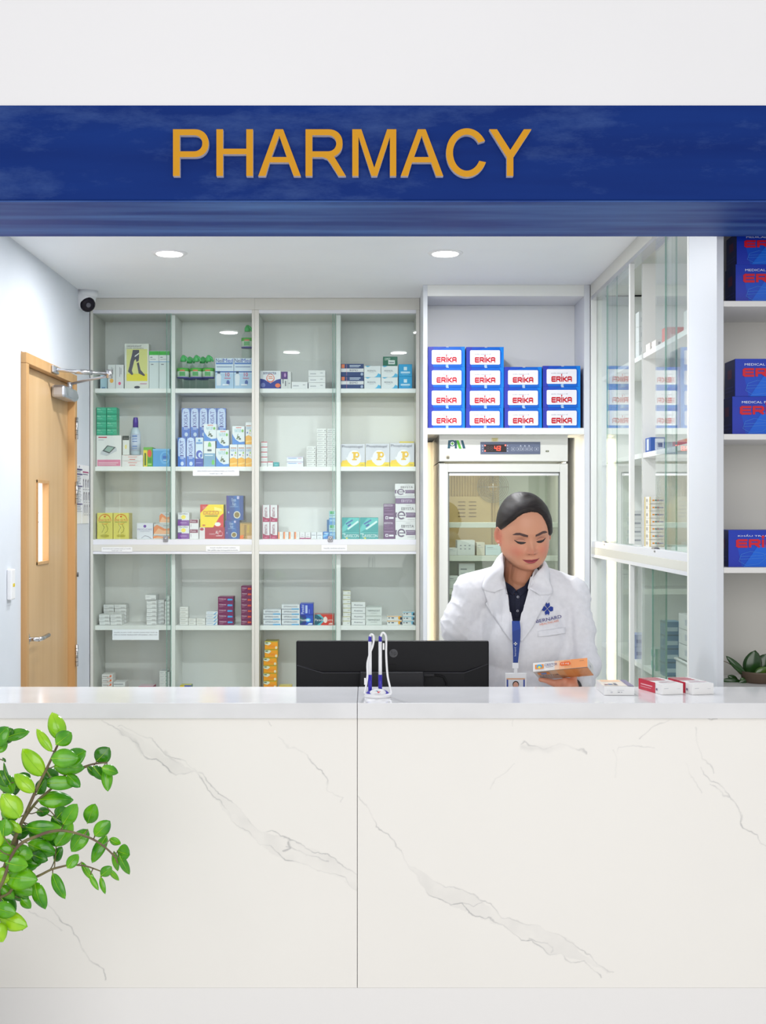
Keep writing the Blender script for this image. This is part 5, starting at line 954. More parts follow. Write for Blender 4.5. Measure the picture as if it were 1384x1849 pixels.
# lower bulge with a raised swooping edge
pts = [(-hw + .004, 1202), (-hw * .72, 1214.5), (hw * .74, 1214.5), (hw - .004, 1200)]
vs = [(x, -.012 if abs(x) < hw * .9 else -.001, mz(y) - .7505) for x, y in pts] + [(hw - .004, -.001, zbm + .004), (-hw + .004, -.001, zbm + .004), (hw * .74, -.012, zbm + .01), (-hw * .72, -.012, zbm + .01)]
mb.add(vs, [[1, 2, 6, 7][::-1], [0, 1, 7, 5][::-1], [2, 3, 4, 6][::-1], [7, 6, 4, 5][::-1]], BLK)
mb.add([(p[0], 0, p[2] + .003) for p in vs[:4]] + [tuple(p) for p in vs[:4]], [[0, 1, 5, 4][::-1], [1, 2, 6, 5][::-1], [2, 3, 7, 6][::-1]], BLK2)
mb.tube([vs[0], vs[1], vs[2], vs[3]], .0012, mat((56, 56, 62), .3), n=6)
mb.box(q(703), q(715), -.004, .001, mz(1208) - .7505, mz(1200) - .7505, BLK3)
mb.build('rear_shell', mo)
MB().box(-hw + .006, hw - .006, .0222, .0232, zbm + .01, zt_m - .006, mat((16, 18, 24), .12, name='screen_glass')).build('screen', mo)
lg = MB(); LGM = mat((58, 58, 62), .25, name='glossy_logo')
c = [(q(711) + .0125 * math.cos(2 * math.pi * i / 32), -.0006, mz(1180) - .7505 + .0125 * math.sin(2 * math.pi * i / 32)) for i in range(32)]; lg.add(c, [list(range(32))[::-1]], LGM)
for ch, dx in (('h', -.0085), ('p', .0005)):
    v, fs, asp = text_geo(ch); z0 = -.0055 if ch == 'h' else -.0095
    lg.add([(q(711) + dx + (p[0] + p[1] * .25) * .007, -.0009, mz(1180) - .7505 + z0 + p[1] * (.0145 if ch == 'h' else .0135)) for p in v], fs, mat((26, 26, 29), .5))
lg.build('round_logo', mo)
MB().box(q(650), q(765), -.05, -.013, mz(1300) - .7505, mz(1211) - .7505, BLK2, bev=.004).box(q(690), q(725), -.05, -.02, .015, mz(1290) - .7505, BLK2, bev=.003).lathe([(.11, 0), (.11, .01), (.04, .016)], BLK, c=(q(709), -.06, 0), n=36).build('stand', mo)
MB().tube([(q(765), -.02, mz(1217.5) - .7505), (q(790), -.02, mz(1218) - .7505), (q(801), -.02, mz(1221) - .7505), (q(806), -.02, mz(1232) - .7505), (q(807), -.02, mz(1255) - .7505), (q(806), .0, .05)], .0028, BLK3, n=8).box(q(765), q(784), -.025, -.015, mz(1220) - .7505, mz(1215) - .7505, BLK2, bev=.001).build('cable', mo)

# ------------------------------------------------------------------ pen stand on the counter
PD = 3.365; k_ = FPX / PD
ps = empty('pen_stand', (PX(682, PD), PD, CT), label='white and violet twin pen stand with coiled white cords on the counter', category='pen holder')
VIO = mat((52, 40, 170), .3, name='violet_plastic'); WPL = mat((240, 240, 242), .3, name='white_plastic')
px_ = lambda p: (p - 682) / k_
pz_ = lambda p: (1256 - p) / k_
mb = MB().lathe([(.0345, 0), (.035, .004), (.034, .008), (.031, .010)], WPL, n=40); 
for i in range(len(mb.v)): mb.v[i] = (mb.v[i][0], mb.v[i][1] * .8, mb.v[i][2])
mb.build('base', ps)
mb = MB().ell((0, .004, .008), (.031, .024, .013), VIO, u=28, v=14); mb.build('violet_collar', ps)
ov = MB().ell((.001, -.008, .0125), (.022, .016, .011), WPL, u=28, v=14, M=Matrix.Rotation(R(-18), 4, 'X'))
ov.build('oval_badge', ps)
lgm = MB()
for pts, c in (([(-.009, .0185), (-.002, .0205), (.001, .0195), (-.001, .0178), (-.004, .0195)], (40, 160, 180)), ([(-.001, .0178), (.001, .0195), (.0035, .0175), (.0085, .0195), (.004, .0150), (.001, .015)], (215, 50, 70)), ([(-.008, .0128), (.009, .0128), (.009, .0122), (-.008, .0122)], (150, 150, 170))):
    lgm.add([(x, -.0268 + (z - .0125) * .35, z) for x, z in pts], [list(range(len(pts)))], mat(c, .4))
lgm.build('badge_logo', ps)
for i, (pxx, lean) in enumerate(((668.5, .0006), (687, 0))):
    x = px_(pxx)
    sk = MB().tube([(x, .006, .008), (x, .006, pz_(1216))], .0052, VIO, n=14).build('pen_socket', ps)
    pn = MB().tube([(x, .006, pz_(1216)), (x, .006, pz_(1156))], [.0047, .0045], WPL, n=14); pn.tube([(x, .006, pz_(1156)), (x, .006, pz_(1147.5)), (x, .006, pz_(1145.5))], [.0046, .0043, .002], VIO, n=14)
    pn.build('pen', ps)
def spl(P, n=8):
    P = [Vector(p) for p in P]; out = []
    for i in range(len(P) - 1):
        a = P[max(i - 1, 0)]; b = P[i]; c = P[i + 1]; d = P[min(i + 2, len(P) - 1)]
        for k in range(n):
            t = k / n; out.append(.5 * ((2 * b) + (-a + c) * t + (2 * a - 5 * b + 4 * c - d) * t * t + (-a + 3 * b - 3 * c + d) * t ** 3))
    out.append(P[-1]); return out
for P in ([(668.5, 1147), (670, 1143.5), (674, 1144), (675.5, 1150), (673.5, 1163), (668, 1178), (663.8, 1195), (664, 1215), (661.5, 1235), (658.5, 1249)],
          [(688, 1147), (691, 1140.5), (695.5, 1142), (697.8, 1150), (697.8, 1180), (700, 1215), (704, 1235), (706.5, 1247), (703.5, 1251), (697, 1250)]):
    MB().tube(spl([(px_(a), -.004 if i > 1 else .004, pz_(b)) for i, (a, b) in enumerate(P)]), .0028, WPL, n=8).build('cord', ps)
for a, b in ((693, 1164), (659.5, 1227)): MB().box(px_(a) - .0022, px_(a) + .0022, -.008, -.0045, pz_(b + 6), pz_(b - 6), WPL, bev=.0005).build('cord_clip', ps)

# ------------------------------------------------------------------ boxes on the counter
def cbox(xl, xr, yb, ytf, D, dep, rz, spec, label):
    w_ = PX(xr, D) - PX(xl, D); h = PZ(ytf, D) - CT
    me = carton_mesh(w_, dep, h, spec['b'], spec['p'], spec.get('s'), None, .35, spec.get('sp', ()))
    me = me.copy()
    o = bpy.data.objects.new('medicine_box', me); COL.objects.link(o); o.location = ((PX(xl, D) + PX(xr, D)) / 2, D, CT + .0004); o.rotation_euler = (0, 0, rz)
    tag(o, label, 'box', 'medicine boxes on the counter')
    mb = MB()
    eprint(w_, dep, spec['tp'], lambda vs, fs, col, lay: mb.add([(-w_ / 2 + a, b, h + lay + .0001) for a, b in vs], fs, mat(col, .35)))
    m2 = mb.mesh('p'); bm = bmesh.new(); bm.from_mesh(me)
    off = len(me.materials)
    for m in m2.materials: me.materials.append(m)
    n0 = len(bm.faces); bm.from_mesh(m2); bm.faces.ensure_lookup_table()
    for f in bm.faces[n0:]: f.material_index += off
    bm.to_mesh(me); bm.free()
DCB = 3.395
cbox(1091.5, 1146, 1257, 1240.5, DCB, .13, R(-1), {'b': (232, 232, 232), 'p': [('T', '0 TCH', .1, .5, .25, .62, (200, 200, 205)), ('E', .25, .35, .04, .1, (205, 205, 210)), ('R', .45, .3, .52, .4, (170, 170, 175)), ('R', .55, .3, .6, .4, (190, 190, 195)), ('R', .44, .55, .66, .6, (200, 200, 205))], 'tp': [('R', 0, .06, .8, 1, (234, 222, 210)), ('R', .1, .7, .75, 1, (244, 200, 160)), ('R', .8, 0, 1, 1, (120, 110, 150)), ('R', .22, .2, .36, .38, (120, 140, 180)), ('R', .4, .15, .5, .45, (110, 110, 130)), ('R', .08, .2, .2, .3, (190, 140, 150))]},
     'white and peach medicine box on the counter, leftmost of the three')
RB_ = {'b': (236, 235, 234), 'p': [('R', .1, .55, .3, .6, (200, 200, 204)), ('R', .7, .5, .85, .53, (205, 205, 208))], 'sp': [('R', 0, 0, .72, 1, (200, 40, 66)), ('R', .1, .5, .6, .6, (240, 180, 190)), ('R', .1, .3, .55, .35, (240, 180, 190)), ('R', .76, .3, .82, .5, (120, 100, 130))],
       'tp': [('R', 0, .55, .8, 1, (196, 40, 64)), ('R', .0, .62, .8, .68, (232, 200, 205)), ('R', 0, .76, .85, .8, (232, 200, 205)), ('R', 0, .86, .85, .9, (232, 200, 205)), ('R', .1, .2, .9, .24, (190, 120, 140)), ('R', .2, .32, .7, .36, (170, 150, 160))]}
cbox(1194, 1236.5, 1254, 1235.5, 3.41, .13, R(16), RB_, 'white and crimson medicine box on the counter, middle of the three')
cbox(1249, 1292, 1253, 1235, 3.41, .13, R(16), RB_, 'white and crimson medicine box on the counter, rightmost of the three')

# ------------------------------------------------------------------ leafy plant in front of the counter
LD = 2.75; lsx = lambda u: PX(u / 4.107, LD); lsz = lambda v: PZ(1270 + v / 4.107, LD)
def leaf_material(name, c1, c2):
    m = noise_mat(name, c1, c2, (22, 22, 22), .2, 3, .3, .7)
    b = m.node_tree.nodes['Principled BSDF']; b.inputs['Coat Weight'].default_value = .25; b.inputs['Coat Roughness'].default_value = .15
    return m
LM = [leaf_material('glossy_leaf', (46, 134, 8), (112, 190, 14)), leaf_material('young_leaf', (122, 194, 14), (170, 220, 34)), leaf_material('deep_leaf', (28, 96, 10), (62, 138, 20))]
STEM = noise_mat('brown_green_stem', (104, 84, 66), (124, 118, 72), (30, 30, 30), .5)
pot_c = Vector((PX(-165, LD), LD, 0))
zz = empty('potted_plant', (pot_c.x, LD, 0), label='glossy green leafy potted plant at the lower left in front of the counter', category='plant')
def rel(p): return (p[0] - pot_c.x, p[1] - LD, p[2])
MB().lathe([(.13, 0), (.15, .01), (.17, .62), (.175, .64), (.16, .64), (.155, .60)], mat((236, 236, 234), .3, name='white_planter'), n=40).build('planter', zz)
MB().lathe([(.153, .598), (.08, .603), (.01, .606)], noise_mat('soil', (60, 44, 34), (90, 70, 52), (60, 60, 60), .9), n=30).build('soil', zz)
stems = [([(-180, 2050), (-60, 1600), (0, 1330), (100, 1030), (200, 800), (280, 620), (350, 480), (440, 285)], 0, 13),
 ([(-150, 1800), (0, 1250), (100, 960), (220, 780), (330, 680), (450, 565), (600, 502), (680, 482), (760, 475)], .05, 9),
 ([(-160, 2000), (-20, 1400), (150, 1050), (330, 945), (450, 912), (530, 915), (620, 937), (720, 975), (810, 1035), (880, 1105), (900, 1150)], -.04, 9),
 ([(-150, 1900), (0, 1440), (100, 1370), (200, 1320), (300, 1275), (380, 1235), (450, 1215), (520, 1200), (580, 1202), (650, 1212), (770, 1255)], .0, 8),
 ([(-230, 1900), (-100, 1100), (-20, 760), (20, 680), (62, 612)], .06, 8), ([(-300, 1900), (-200, 900), (-80, 400), (-20, 300), (20, 265)], .02, 10),
 ([(-160, 2000), (-60, 1720), (10, 1560), (60, 1540)], -.06, 9)]
SB_ = []
for P, dy, r_ in stems:
    n = len(P); pts = []
    for i, (a, b) in enumerate(P):
        pts.append(Vector((lsx(a), LD + dy, lsz(b))))
    pts = [Vector((pot_c.x + .02 + dy * .5, LD + dy * .3, .60)), Vector((pot_c.x + .05, LD + dy * .6, .72))] + pts[1:]
    pts = spl(pts, 6); L = len(pts); SB_ += pts
    MB().tube([rel(p) for p in pts], [.0052 * (r_ / 11) * (1 - .62 * i / L) for i in range(L)], STEM, n=9).build('stem', zz)
def leafmesh(L, wd, curl, fold):
    mb = []; nu, nv = 10, 6
    vs = []; fs = []
    for i in range(nu + 1):
        t = i / nu; ww = wd / 2 * (math.sin(math.pi * min(1, t ** .9)) ** .68) if 0 < t < 1 else 0
        for j in range(nv + 1):
            s = (j / nv - .5) * 2
            vs.append((s * ww, fold * ww * (s * s) - curl * L * math.sin(math.pi * t) * .3 + .0, t * L))
    for i in range(nu):
        for j in range(nv): a = i * (nv + 1) + j; fs.append([a, a + 1, a + nv + 2, a + nv + 1])
    return vs, fs
LV = """445 285 365 80 110 1;450 280 575 185 100 0;400 350 270 190 62 1;415 380 615 385 118 0;480 445 645 350 125 0;370 490 595 515 105 0;310 610 550 620 90 0;470 555 580 640 70 0;325 540 155 345 125 1;265 655 105 525 90 1;190 815 55 640 135 1;235 755 495 770 110 0;
170 930 450 950 98 0;480 890 595 725 100 0;385 890 475 790 92 2;375 1105 485 930 110 0;160 1080 385 1155 112 0;362 1220 430 1100 70 2;665 480 765 375 110 2;755 475 868 530 66 0;665 490 745 605 72 2;765 490 790 668 72 0;590 520 688 585 50 2;
620 925 690 765 98 0;715 970 830 858 95 0;645 945 528 1105 108 0;770 1010 668 1205 78 0;805 1015 888 1058 55 0;870 1095 975 1110 105 0;888 1110 957 1280 52 0;850 1090 866 1260 45 0;
530 1187 605 1095 72 0;395 1253 505 1428 78 0;570 1215 672 1367 46 0;690 1238 762 1347 36 0;765 1262 806 1382 36 0;790 1255 862 1350 38 0;770 1250 856 1175 66 0;
238 1345 320 1552 98 0;60 1190 262 1230 135 0;40 1280 302 1290 145 0;20 1345 265 1425 125 0;0 1350 100 1462 75 0;-10 1470 160 1515 105 0;130 1470 203 1555 62 0;0 1570 228 1632 118 1;-20 1590 60 1730 125 1;60 1620 160 1702 28 0;
-30 1085 162 1095 115 0;-40 1150 72 1090 125 0;10 1050 15 830 100 1;60 880 110 745 110 0;-20 300 100 155 118 0;-40 330 60 210 90 2;0 285 178 240 78 0;-30 360 42 300 66 0;0 440 36 420 36 2;62 612 8 450 30 2;200 870 320 850 62 2;175 950 85 850 55 1;
150 640 95 555 95 2;270 600 195 548 62 2;262 690 340 560 80 2;250 1010 395 1000 95 0;200 1150 345 1180 80 2;150 1000 290 1055 95 2;-60 720 70 690 90 2;-30 560 60 700 110 0;-10 800 130 760 90 2;30 1010 200 960 100 2;90 1090 250 1130 110 0;-30 1250 90 1290 120 1;60 1420 190 1480 80 2;-40 520 30 640 80 2;120 1240 290 1190 95 2;-50 1500 60 1620 110 2;320 900 430 1000 90 2;300 1010 390 1120 95 2;80 1140 235 1180 110 0;-20 1420 110 1360 100 2;265 545 350 650 110 2;60 960 75 830 110 0;-60 900 30 1000 110 2;520 620 465 580 40 2"""
rl = random.Random(5)
for it_ in LV.replace('\n', '').split(';'):
    a, b, c, d, w_, k = [float(v) for v in it_.split()]
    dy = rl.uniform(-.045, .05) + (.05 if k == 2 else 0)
    A = Vector((lsx(a), LD + dy, lsz(b))); B = Vector((lsx(c), LD + dy + rl.uniform(-.02, .02), lsz(d)))
    ax = B - A; L = ax.length; wd = w_ / 4.107 / FPX * LD * 1.2
    vs, fs = leafmesh(L, wd, rl.uniform(.2, .5), rl.uniform(.12, .4))
    zx = ax.normalized(); fwd = Vector((rl.uniform(-.3, .3), -1, rl.uniform(-.1, .55))); fwd = (fwd - zx * fwd.dot(zx)).normalized(); xx = zx.cross(fwd).normalized()
    M = Matrix(((xx.x, -fwd.x, zx.x, A.x - pot_c.x), (xx.y, -fwd.y, zx.y, A.y - LD), (xx.z, -fwd.z, zx.z, A.z), (0, 0, 0, 1)))
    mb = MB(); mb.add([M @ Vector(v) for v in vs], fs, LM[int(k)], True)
    off = [M @ Vector((v[0], v[1] - .0006, v[2])) for v in vs]
    near_ = min(SB_, key=lambda p: (p - A).length)
    if (near_ - A).length < .07: mb.tube([M @ Vector((0, 0, .002)), (M @ Vector((0, 0, .0)) + (near_ - Vector((pot_c.x, LD, 0)))) / 2 + Vector((0, 0, -.002)), near_ - Vector((pot_c.x, LD, 0))], .0013, STEM, n=6)
    mb.tube([M @ Vector((0, -rl.uniform(0, .001) + vs[i * 7 + 3][1] - .0004, vs[i * 7 + 3][2])) for i in range(0, 10)], [.0011 - .0001 * i for i in range(10)], LM[1], n=5, cap=False)
    o = mb.build('leaf', zz); s_m = o.modifiers.new('s', 'SOLIDIFY'); s_m.thickness = .0006

# small dark plant on the open shelf unit
PDp = 3.86; zsh = SS[3]
pl2 = empty('potted_plant', (PX(1372, PDp), PDp, zsh), label='dark green arrow-leaved plant at the bottom of the open shelf unit', category='plant')
MB().lathe([(.045, 0.0003), (.05, .004), (.058, .03), (.06, .035), (.054, .035), (.05, .028)], mat((96, 80, 66), .5, name='brown_pot'), n=30).build('pot', pl2)
DG = [leaf_material('dark_shade_leaf', (28, 62, 24), (40, 78, 30)), leaf_material('dark_leaf_pale_patch', (36, 76, 22), (100, 130, 50))]
def l2(u, v): return (PX(1290 + u / 14.72, PDp) - PX(1372, PDp), (PZ(1150 + v / 14.72, PDp) - zsh))
for (a, b, c, d, w_, k, dy) in ((840, 1030, 290, 500, 190, 0, -.01), (1000, 1100, 1130, 370, 520, 0, .01), (1000, 1040, 1330, 780, 260, 1, -.03), (1300, 1150, 1500, 480, 560, 0, .03), (760, 1230, 220, 1150, 190, 0, 0), (720, 1220, 440, 1075, 190, 0, .03), (760, 1250, 680, 1060, 190, 1, -.02), (1060, 1240, 1500, 1100, 240, 0, -.03), (1250, 1250, 1700, 800, 450, 0, 0), (840, 1120, 600, 1230, 160, 0, -.02), (600, 1260, 230, 1210, 120, 0, .0)):
    xa_, za_ = l2(a, b); xb_, zb3 = l2(c, d); A = Vector((xa_, dy, za_)); B = Vector((xb_, dy, zb3)); ax = B - A; L = ax.length
    vs, fs = leafmesh(L, w_ / 14.72 / FPX * PDp, .2, .3)
    zx = ax.normalized(); fwd = Vector((rl.uniform(-.2, .2), -1, rl.uniform(0, .4))); fwd = (fwd - zx * fwd.dot(zx)).normalized(); xx = zx.cross(fwd).normalized()
    M = Matrix(((xx.x, -fwd.x, zx.x, A.x), (xx.y, -fwd.y, zx.y, A.y), (xx.z, -fwd.z, zx.z, A.z), (0, 0, 0, 1)))
    o = MB().add([M @ Vector(v) for v in vs], fs, DG[k], True).build('leaf', pl2); o.modifiers.new('s', 'SOLIDIFY').thickness = .0006
    MB().tube([(0, 0, .03), (A.x * .5, dy * .5, .03 + (A.z - .03) * .6), tuple(A)], .0018, STEM, n=6).build('stem', pl2)
xa_, za_ = l2(700, 1000); xb_, zb3 = l2(210, 635)
MB().tube(spl([(xa_, 0, za_), l2(440, 740)[:1] + (0,) + l2(440, 740)[1:], (xb_, 0, zb3)]), .0012, STEM, n=6).build('stem', pl2)
# ------------------------------------------------------------------ the person behind the counter
PDp_ = 3.95
def wx(px, D=3.87): return PX(px, D)
def wz(py, D=3.87): return PZ(py, D)
def interp(tab, z):
    zs = [t[0] for t in tab]; v = [t[1] for t in tab]
    o = np.argsort(zs); return np.interp(z, np.array(zs)[o], np.array(v)[o])
WT_ = [(.117, .001), (.112, .026), (.104, .040), (.09, .055), (.07, .0665), (.045, .0745), (.02, .0765), (0, .0765), (-.02, .0762), (-.04, .0752), (-.06, .0715), (-.075, .065), (-.09, .0535), (-.10, .041), (-.108, .023), (-.112, .001)]
FT_ = [(.117, .0), (.112, .03), (.104, .05), (.09, .067), (.07, .081), (.045, .090), (.022, .094), (.008, .0905), (-.005, .088), (-.03, .090), (-.055, .0905), (-.075, .089), (-.088, .088), (-.098, .082), (-.108, .060), (-.112, .04)]
BT_ = [(.117, .0), (.112, .04), (.104, .06), (.09, .077), (.07, .089), (.045, .097), (.02, .1), (0, .098), (-.03, .088), (-.06, .066), (-.08, .048), (-.1, .02), (-.108, -.01), (-.112, -.03)]
def smooth(tab, z):   # smoothed table lookup
    return (interp(tab, z - .006) + interp(tab, z - .003) + interp(tab, z) + interp(tab, z + .003) + interp(tab, z + .006)) / 5
G = lambda x, z, cx, cz, sx, sz: np.exp(-((x - cx) / sx) ** 2 - ((z - cz) / sz) ** 2)
def face_disp(x, z):
    d = .019 * np.exp(-(x / .0085) ** 2) * np.clip((.014 - z) / .046, 0, 1) ** 1.3 * np.clip((z + .044) / .010, 0, 1)
    d = d + .0065 * G(x, z, 0, -.033, .010, .008)
    for s in (-1, 1):
        d = d + .0085 * G(x, z, s * .0125, -.036, .0065, .0065) - .0105 * G(x, z, s * .031, .002, .016, .011) + .0075 * G(x, z, s * .032, -.002, .013, .0075)
        d = d + .003 * G(x, z, s * .032, .018, .018, .007) + .0045 * G(x, z, s * .040, -.032, .018, .017) - .002 * G(x, z, s * .029, -.058, .007, .012) - .003 * G(x, z, s * .014, -.020, .006, .008)
    d = d + .0042 * G(x, z, 0, -.0605, .019, .0034) + .0050 * G(x, z, 0, -.0690, .015, .0040) - .0035 * G(x, z, 0, -.0645, .020, .0014) - .003 * G(x, z, 0, -.079, .016, .004) + .004 * G(x, z, 0, -.094, .014, .009)
    d = d - .0025 * G(x, z, 0, -.050, .006, .006)
    return d
def head_grid(off=None, face=True, nz=150, na=220):
    zs = np.concatenate([[.1168], .002 + .1145 * np.cos(np.linspace(.06, math.pi - .06, nz)), [-.1118]])
    V = []; 
    for z in zs:
        W_, F_, B_ = float(smooth(WT_, z)), float(smooth(FT_, z)), float(smooth(BT_, z))
        for k in range(na):
            t = 2 * math.pi * k / na; c, s = math.cos(t), math.sin(t)
            p = 2.25; q = (abs(c) ** p + abs(s) ** p) ** (-1 / p)
            x = W_ * c * q; yf = s * q
            y = -(F_ * yf) if yf > 0 else -(B_ * yf)
            if face and yf > 0: y -= float(face_disp(x, z)) * min(1, yf * 1.6)
            V.append((x, y, z))
    V = np.array(V); n = len(zs); Fc = []
    for i in range(n - 1):
        for k in range(na): Fc.append([i * na + k, (i + 1) * na + k, (i + 1) * na + (k + 1) % na, i * na + (k + 1) % na])
    Fc.append(list(range(na))); Fc.append([(n - 1) * na + k for k in range(na)][::-1])
    return V, Fc
HM = Matrix.Translation((.4905, 3.965, 1.537)) @ Matrix.Rotation(R(8), 4, 'Z') @ Matrix.Rotation(R(17), 4, 'X') @ Matrix.Rotation(R(-4), 4, 'Y')
SKIN = mat((214, 158, 128), .45, name='skin', sss=.12)
def skinmat():
    m = bpy.data.materials.new('warm_skin'); m.use_nodes = True; t = m.node_tree; b = t.nodes['Principled BSDF']
    a = t.nodes.new('ShaderNodeVertexColor'); a.layer_name = 'Col'; t.links.new(a.outputs[0], b.inputs['Base Color'])
    b.inputs['Roughness'].default_value = .42; b.inputs['Subsurface Weight'].default_value = .12; b.inputs['Subsurface Radius'].default_value = (.01, .004, .002); b.inputs['Subsurface Scale'].default_value = 1
    return m
SKIN = skinmat()
def capsule(mb, pts, rs, m, n=18):
    """tapered limb with round ends"""
    pts = [Vector(p) for p in pts]
    mb.tube(pts, rs, m, n=n)
    for p, r_ in zip(pts, rs): mb.ell(p, (r_, r_, r_), m, u=16, v=10)
def union(mb, name, voxel, sm=4, parent=None, fac=.5):
    me = mb.mesh(name); o = bpy.data.objects.new(name, me); COL.objects.link(o)
    r_ = o.modifiers.new('r', 'REMESH'); r_.mode = 'VOXEL'; r_.voxel_size = voxel; r_.use_smooth_shade = True
    if sm: s = o.modifiers.new('s', 'SMOOTH'); s.iterations = sm; s.factor = fac
    dg = bpy.context.evaluated_depsgraph_get(); dg.update()
    m2 = bpy.data.meshes.new_from_object(o.evaluated_get(dg)); o.modifiers.clear(); o.data = m2
    m2.materials.clear(); m2.materials.append(mb.mats[0])
    m2.polygons.foreach_set('use_smooth', [True] * len(m2.polygons))
    m2.polygons.foreach_set('material_index', [0] * len(m2.polygons))
    if parent: o.parent = parent
    return o
S_ = [None]
# limbs
SHL, ELL, WRL = (.332, 4.005, 1.342), (.262, 3.99, 1.115), (.335, 3.90, .99)      # her right arm (left in the photo)
SHR, ELR, WRR = (.640, 4.005, 1.332), (.672, 3.94, 1.118), (.622, 3.835, 1.066)       # her left arm, holding the box
body = MB()
hv, hf = head_grid(); body.add([HM @ Vector(p) for p in hv], hf, SKIN, True)
# ears
for s in (-1, 1):
    E = HM @ Matrix.Translation((s * .0775, .004, -.008)) @ Matrix.Rotation(R(-s * 22), 4, 'Z') @ Matrix.Rotation(R(8), 4, 'X')
    body.bm((lambda b: b)(bmesh.new()), SKIN) if False else None
    ring = []
    for i in range(15):
        t = R(-75 + 300 * i / 14); ring.append(E @ Vector((s * .006, .016 * math.sin(t) * 1.0 + .002 - .0, .028 * math.cos(t) * (1 if math.cos(t) > 0 else .8))))
    body.tube(ring, .0038, SKIN, n=8)
    pts = [E @ Vector((s * .001, 0, 0))]; body.ell(pts[0], (.0035, .014, .022), SKIN, M=(HM.to_3x3() @ Matrix.Rotation(R(-s * 22), 3, 'Z')).to_4x4())
    p = E @ Vector((s * .001, -.004, -.025)); body.ell(p, (.0045, .006, .008), SKIN)
capsule(body, [HM @ Vector((0, .025, -.03)), (.489, 4.02, 1.43), (.487, 4.025, 1.34)], [.056, .055, .062], SKIN)
capsule(body, [HM @ Vector((0, -.02, -.075)), (.488, 3.998, 1.395)], [.034, .043], SKIN)
body.ell((.487, 4.02, 1.25), (.14, .085, .14), SKIN); body.ell((.487, 4.03, 1.05), (.13, .09, .16), SKIN); body.ell((.487, 4.03, .92), (.16, .11, .12), SKIN)
for a, b, c in ((SHL, ELL, WRL), (SHR, ELR, WRR)): capsule(body, [a, b, c], [.036, .030, .022], SKIN)
for s in (-1, 1): capsule(body, [(.487 + s * .085, 4.03, .88), (.487 + s * .09, 4.03, .48), (.487 + s * .09, 4.04, .09)], [.082, .055, .036], SKIN); capsule(body, [(.487 + s * .09, 4.05, .045), (.487 + s * .10, 3.93, .03)], [.032, .024], SKIN)
# held box frame
BO = Vector((PX(963, 3.785), 3.785, PZ(1197.8, 3.785)))       # near left top corner of the long narrow face
BLn, BHt, BWd = .166, .0275, .072
Lv = Vector((.92, -.375, .135)).normalized(); Wv = Vector((.39, .82, -.43)); Wv = (Wv - Lv * Wv.dot(Lv)).normalized(); Hv = Lv.cross(Wv).normalized()
if Hv.z < 0: Hv = -Hv
def bp(l, w_, h): return BO + Lv * l + Wv * w_ - Hv * h          # h measured downwards from the top edge
# left hand: palm under the box, fingers wrapping to the near side
palm0 = bp(.090, .080, BHt + .026); palm1 = bp(.060, .070, BHt + .018)
capsule(body, [WRR, tuple(palm0)], [.023, .023], SKIN)
for k in range(4):
    o = (k - 1.5) * .019
    a = palm0 + Hv * (-o * .4); b = bp(.078, .066 + .008 * k, BHt + .015 + .009 * k); capsule(body, [a, b], [.014, .0115], SKIN, n=12)
FN = [(.014, .028, -.002), (.031, .031, .0), (.049, .029, .001), (.066, .024, .003)]
for i in range(4):       # knuckle, two joints, tip, lying under the wide face
    a = bp(.076, .066 + .008 * i, BHt + .015 + .009 * i); b = bp(.048 + .006 * i, .068 + .007 * i, BHt + .015 + .008 * i); c = bp(.025 + .012 * i, .060 + .007 * i, BHt + .0105 + .006 * i); d = bp(.008 + .017 * i, .050 + .006 * i, BHt + .0085 + .004 * i)
    capsule(body, [a, b, c, d], [.0100, .0090, .0082, .0070], SKIN, n=12)
capsule(body, [palm0 + Lv * .012, bp(.102, .086, .012), bp(.085, .070, -.0095), bp(.068, .052, -.0090)], [.0145, .0115, .0098, .0080], SKIN, n=12)
# right hand resting on the desk edge beside the keyboard
capsule(body, [WRL, (.355, 3.85, .975)], [.023, .02], SKIN)
for k in range(4):
    a = Vector((.362 + (k - 1.5) * .018, 3.835, .972)); capsule(body, [(.357 + (k - 1.5) * .010, 3.86, .976), a, a + Vector((0, -.03, -.018)), a + Vector((0, -.038 + abs(k - 1.6) * .004, -.042))], [.013, .0095, .0085, .007], SKIN, n=12)
capsule(body, [(.385, 3.87, .97), (.412, 3.85, .96), (.418, 3.83, .945)], [.013, .0095, .008], SKIN, n=12)
person = union(body, 'person', .0027, 3)
tag(person, 'person in a white coat looking down at an orange box in their hand', 'person')
me = person.data; N = len(me.vertices); co = np.zeros(N * 3); me.vertices.foreach_get('co', co); co = co.reshape(-1, 3)
HMi = np.array(HM.inverted()); loc = co @ HMi[:3, :3].T + HMi[:3, 3]
base = np.tile(np.array([lin(v) for v in (213, 153, 122)]), (N, 1)); near = (loc[:, 1] < .02) & (np.abs(loc[:, 2]) < .13)
def blend(mask, col, k): 
    c = np.array([lin(v) for v in col]); m = (mask * k)[:, None]; base[:] = base * (1 - m) + c * m
x_, z_ = loc[:, 0], loc[:, 2]; nf = near.astype(float)
for s in (-1, 1):
    blend(nf * G(x_, z_, s * .042, -.036, .022, .020), (216, 118, 98), .55); blend(nf * G(x_, z_, s * .032, .003, .017, .009), (160, 100, 84), .45)
    ear = np.exp(-(((loc[:, 0] - s * .08) / .012) ** 2 + ((loc[:, 1] - .004) / .03) ** 2 + ((z_ + .008) / .03) ** 2)); blend(ear, (205, 95, 80), .6)
blend(nf * G(x_, z_, 0, -.034, .014, .010), (214, 126, 104), .5); blend(nf * G(x_, z_, 0, -.097, .03, .012), (206, 124, 100), .4)
hand = np.exp(-((co - np.array(tuple(palm1))) ** 2).sum(1) / .08 ** 2) * (co[:, 2] < 1.2); blend(hand, (220, 140, 118), .5)
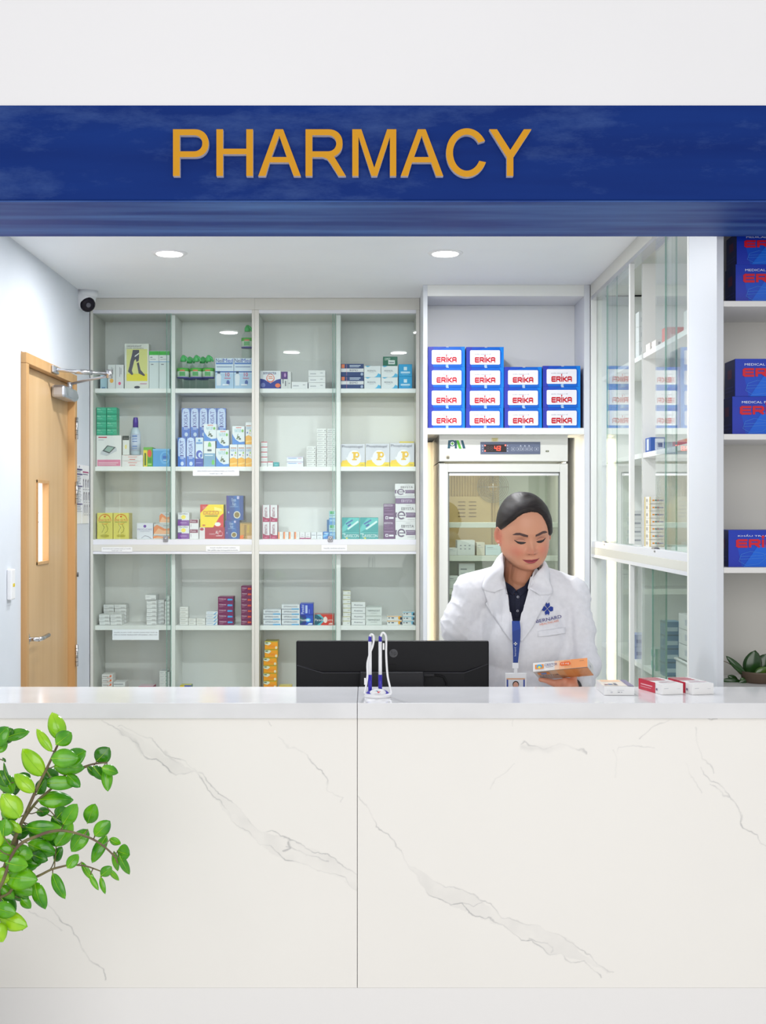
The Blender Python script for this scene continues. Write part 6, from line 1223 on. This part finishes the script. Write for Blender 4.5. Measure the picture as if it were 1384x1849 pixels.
blend((np.exp(-((co[:, 2] - 1.405) / .05) ** 2)) * (z_ < -.08), (196, 130, 100), .5)
ca = me.color_attributes.new('Col', 'FLOAT_COLOR', 'POINT'); cc = np.ones((N, 4)); cc[:, :3] = base; ca.data.foreach_set('color', cc.ravel())

def bvh_of(o):
    m = o.data; return BVHTree.FromPolygons([v.co.copy() for v in m.vertices], [tuple(p.vertices) for p in m.polygons])
BB_ = bvh_of(person)
def hpatch(name, polys, m, off=.0008, thick=.0012, M=HM, bvh=None, parent=None, dirv=(0, 1, 0), start=-.3, sub=3, bvh2=None, relax=0):
    """polygons given in (x, z) of frame M laid onto the surface found along +y"""
    bm = bmesh.new(); d = (M.to_3x3() @ Vector(dirv)).normalized()
    for poly in polys:
        vs = [bm.verts.new((p[0], 0, p[1])) for p in poly]
        try: bm.faces.new(vs)
        except ValueError: pass
    bmesh.ops.triangulate(bm, faces=bm.faces[:])
    for _ in range(sub): bmesh.ops.subdivide_edges(bm, edges=bm.edges[:], cuts=1, use_grid_fill=True)
    bad = []
    for v in bm.verts:
        o = M @ Vector((v.co.x, start, v.co.z)); h = (bvh or BB_).ray_cast(o, d, 1.5)
        if bvh2:
            h2 = bvh2.ray_cast(o, d, 1.5)
            if h2[0] is not None and (h[0] is None or h2[3] < h[3]): h = h2
        if h[0] is None: bad.append(v)
        else: v.co = h[0] - d * off
    bmesh.ops.delete(bm, geom=bad, context='VERTS')
    for _ in range(relax):
        ys = {v: sum(e.other_vert(v).co.y for e in v.link_edges) / max(1, len(v.link_edges)) for v in bm.verts}
        for v in bm.verts: v.co.y = v.co.y * .4 + ys[v] * .6
    bmesh.ops.recalc_face_normals(bm, faces=bm.faces[:])
    for f in bm.faces:
        f.smooth = True
        if f.normal.dot(d) > 0: f.normal_flip()
    me = bpy.data.meshes.new(name); bm.to_mesh(me); bm.free(); me.materials.append(m)
    o = bpy.data.objects.new(name, me); COL.objects.link(o); o.parent = parent or person
    if thick: s = o.modifiers.new('s', 'SOLIDIFY'); s.thickness = thick; s.offset = -1
    return o
BROW = mat((84, 60, 56), .7, name='eyebrow_hair'); LASH = mat((34, 24, 24), .5, name='eyelash_dark'); LIPC = mat((166, 66, 74), .4, name='lip_colour'); LIPD = mat((84, 22, 32), .5, name='mouth_line')
def band(top, bot): return [top + bot[::-1]]
for s in (-1, 1):
    f = lambda L: [(s * a, b) for a, b in L]
    hpatch('eyebrow', band(f([(.012, .0205), (.024, .0250), (.036, .0280), (.046, .0265), (.055, .019)]), f([(.012, .0135), (.025, .0165), (.036, .0205), (.046, .0210), (.055, .0175)])), BROW, .0006, .0006)
    hpatch('eyelashes', band(f([(.0165, -.0040), (.023, -.0028), (.032, -.0026), (.041, -.0022), (.050, .0015)]), f([(.0165, -.0055), (.023, -.0092), (.032, -.0105), (.041, -.0082), (.050, -.0002)])), LASH, .0006, .0006)
    hpatch('eyelid_crease', band(f([(.018, .0015), (.026, .0055), (.036, .0060), (.046, .0030)]), f([(.018, .0008), (.026, .0044), (.036, .0049), (.046, .0022)])), mat((120, 72, 60), .6, name='eyelid_fold'), .0003, .0004)
    hpatch('nostril', [[(s * .0055, -.0432), (s * .0105, -.0425), (s * .0115, -.0405), (s * .0065, -.0408)]], mat((110, 54, 46), .7, name='nostril_shade_skin'), .0004, .0004)
lips = hpatch('lips', [[(-.0270, -.0602), (-.016, -.0600), (-.005, -.0592), (0, -.0600), (.005, -.0592), (.016, -.0600), (.0270, -.0597), (.019, -.0668), (.009, -.0718), (0, -.0730), (-.009, -.0718), (-.019, -.0670)]], LIPC, .0005, .0006, sub=4)
hpatch('mouth_line', [[(-.0285, -.0592), (-.014, -.0628), (0, -.0637), (.014, -.0628), (.0285, -.0587), (.014, -.0641), (0, -.0652), (-.014, -.0641)]], LIPD, .0012, .0003, parent=lips)

# hair: a combed shell that dives under the skin along the hairline
FACE = [(907.5, 966), (911, 957), (922.5, 946.5), (936.5, 934.5), (946, 928.3), (959.8, 925.2), (972, 926.5), (980, 932.5), (986.5, 942.5), (990.8, 952), (994.5, 966), (1010, 975), (1010, 1060), (880, 1060), (880, 968), (899, 958.5)]
FP = [(wx(a), wz(b)) for a, b in FACE]
def sdist(X, Z, P):
    d = np.full(X.shape, 9.0); ins = np.zeros(X.shape, bool)
    for (ax, az), (bx, bz) in zip(P, P[1:] + P[:1]):
        dx, dz = bx - ax, bz - az; t = np.clip(((X - ax) * dx + (Z - az) * dz) / (dx * dx + dz * dz + 1e-12), 0, 1)
        d = np.minimum(d, np.hypot(X - ax - t * dx, Z - az - t * dz)); ins ^= ((az > Z) != (bz > Z)) & (X < (bx - ax) * (Z - az) / (bz - az + 1e-12) + ax)
    return np.where(ins, -d, d)
hv2, hf2 = head_grid(face=False, nz=170, na=240)
c0 = np.array([0, .01, .01]); nrm = hv2 - c0; nrm /= np.linalg.norm(nrm, axis=1)[:, None]
HMn = np.array(HM); wv = hv2 @ HMn[:3, :3].T + HMn[:3, 3]
# perspective-free front projection of the hairline onto the head
sd = sdist(wv[:, 0], wv[:, 2], FP)
side = hv2[:, 1] < .012
d1 = np.where(side, sd, .03)
ear_cut = hv2[:, 2] < -.035 - .3 * np.clip(hv2[:, 1], -.1, .1)
low = np.clip((hv2[:, 2] + .045 - .25 * (hv2[:, 1] - .03) - .045 * np.clip((np.abs(hv2[:, 0]) - .03) / .03, 0, 1)) / .012, -1, 1)        # nape line
behind = (hv2[:, 1] >= .012)
prof = np.clip(d1 / .010, -1, 1)
t_ = np.where(prof > 0, .0105 * np.sqrt(np.clip(prof, 0, 1)) - .001, -.008)
t_ = np.where(behind, np.where(low > 0, .0095, -.010), t_)
# fine combed strands
strand = np.array([noise.noise(Vector((p[0] * 26 + p[1] * 3, p[2] * 60 - p[0] * 40, p[1] * 12))) for p in hv2]) * .0009
hv3 = hv2 + nrm * (t_ + strand * (t_ > 0))[:, None]
HAIR = noise_mat('dark_brown_hair', (20, 15, 15), (40, 31, 29), (60, 20, 260), .5, 3, .3, .75, spec=.35)
hm_ = MB(); hm_.add([HM @ Vector(p) for p in hv3], hf2, HAIR, True)
hair = hm_.build('hair', person)
MB().ell(HM @ Vector((0, .115, -.02)), (.034, .026, .032), HAIR).build('hair_bun', hair)
MB().ell(HM @ Vector((-.0815, -.002, -.034)), (.003, .003, .003), mat((240, 240, 245), .15, .3, name='pearl_stud')).build('earring', person)

# shirt, coat
NAVY = noise_mat('navy_shirt_cloth', (22, 26, 48), (28, 32, 56), (200, 200, 200), .8)
COAT = noise_mat('white_coat_cloth', (228, 228, 232), (234, 234, 238), (60, 60, 60), .85, bump=.1, spec=.2)
sh = MB(); S1 = NAVY
def torso(mb, g, m):
    mb.ell((.487, 4.035, 1.255), (.145 + g, .098 + g, .15 + g), m, u=32, v=20); mb.ell((.487, 4.01, 1.20), (.135 + g, .108 + g, .12 + g), m, u=32, v=20); mb.ell((.487, 4.035, 1.05), (.146 + g, .10 + g, .19 + g), m, u=32, v=20)
    mb.ell((.487, 4.0, 1.31), (.085 + g, .075 + g, .075 + g), m, u=32, v=20)
    capsule(mb, [(.487, 4.025, 1.385), (.487, 4.03, 1.30)], [.060 + g, .08 + g], m)
    capsule(mb, [(.445, 4.02, 1.375), SHL], [.048 + g, .05 + g], m); capsule(mb, [(.53, 4.02, 1.372), SHR], [.048 + g, .05 + g], m)
torso(sh, 0.0, NAVY)
shirt = union(sh, 'shirt', .004, 6, person)
def dive(o, P, depth, edge=.006, ymax=4.0, lift=0):
    m = o.data; n = len(m.vertices); c = np.zeros(n * 3); m.vertices.foreach_get('co', c); c = c.reshape(-1, 3)
    nn = np.array([v.normal[:] for v in m.vertices]); s = sdist(c[:, 0], c[:, 2], P); f = np.clip((-s) / edge, 0, 1) * (c[:, 1] < ymax)
    c -= nn * (f * depth)[:, None]; m.vertices.foreach_set('co', c.ravel()); m.update()
ZP = lambda L, D=3.92: [(PX(770 + a / 4.07, D), PZ(880 + b / 4.07, D)) for a, b in L]
BS = bvh_of(shirt)
dive(shirt, ZP([(545, 480), (566, 640), (598, 745), (665, 795), (745, 762), (790, 690), (835, 600), (845, 480)]), .035, .004, 4.02)
co_ = MB(); torso(co_, .016, COAT)
co_.ell((.487, 4.04, .92), (.172, .128, .15), COAT, u=32, v=20)
capsule(co_, [(.487, 4.04, 1.0), (.487, 4.04, .62)], [.155, .175], COAT, n=32)
capsule(co_, [SHL, (.286, 4.0, 1.235), ELL, (.318, 3.92, 1.01)], [.058, .059, .056, .042], COAT); capsule(co_, [SHR, (.660, 3.985, 1.225), (.672, 3.94, 1.125), (.650, 3.87, 1.085)], [.056, .058, .057, .044], COAT)
co_.ell((.606, 3.985, 1.155), (.034, .05, .07), COAT); co_.ell((.615, 3.99, 1.21), (.03, .05, .06), COAT); co_.ell((.335, 3.995, 1.19), (.036, .055, .09), COAT)
coat = union(co_, 'coat', .0045, 7, person)
# cloth folds
m = coat.data; n = len(m.vertices); c = np.zeros(n * 3); m.vertices.foreach_get('co', c); c = c.reshape(-1, 3); nn = np.array([v.normal[:] for v in m.vertices])
amp = []
for p in c:
    arm = min(1, max(0, (abs(p[0] - .487) - .135) / .04))
    f1 = noise.noise(Vector((p[0] * 6 + p[2] * 5, p[1] * 6, p[2] * 20 - p[0] * 12))) * .0038 * arm
    f2 = noise.noise(Vector((p[0] * 20, p[1] * 9, p[2] * 5))) * .0035 * (1 - arm)
    f3 = (1 - abs(noise.noise(Vector((p[0] * 12 + 4, p[1] * 12, p[2] * 30 + p[0] * 22))))) ** 8 * .004 * arm
    # armhole seam: a shallow valley between sleeve and body
    sx_ = .323 if p[0] < .487 else .640
    seam = -.007 * math.exp(-((p[0] - (sx_ + (.012 if p[0] < .487 else -.006))) / .010) ** 2) * min(1, max(0, (1.34 - p[2]) / .1)) * (p[1] < 4.0)
    amp.append(f1 + f2 + f3 + seam)
c += nn * np.array(amp)[:, None]; m.vertices.foreach_set('co', c.ravel()); m.update()
BC0 = bvh_of(coat)
VOPEN = ZP([(520, 480), (530, 560), (551, 690), (574, 860), (596, 960), (612, 1070), (660, 1118), (712, 1050), (756, 880), (801, 750), (850, 635), (880, 480)], 3.905)
dive(coat, VOPEN, .05, .004, 4.02)
S_M = Matrix.Identity(4)
def zp(L, D=3.885): return [(PX(770 + a / 4.07, D), PZ(880 + b / 4.07, D)) for a, b in L]
def cpatch(name, poly, m, off, thick, parent=coat, bvh=BC0, sub=4): return hpatch(name, [poly], m, off, thick, Matrix.Identity(4), bvh, parent, (0, 1, 0), 3.0, sub, relax=9)
cpatch('lapel', zp([(552, 560), (430, 752), (517, 780), (450, 868), (500, 955), (560, 1050), (622, 1132), (640, 1125), (632, 1000), (622, 920), (600, 790), (582, 690), (568, 600)]), COAT, .012, .004)
cpatch('lapel', zp([(835, 600), (948, 785), (845, 797), (882, 868), (800, 1010), (700, 1136), (683, 1120), (690, 1040), (700, 980), (725, 870), (765, 745), (800, 650)]), COAT, .012, .004)
def surf(u, v, off=.011):
    (x, z), = zp([(u, v)], 3.885); h = BC0.ray_cast(Vector((x, 3.0, z)), Vector((0, 1, 0)), 2)
    return Vector((x, (h[0].y if h[0] else 3.93) - off, z))
def at3(u, v, D): return Vector((PX(770 + u / 4.07, D), D, PZ(880 + v / 4.07, D)))
cin = [surf(596, 750, .015), surf(583, 690, .014), at3(571, 600, 3.925), at3(563, 497, 3.965), Vector((.445, 4.06, 1.478)), Vector((.49, 4.085, 1.482)), Vector((.538, 4.06, 1.474)), at3(858, 563, 3.965), at3(822, 620, 3.925), surf(793, 690, .014), surf(768, 750, .015)]
cout = [surf(517, 787, .014), surf(425, 755), surf(452, 660, .014), at3(492, 575, 3.99), Vector((.422, 4.075, 1.43)), Vector((.49, 4.115, 1.435)), Vector((.558, 4.075, 1.428)), at3(905, 615, 3.99), surf(930, 695, .014), surf(949, 788), surf(845, 801, .014)]
ci, co2 = spl(cin, 5), spl(cout, 5); vs = []; fs = []; K = 6
for p, q in zip(ci, co2):
    for k in range(K + 1):
        t = k / K; w_ = p.lerp(q, t); n_ = Vector((w_.x - .489, w_.y - 4.02, .03)).normalized(); vs.append(w_ + n_ * .007 * math.sin(math.pi * t))
for i in range(len(ci) - 1):
    for k in range(K): fs.append([i * (K + 1) + k, (i + 1) * (K + 1) + k, (i + 1) * (K + 1) + k + 1, i * (K + 1) + k + 1])
o = MB().add(vs, fs, COAT, True).build('collar', coat); o.modifiers.new('s', 'SOLIDIFY').thickness = .003
# shirt collar leaves, placket and buttons
hpatch('shirt_collar', [zp([(562, 525), (580, 690), (628, 725), (665, 758), (640, 800), (600, 770), (575, 720), (560, 600)], 3.93)], NAVY, .006, .003, Matrix.Identity(4), BS, shirt, (0, 1, 0), 3.0, 3, bvh2=BB_, relax=12)
hpatch('shirt_collar', [zp([(850, 560), (818, 612), (775, 665), (735, 725), (665, 758), (690, 805), (740, 770), (790, 700), (840, 640)], 3.93)], NAVY, .006, .003, Matrix.Identity(4), BS, shirt, (0, 1, 0), 3.0, 3, bvh2=BB_, relax=12)
hpatch('placket', [zp([(655, 765), (700, 765), (692, 960), (655, 960)], 3.92)], NAVY, .002, .0015, Matrix.Identity(4), BS, shirt, (0, 1, 0), 3.0, 3)
for u, v in ((677, 809), (674, 911)):
    (xq, zq), = zp([(u, v)], 3.92); h = BS.ray_cast(Vector((xq, 3.0, zq)), Vector((0, 1, 0)), 2)
    yy = h[0].y - .004
    MB().lathe([(.0036, 0), (.0036, .0012), (.0028, .0016)], mat((214, 216, 224), .3), M=Matrix.Translation((xq, yy, zq)) @ Matrix.Rotation(R(90), 4, 'X'), n=18).lathe([(.0024, .0016), (.0024, .0018)], mat((60, 64, 90), .4), M=Matrix.Translation((xq, yy, zq)) @ Matrix.Rotation(R(90), 4, 'X'), n=14).build('button', shirt)
# pocket, embroidery
cpatch('chest_pocket', zp([(822, 1058), (1040, 1040), (1040, 1080), (822, 1102)]), COAT, .0065, .003, sub=3)
EMB = mat((24, 56, 150), .6, name='blue_embroidery'); ORG = mat((236, 140, 100), .6, name='orange_embroidery')
def wp(L): return zp([(( (940 + a / 13.84) - 770) * 4.07, ((1080 + b / 13.84) - 880) * 4.07) for a, b in L])
pet = [(0, .02), (.42, .5), (.42, .62), (.30, 1.0), (.17, .86), (.0, .8), (-.17, .86), (-.30, 1.0), (-.42, .62), (-.42, .5)]
polys = []
for k, ang in enumerate((5, 95, 185, 275)):
    a = R(ang); cx_, cy_ = 738, 302
    polys.append([(cx_ + 150 * (p[0] * math.cos(a) + p[1] * math.sin(a)) + 6 * math.sin(a), cy_ - 150 * (-p[0] * math.sin(a) + p[1] * math.cos(a)) - 6 * math.cos(a)) for p in pet])
BCt = BC0
hpatch('emblem', [wp(p)[::1] for p in polys], EMB, .003, .0008, Matrix.Identity(4), BCt, coat, (0, 1, 0), 3.0, 2)
def textpatch(name, s, A, B, hgt, m):
    v, fs, asp = text_geo(s); bm = bmesh.new(); ux, uy = B[0] - A[0], B[1] - A[1]; L = math.hypot(ux, uy); nx_, ny_ = uy / L, -ux / L
    P = wp([(A[0] + ux * q[0] + nx_ * hgt * q[1], A[1] + uy * q[0] + ny_ * hgt * q[1]) for q in v]); mb = MB(); pts = []
    for x, z in P:
        h = BCt.ray_cast(Vector((x, 3.0, z)), Vector((0, 1, 0)), 2); pts.append((x, (h[0].y if h[0] else 3.9) - .0045, z))
    mb.add(pts, fs, m); return mb.build(name, coat)
textpatch('embroidered_lettering', 'BERNARD', (415, 636), (1118, 545), 78, mat((60, 50, 130), .6, name='violet_embroidery')); textpatch('embroidered_lettering', 'HEALTHCARE', (505, 700), (1035, 625), 48, ORG)
# trousers and shoes (hidden by the counter)
tr = MB()
for s in (-1, 1): capsule(tr, [(.487 + s * .085, 4.03, .88), (.487 + s * .09, 4.03, .48), (.487 + s * .09, 4.04, .12)], [.092, .068, .058], NAVY)
union(tr, 'trousers', .008, 3, person)
for s in (-1, 1):
    q = MB(); capsule(q, [(.487 + s * .09, 4.06, .043), (.487 + s * .105, 3.92, .036)], [.042, .034], mat((30, 30, 32), .4)); union(q, 'shoe', .006, 2, person)
# wrist watch
wv_ = (Vector(tuple(palm0)) - Vector(WRR)).normalized(); wc = Vector(WRR) + wv_ * .012
Rq = wv_.to_track_quat('Z', 'Y').to_matrix().to_4x4()
wt = MB().lathe([(.0255, -.009), (.029, -.008), (.029, .008), (.0255, .009)], mat((36, 30, 28), .4), M=Matrix.Translation(wc) @ Rq, n=26)
wt.build('wristwatch', person)
fz = wc + Vector((-.016, -.029, .006))
MB().box(-.010, .010, -.002, .002, -.012, .012, mat((225, 215, 60), .35), M=Matrix.Translation(fz), bev=.001).box(-.013, .013, -.001, .004, -.015, .015, mat((34, 30, 28), .3), M=Matrix.Translation(fz), bev=.002).build('watch_face', person)

# the box in the hand
def hbm():
    mb = MB(); wb = mat((236, 234, 232), .3)
    M = Matrix(((Lv.x, Wv.x, Hv.x, BO.x), (Lv.y, Wv.y, Hv.y, BO.y), (Lv.z, Wv.z, Hv.z, BO.z), (0, 0, 0, 1)))
    mb.box(0, BLn, 0, BWd, -BHt, 0, wb, bev=.0008, M=M)
    OR = [((.40, .48), (246, 208, 180)), ((.48, .58), (246, 190, 150)), ((.58, .70), (245, 174, 124)), ((.70, 1.0), (244, 162, 104))]
    f = [('R', a, 0, b, 1, c) for (a, b), c in OR] + [('R', .04, .25, .2, .75, (236, 150, 70)), ('P', [(.06, .5), (.09, .75), (.15, .75), (.18, .5), (.14, .3), (.1, .3)], (90, 170, 215)), ('E', .12, .42, .025, .14, (248, 220, 60)), ('T', 'CRESTOR', .22, .48, .45, .76, (60, 60, 130)), ('R', .24, .34, .38, .38, (140, 130, 150)),
         ('P', [(.5, .5), (.51, .72), (.53, .78), (.67, .78), (.69, .72), (.7, .5), (.68, .36), (.52, .36)], (240, 110, 50)), ('T', '10 mg', .53, .44, .67, .68, (250, 235, 225)), ('R', .86, .7, .94, .74, (160, 110, 80))]
    eprint(BLn, BHt, f, lambda vs, fs, col, lay: mb.add([M @ Vector((a, -lay, b - BHt)) for a, b in vs], fs, mat(col, .3)))
    OR2 = [((0, .12), (208, 200, 196)), ((.12, .3), (214, 196, 182)), ((.3, .42), (222, 184, 152)), ((.42, .55), (230, 168, 116)), ((.55, .7), (236, 152, 84)), ((.7, 1.0), (232, 140, 66))]
    g = [('R', a, 0, b, 1, c) for (a, b), c in OR2] + [('R', .06, .62, .28, .9, (232, 140, 60)), ('R', .12, .66, .22, .86, (90, 140, 200)), ('T', 'CRESTOR', .06, .42, .42, .58, (70, 66, 90)), ('R', .08, .3, .5, .33, (120, 110, 110)), ('R', .08, .2, .9, .22, (190, 120, 80)), ('R', .08, .1, .9, .12, (190, 120, 80)), ('R', .5, .46, .95, .48, (225, 150, 100))]
    eprint(BLn, BWd, g, lambda vs, fs, col, lay: mb.add([M @ Vector((a, BWd - b, -BHt - lay)) for a, b in vs], fs, mat(col, .3)))
    e = [('R', .3, .3, .6, .6, (215, 215, 220)), ('R', .35, .35, .4, .55, (150, 150, 160)), ('R', .45, .35, .5, .55, (150, 150, 160))]
    eprint(BWd, BHt, e, lambda vs, fs, col, lay: mb.add([M @ Vector((BLn + lay, a, b - BHt)) for a, b in vs], fs, mat(col, .3)))
    return mb
hbm().build('medicine_box', label='orange and white medicine box held in the person\'s hand', category='box')

# lanyard and badge
BD = 3.862
bx_ = lambda u: PX(770 + u / 4.07, BD); bz_ = lambda v: PZ(880 + v / 4.07, BD)
bdg = empty('badge_lanyard', (bx_(655), BD, bz_(1330)), label='dark blue neck lanyard with a white photo badge on the white coat', category='badge')
LB = mat((26, 60, 140), .6, name='blue_lanyard_ribbon')
def yfront(x, z): 
    h = BC0.ray_cast(Vector((x, 3.0, z)), Vector((0, 1, 0)), 2); return h[0].y if h[0] else 3.9
def rel2(p): return (p[0] - bx_(655), p[1] - BD, p[2] - bz_(1330))
L1 = [(632, 985, 690, 985), (630, 1060, 692, 1040), (632, 1120, 690, 1110), (636, 1200, 682, 1200), (637, 1288, 672, 1288)]
vs = []; fs = []
for i, (a, b, c_, d) in enumerate(L1):
    ya = 3.853 if i else 3.868
    vs += [rel2((bx_(a), ya, bz_(b))), rel2((bx_(c_), ya, bz_(d)))]
yl = ya
for i in range(len(L1) - 1): fs.append([i * 2, i * 2 + 2, i * 2 + 3, i * 2 + 1])
rb_ = MB().add(vs, fs, LB)
up = [(632, 985, 600, 860, 575, 640), (690, 985, 735, 840, 815, 620)]
rb_o = rb_.build('ribbon', bdg); rb_o.modifiers.new('s', 'SOLIDIFY').thickness = .001
pr = MB()
for q in ((635, 1145, 660, 1152), (644, 1136, 651, 1161)): pr.box(bx_(q[0] + 6) - bx_(655), bx_(q[2] + 6) - bx_(655), yl - BD - .0022, yl - BD - .0012, bz_(q[3]) - bz_(1330), bz_(q[1]) - bz_(1330), mat((225, 228, 235), .5))
v, ff, asp = text_geo('bernard'); pr.add([(bx_(644 + 14 * (1 - q[1])) - bx_(655), yl - BD - .002, bz_(1240 - q[0] * 65) - bz_(1330)) for q in v], ff, mat((190, 200, 225), .5)); pr.build('ribbon_print', rb_o)
y0 = yl - BD
MB().box(bx_(630) - bx_(655), bx_(676) - bx_(655), y0 - .003, y0 + .001, bz_(1330) - bz_(1330), bz_(1290) - bz_(1330), mat((235, 236, 240), .3), bev=.001).box(bx_(642) - bx_(655), bx_(667) - bx_(655), y0 - .003, y0, bz_(1372) - bz_(1330), bz_(1330) - bz_(1330), mat((232, 233, 236), .3), bev=.001).build('clip', bdg)
cd = MB().box(bx_(578) - bx_(655), bx_(735) - bx_(655), y0 - .004, y0, bz_(1575) - bz_(1330), bz_(1363) - bz_(1330), mat((236, 237, 240), .25), bev=.0025)
def cq(a, b, c_, d, col, lay): cd.add([(bx_(a) - bx_(655), y0 - .004 - lay, bz_(d) - bz_(1330)), (bx_(c_) - bx_(655), y0 - .004 - lay, bz_(d) - bz_(1330)), (bx_(c_) - bx_(655), y0 - .004 - lay, bz_(b) - bz_(1330)), (bx_(a) - bx_(655), y0 - .004 - lay, bz_(b) - bz_(1330))], [[0, 1, 2, 3]], mat(col, .3))
cq(588, 1400, 722, 1560, (222, 224, 232), .0003); cq(588, 1400, 722, 1410, (226, 170, 130), .0005); cq(588, 1410, 600, 1560, (60, 80, 160), .0005); cq(710, 1410, 722, 1560, (60, 80, 160), .0005)
cd.build('card', bdg)
pp = MB(); 
def disc(cx_, cy_, rx, ry, col, lay): 
    n_ = 22; pp.add([(bx_(cx_ + rx * math.cos(2 * math.pi * i / n_)) - bx_(655), y0 - .004 - lay, bz_(cy_ + ry * math.sin(2 * math.pi * i / n_)) - bz_(1330)) for i in range(n_)], [list(range(n_))], mat(col, .4))
disc(655, 1446, 24, 26, (40, 34, 38), .0006); disc(655, 1452, 19, 24, (205, 150, 130), .0008); disc(655, 1500, 40, 26, (225, 228, 236), .0009); pp.build('portrait_photo', bdg)
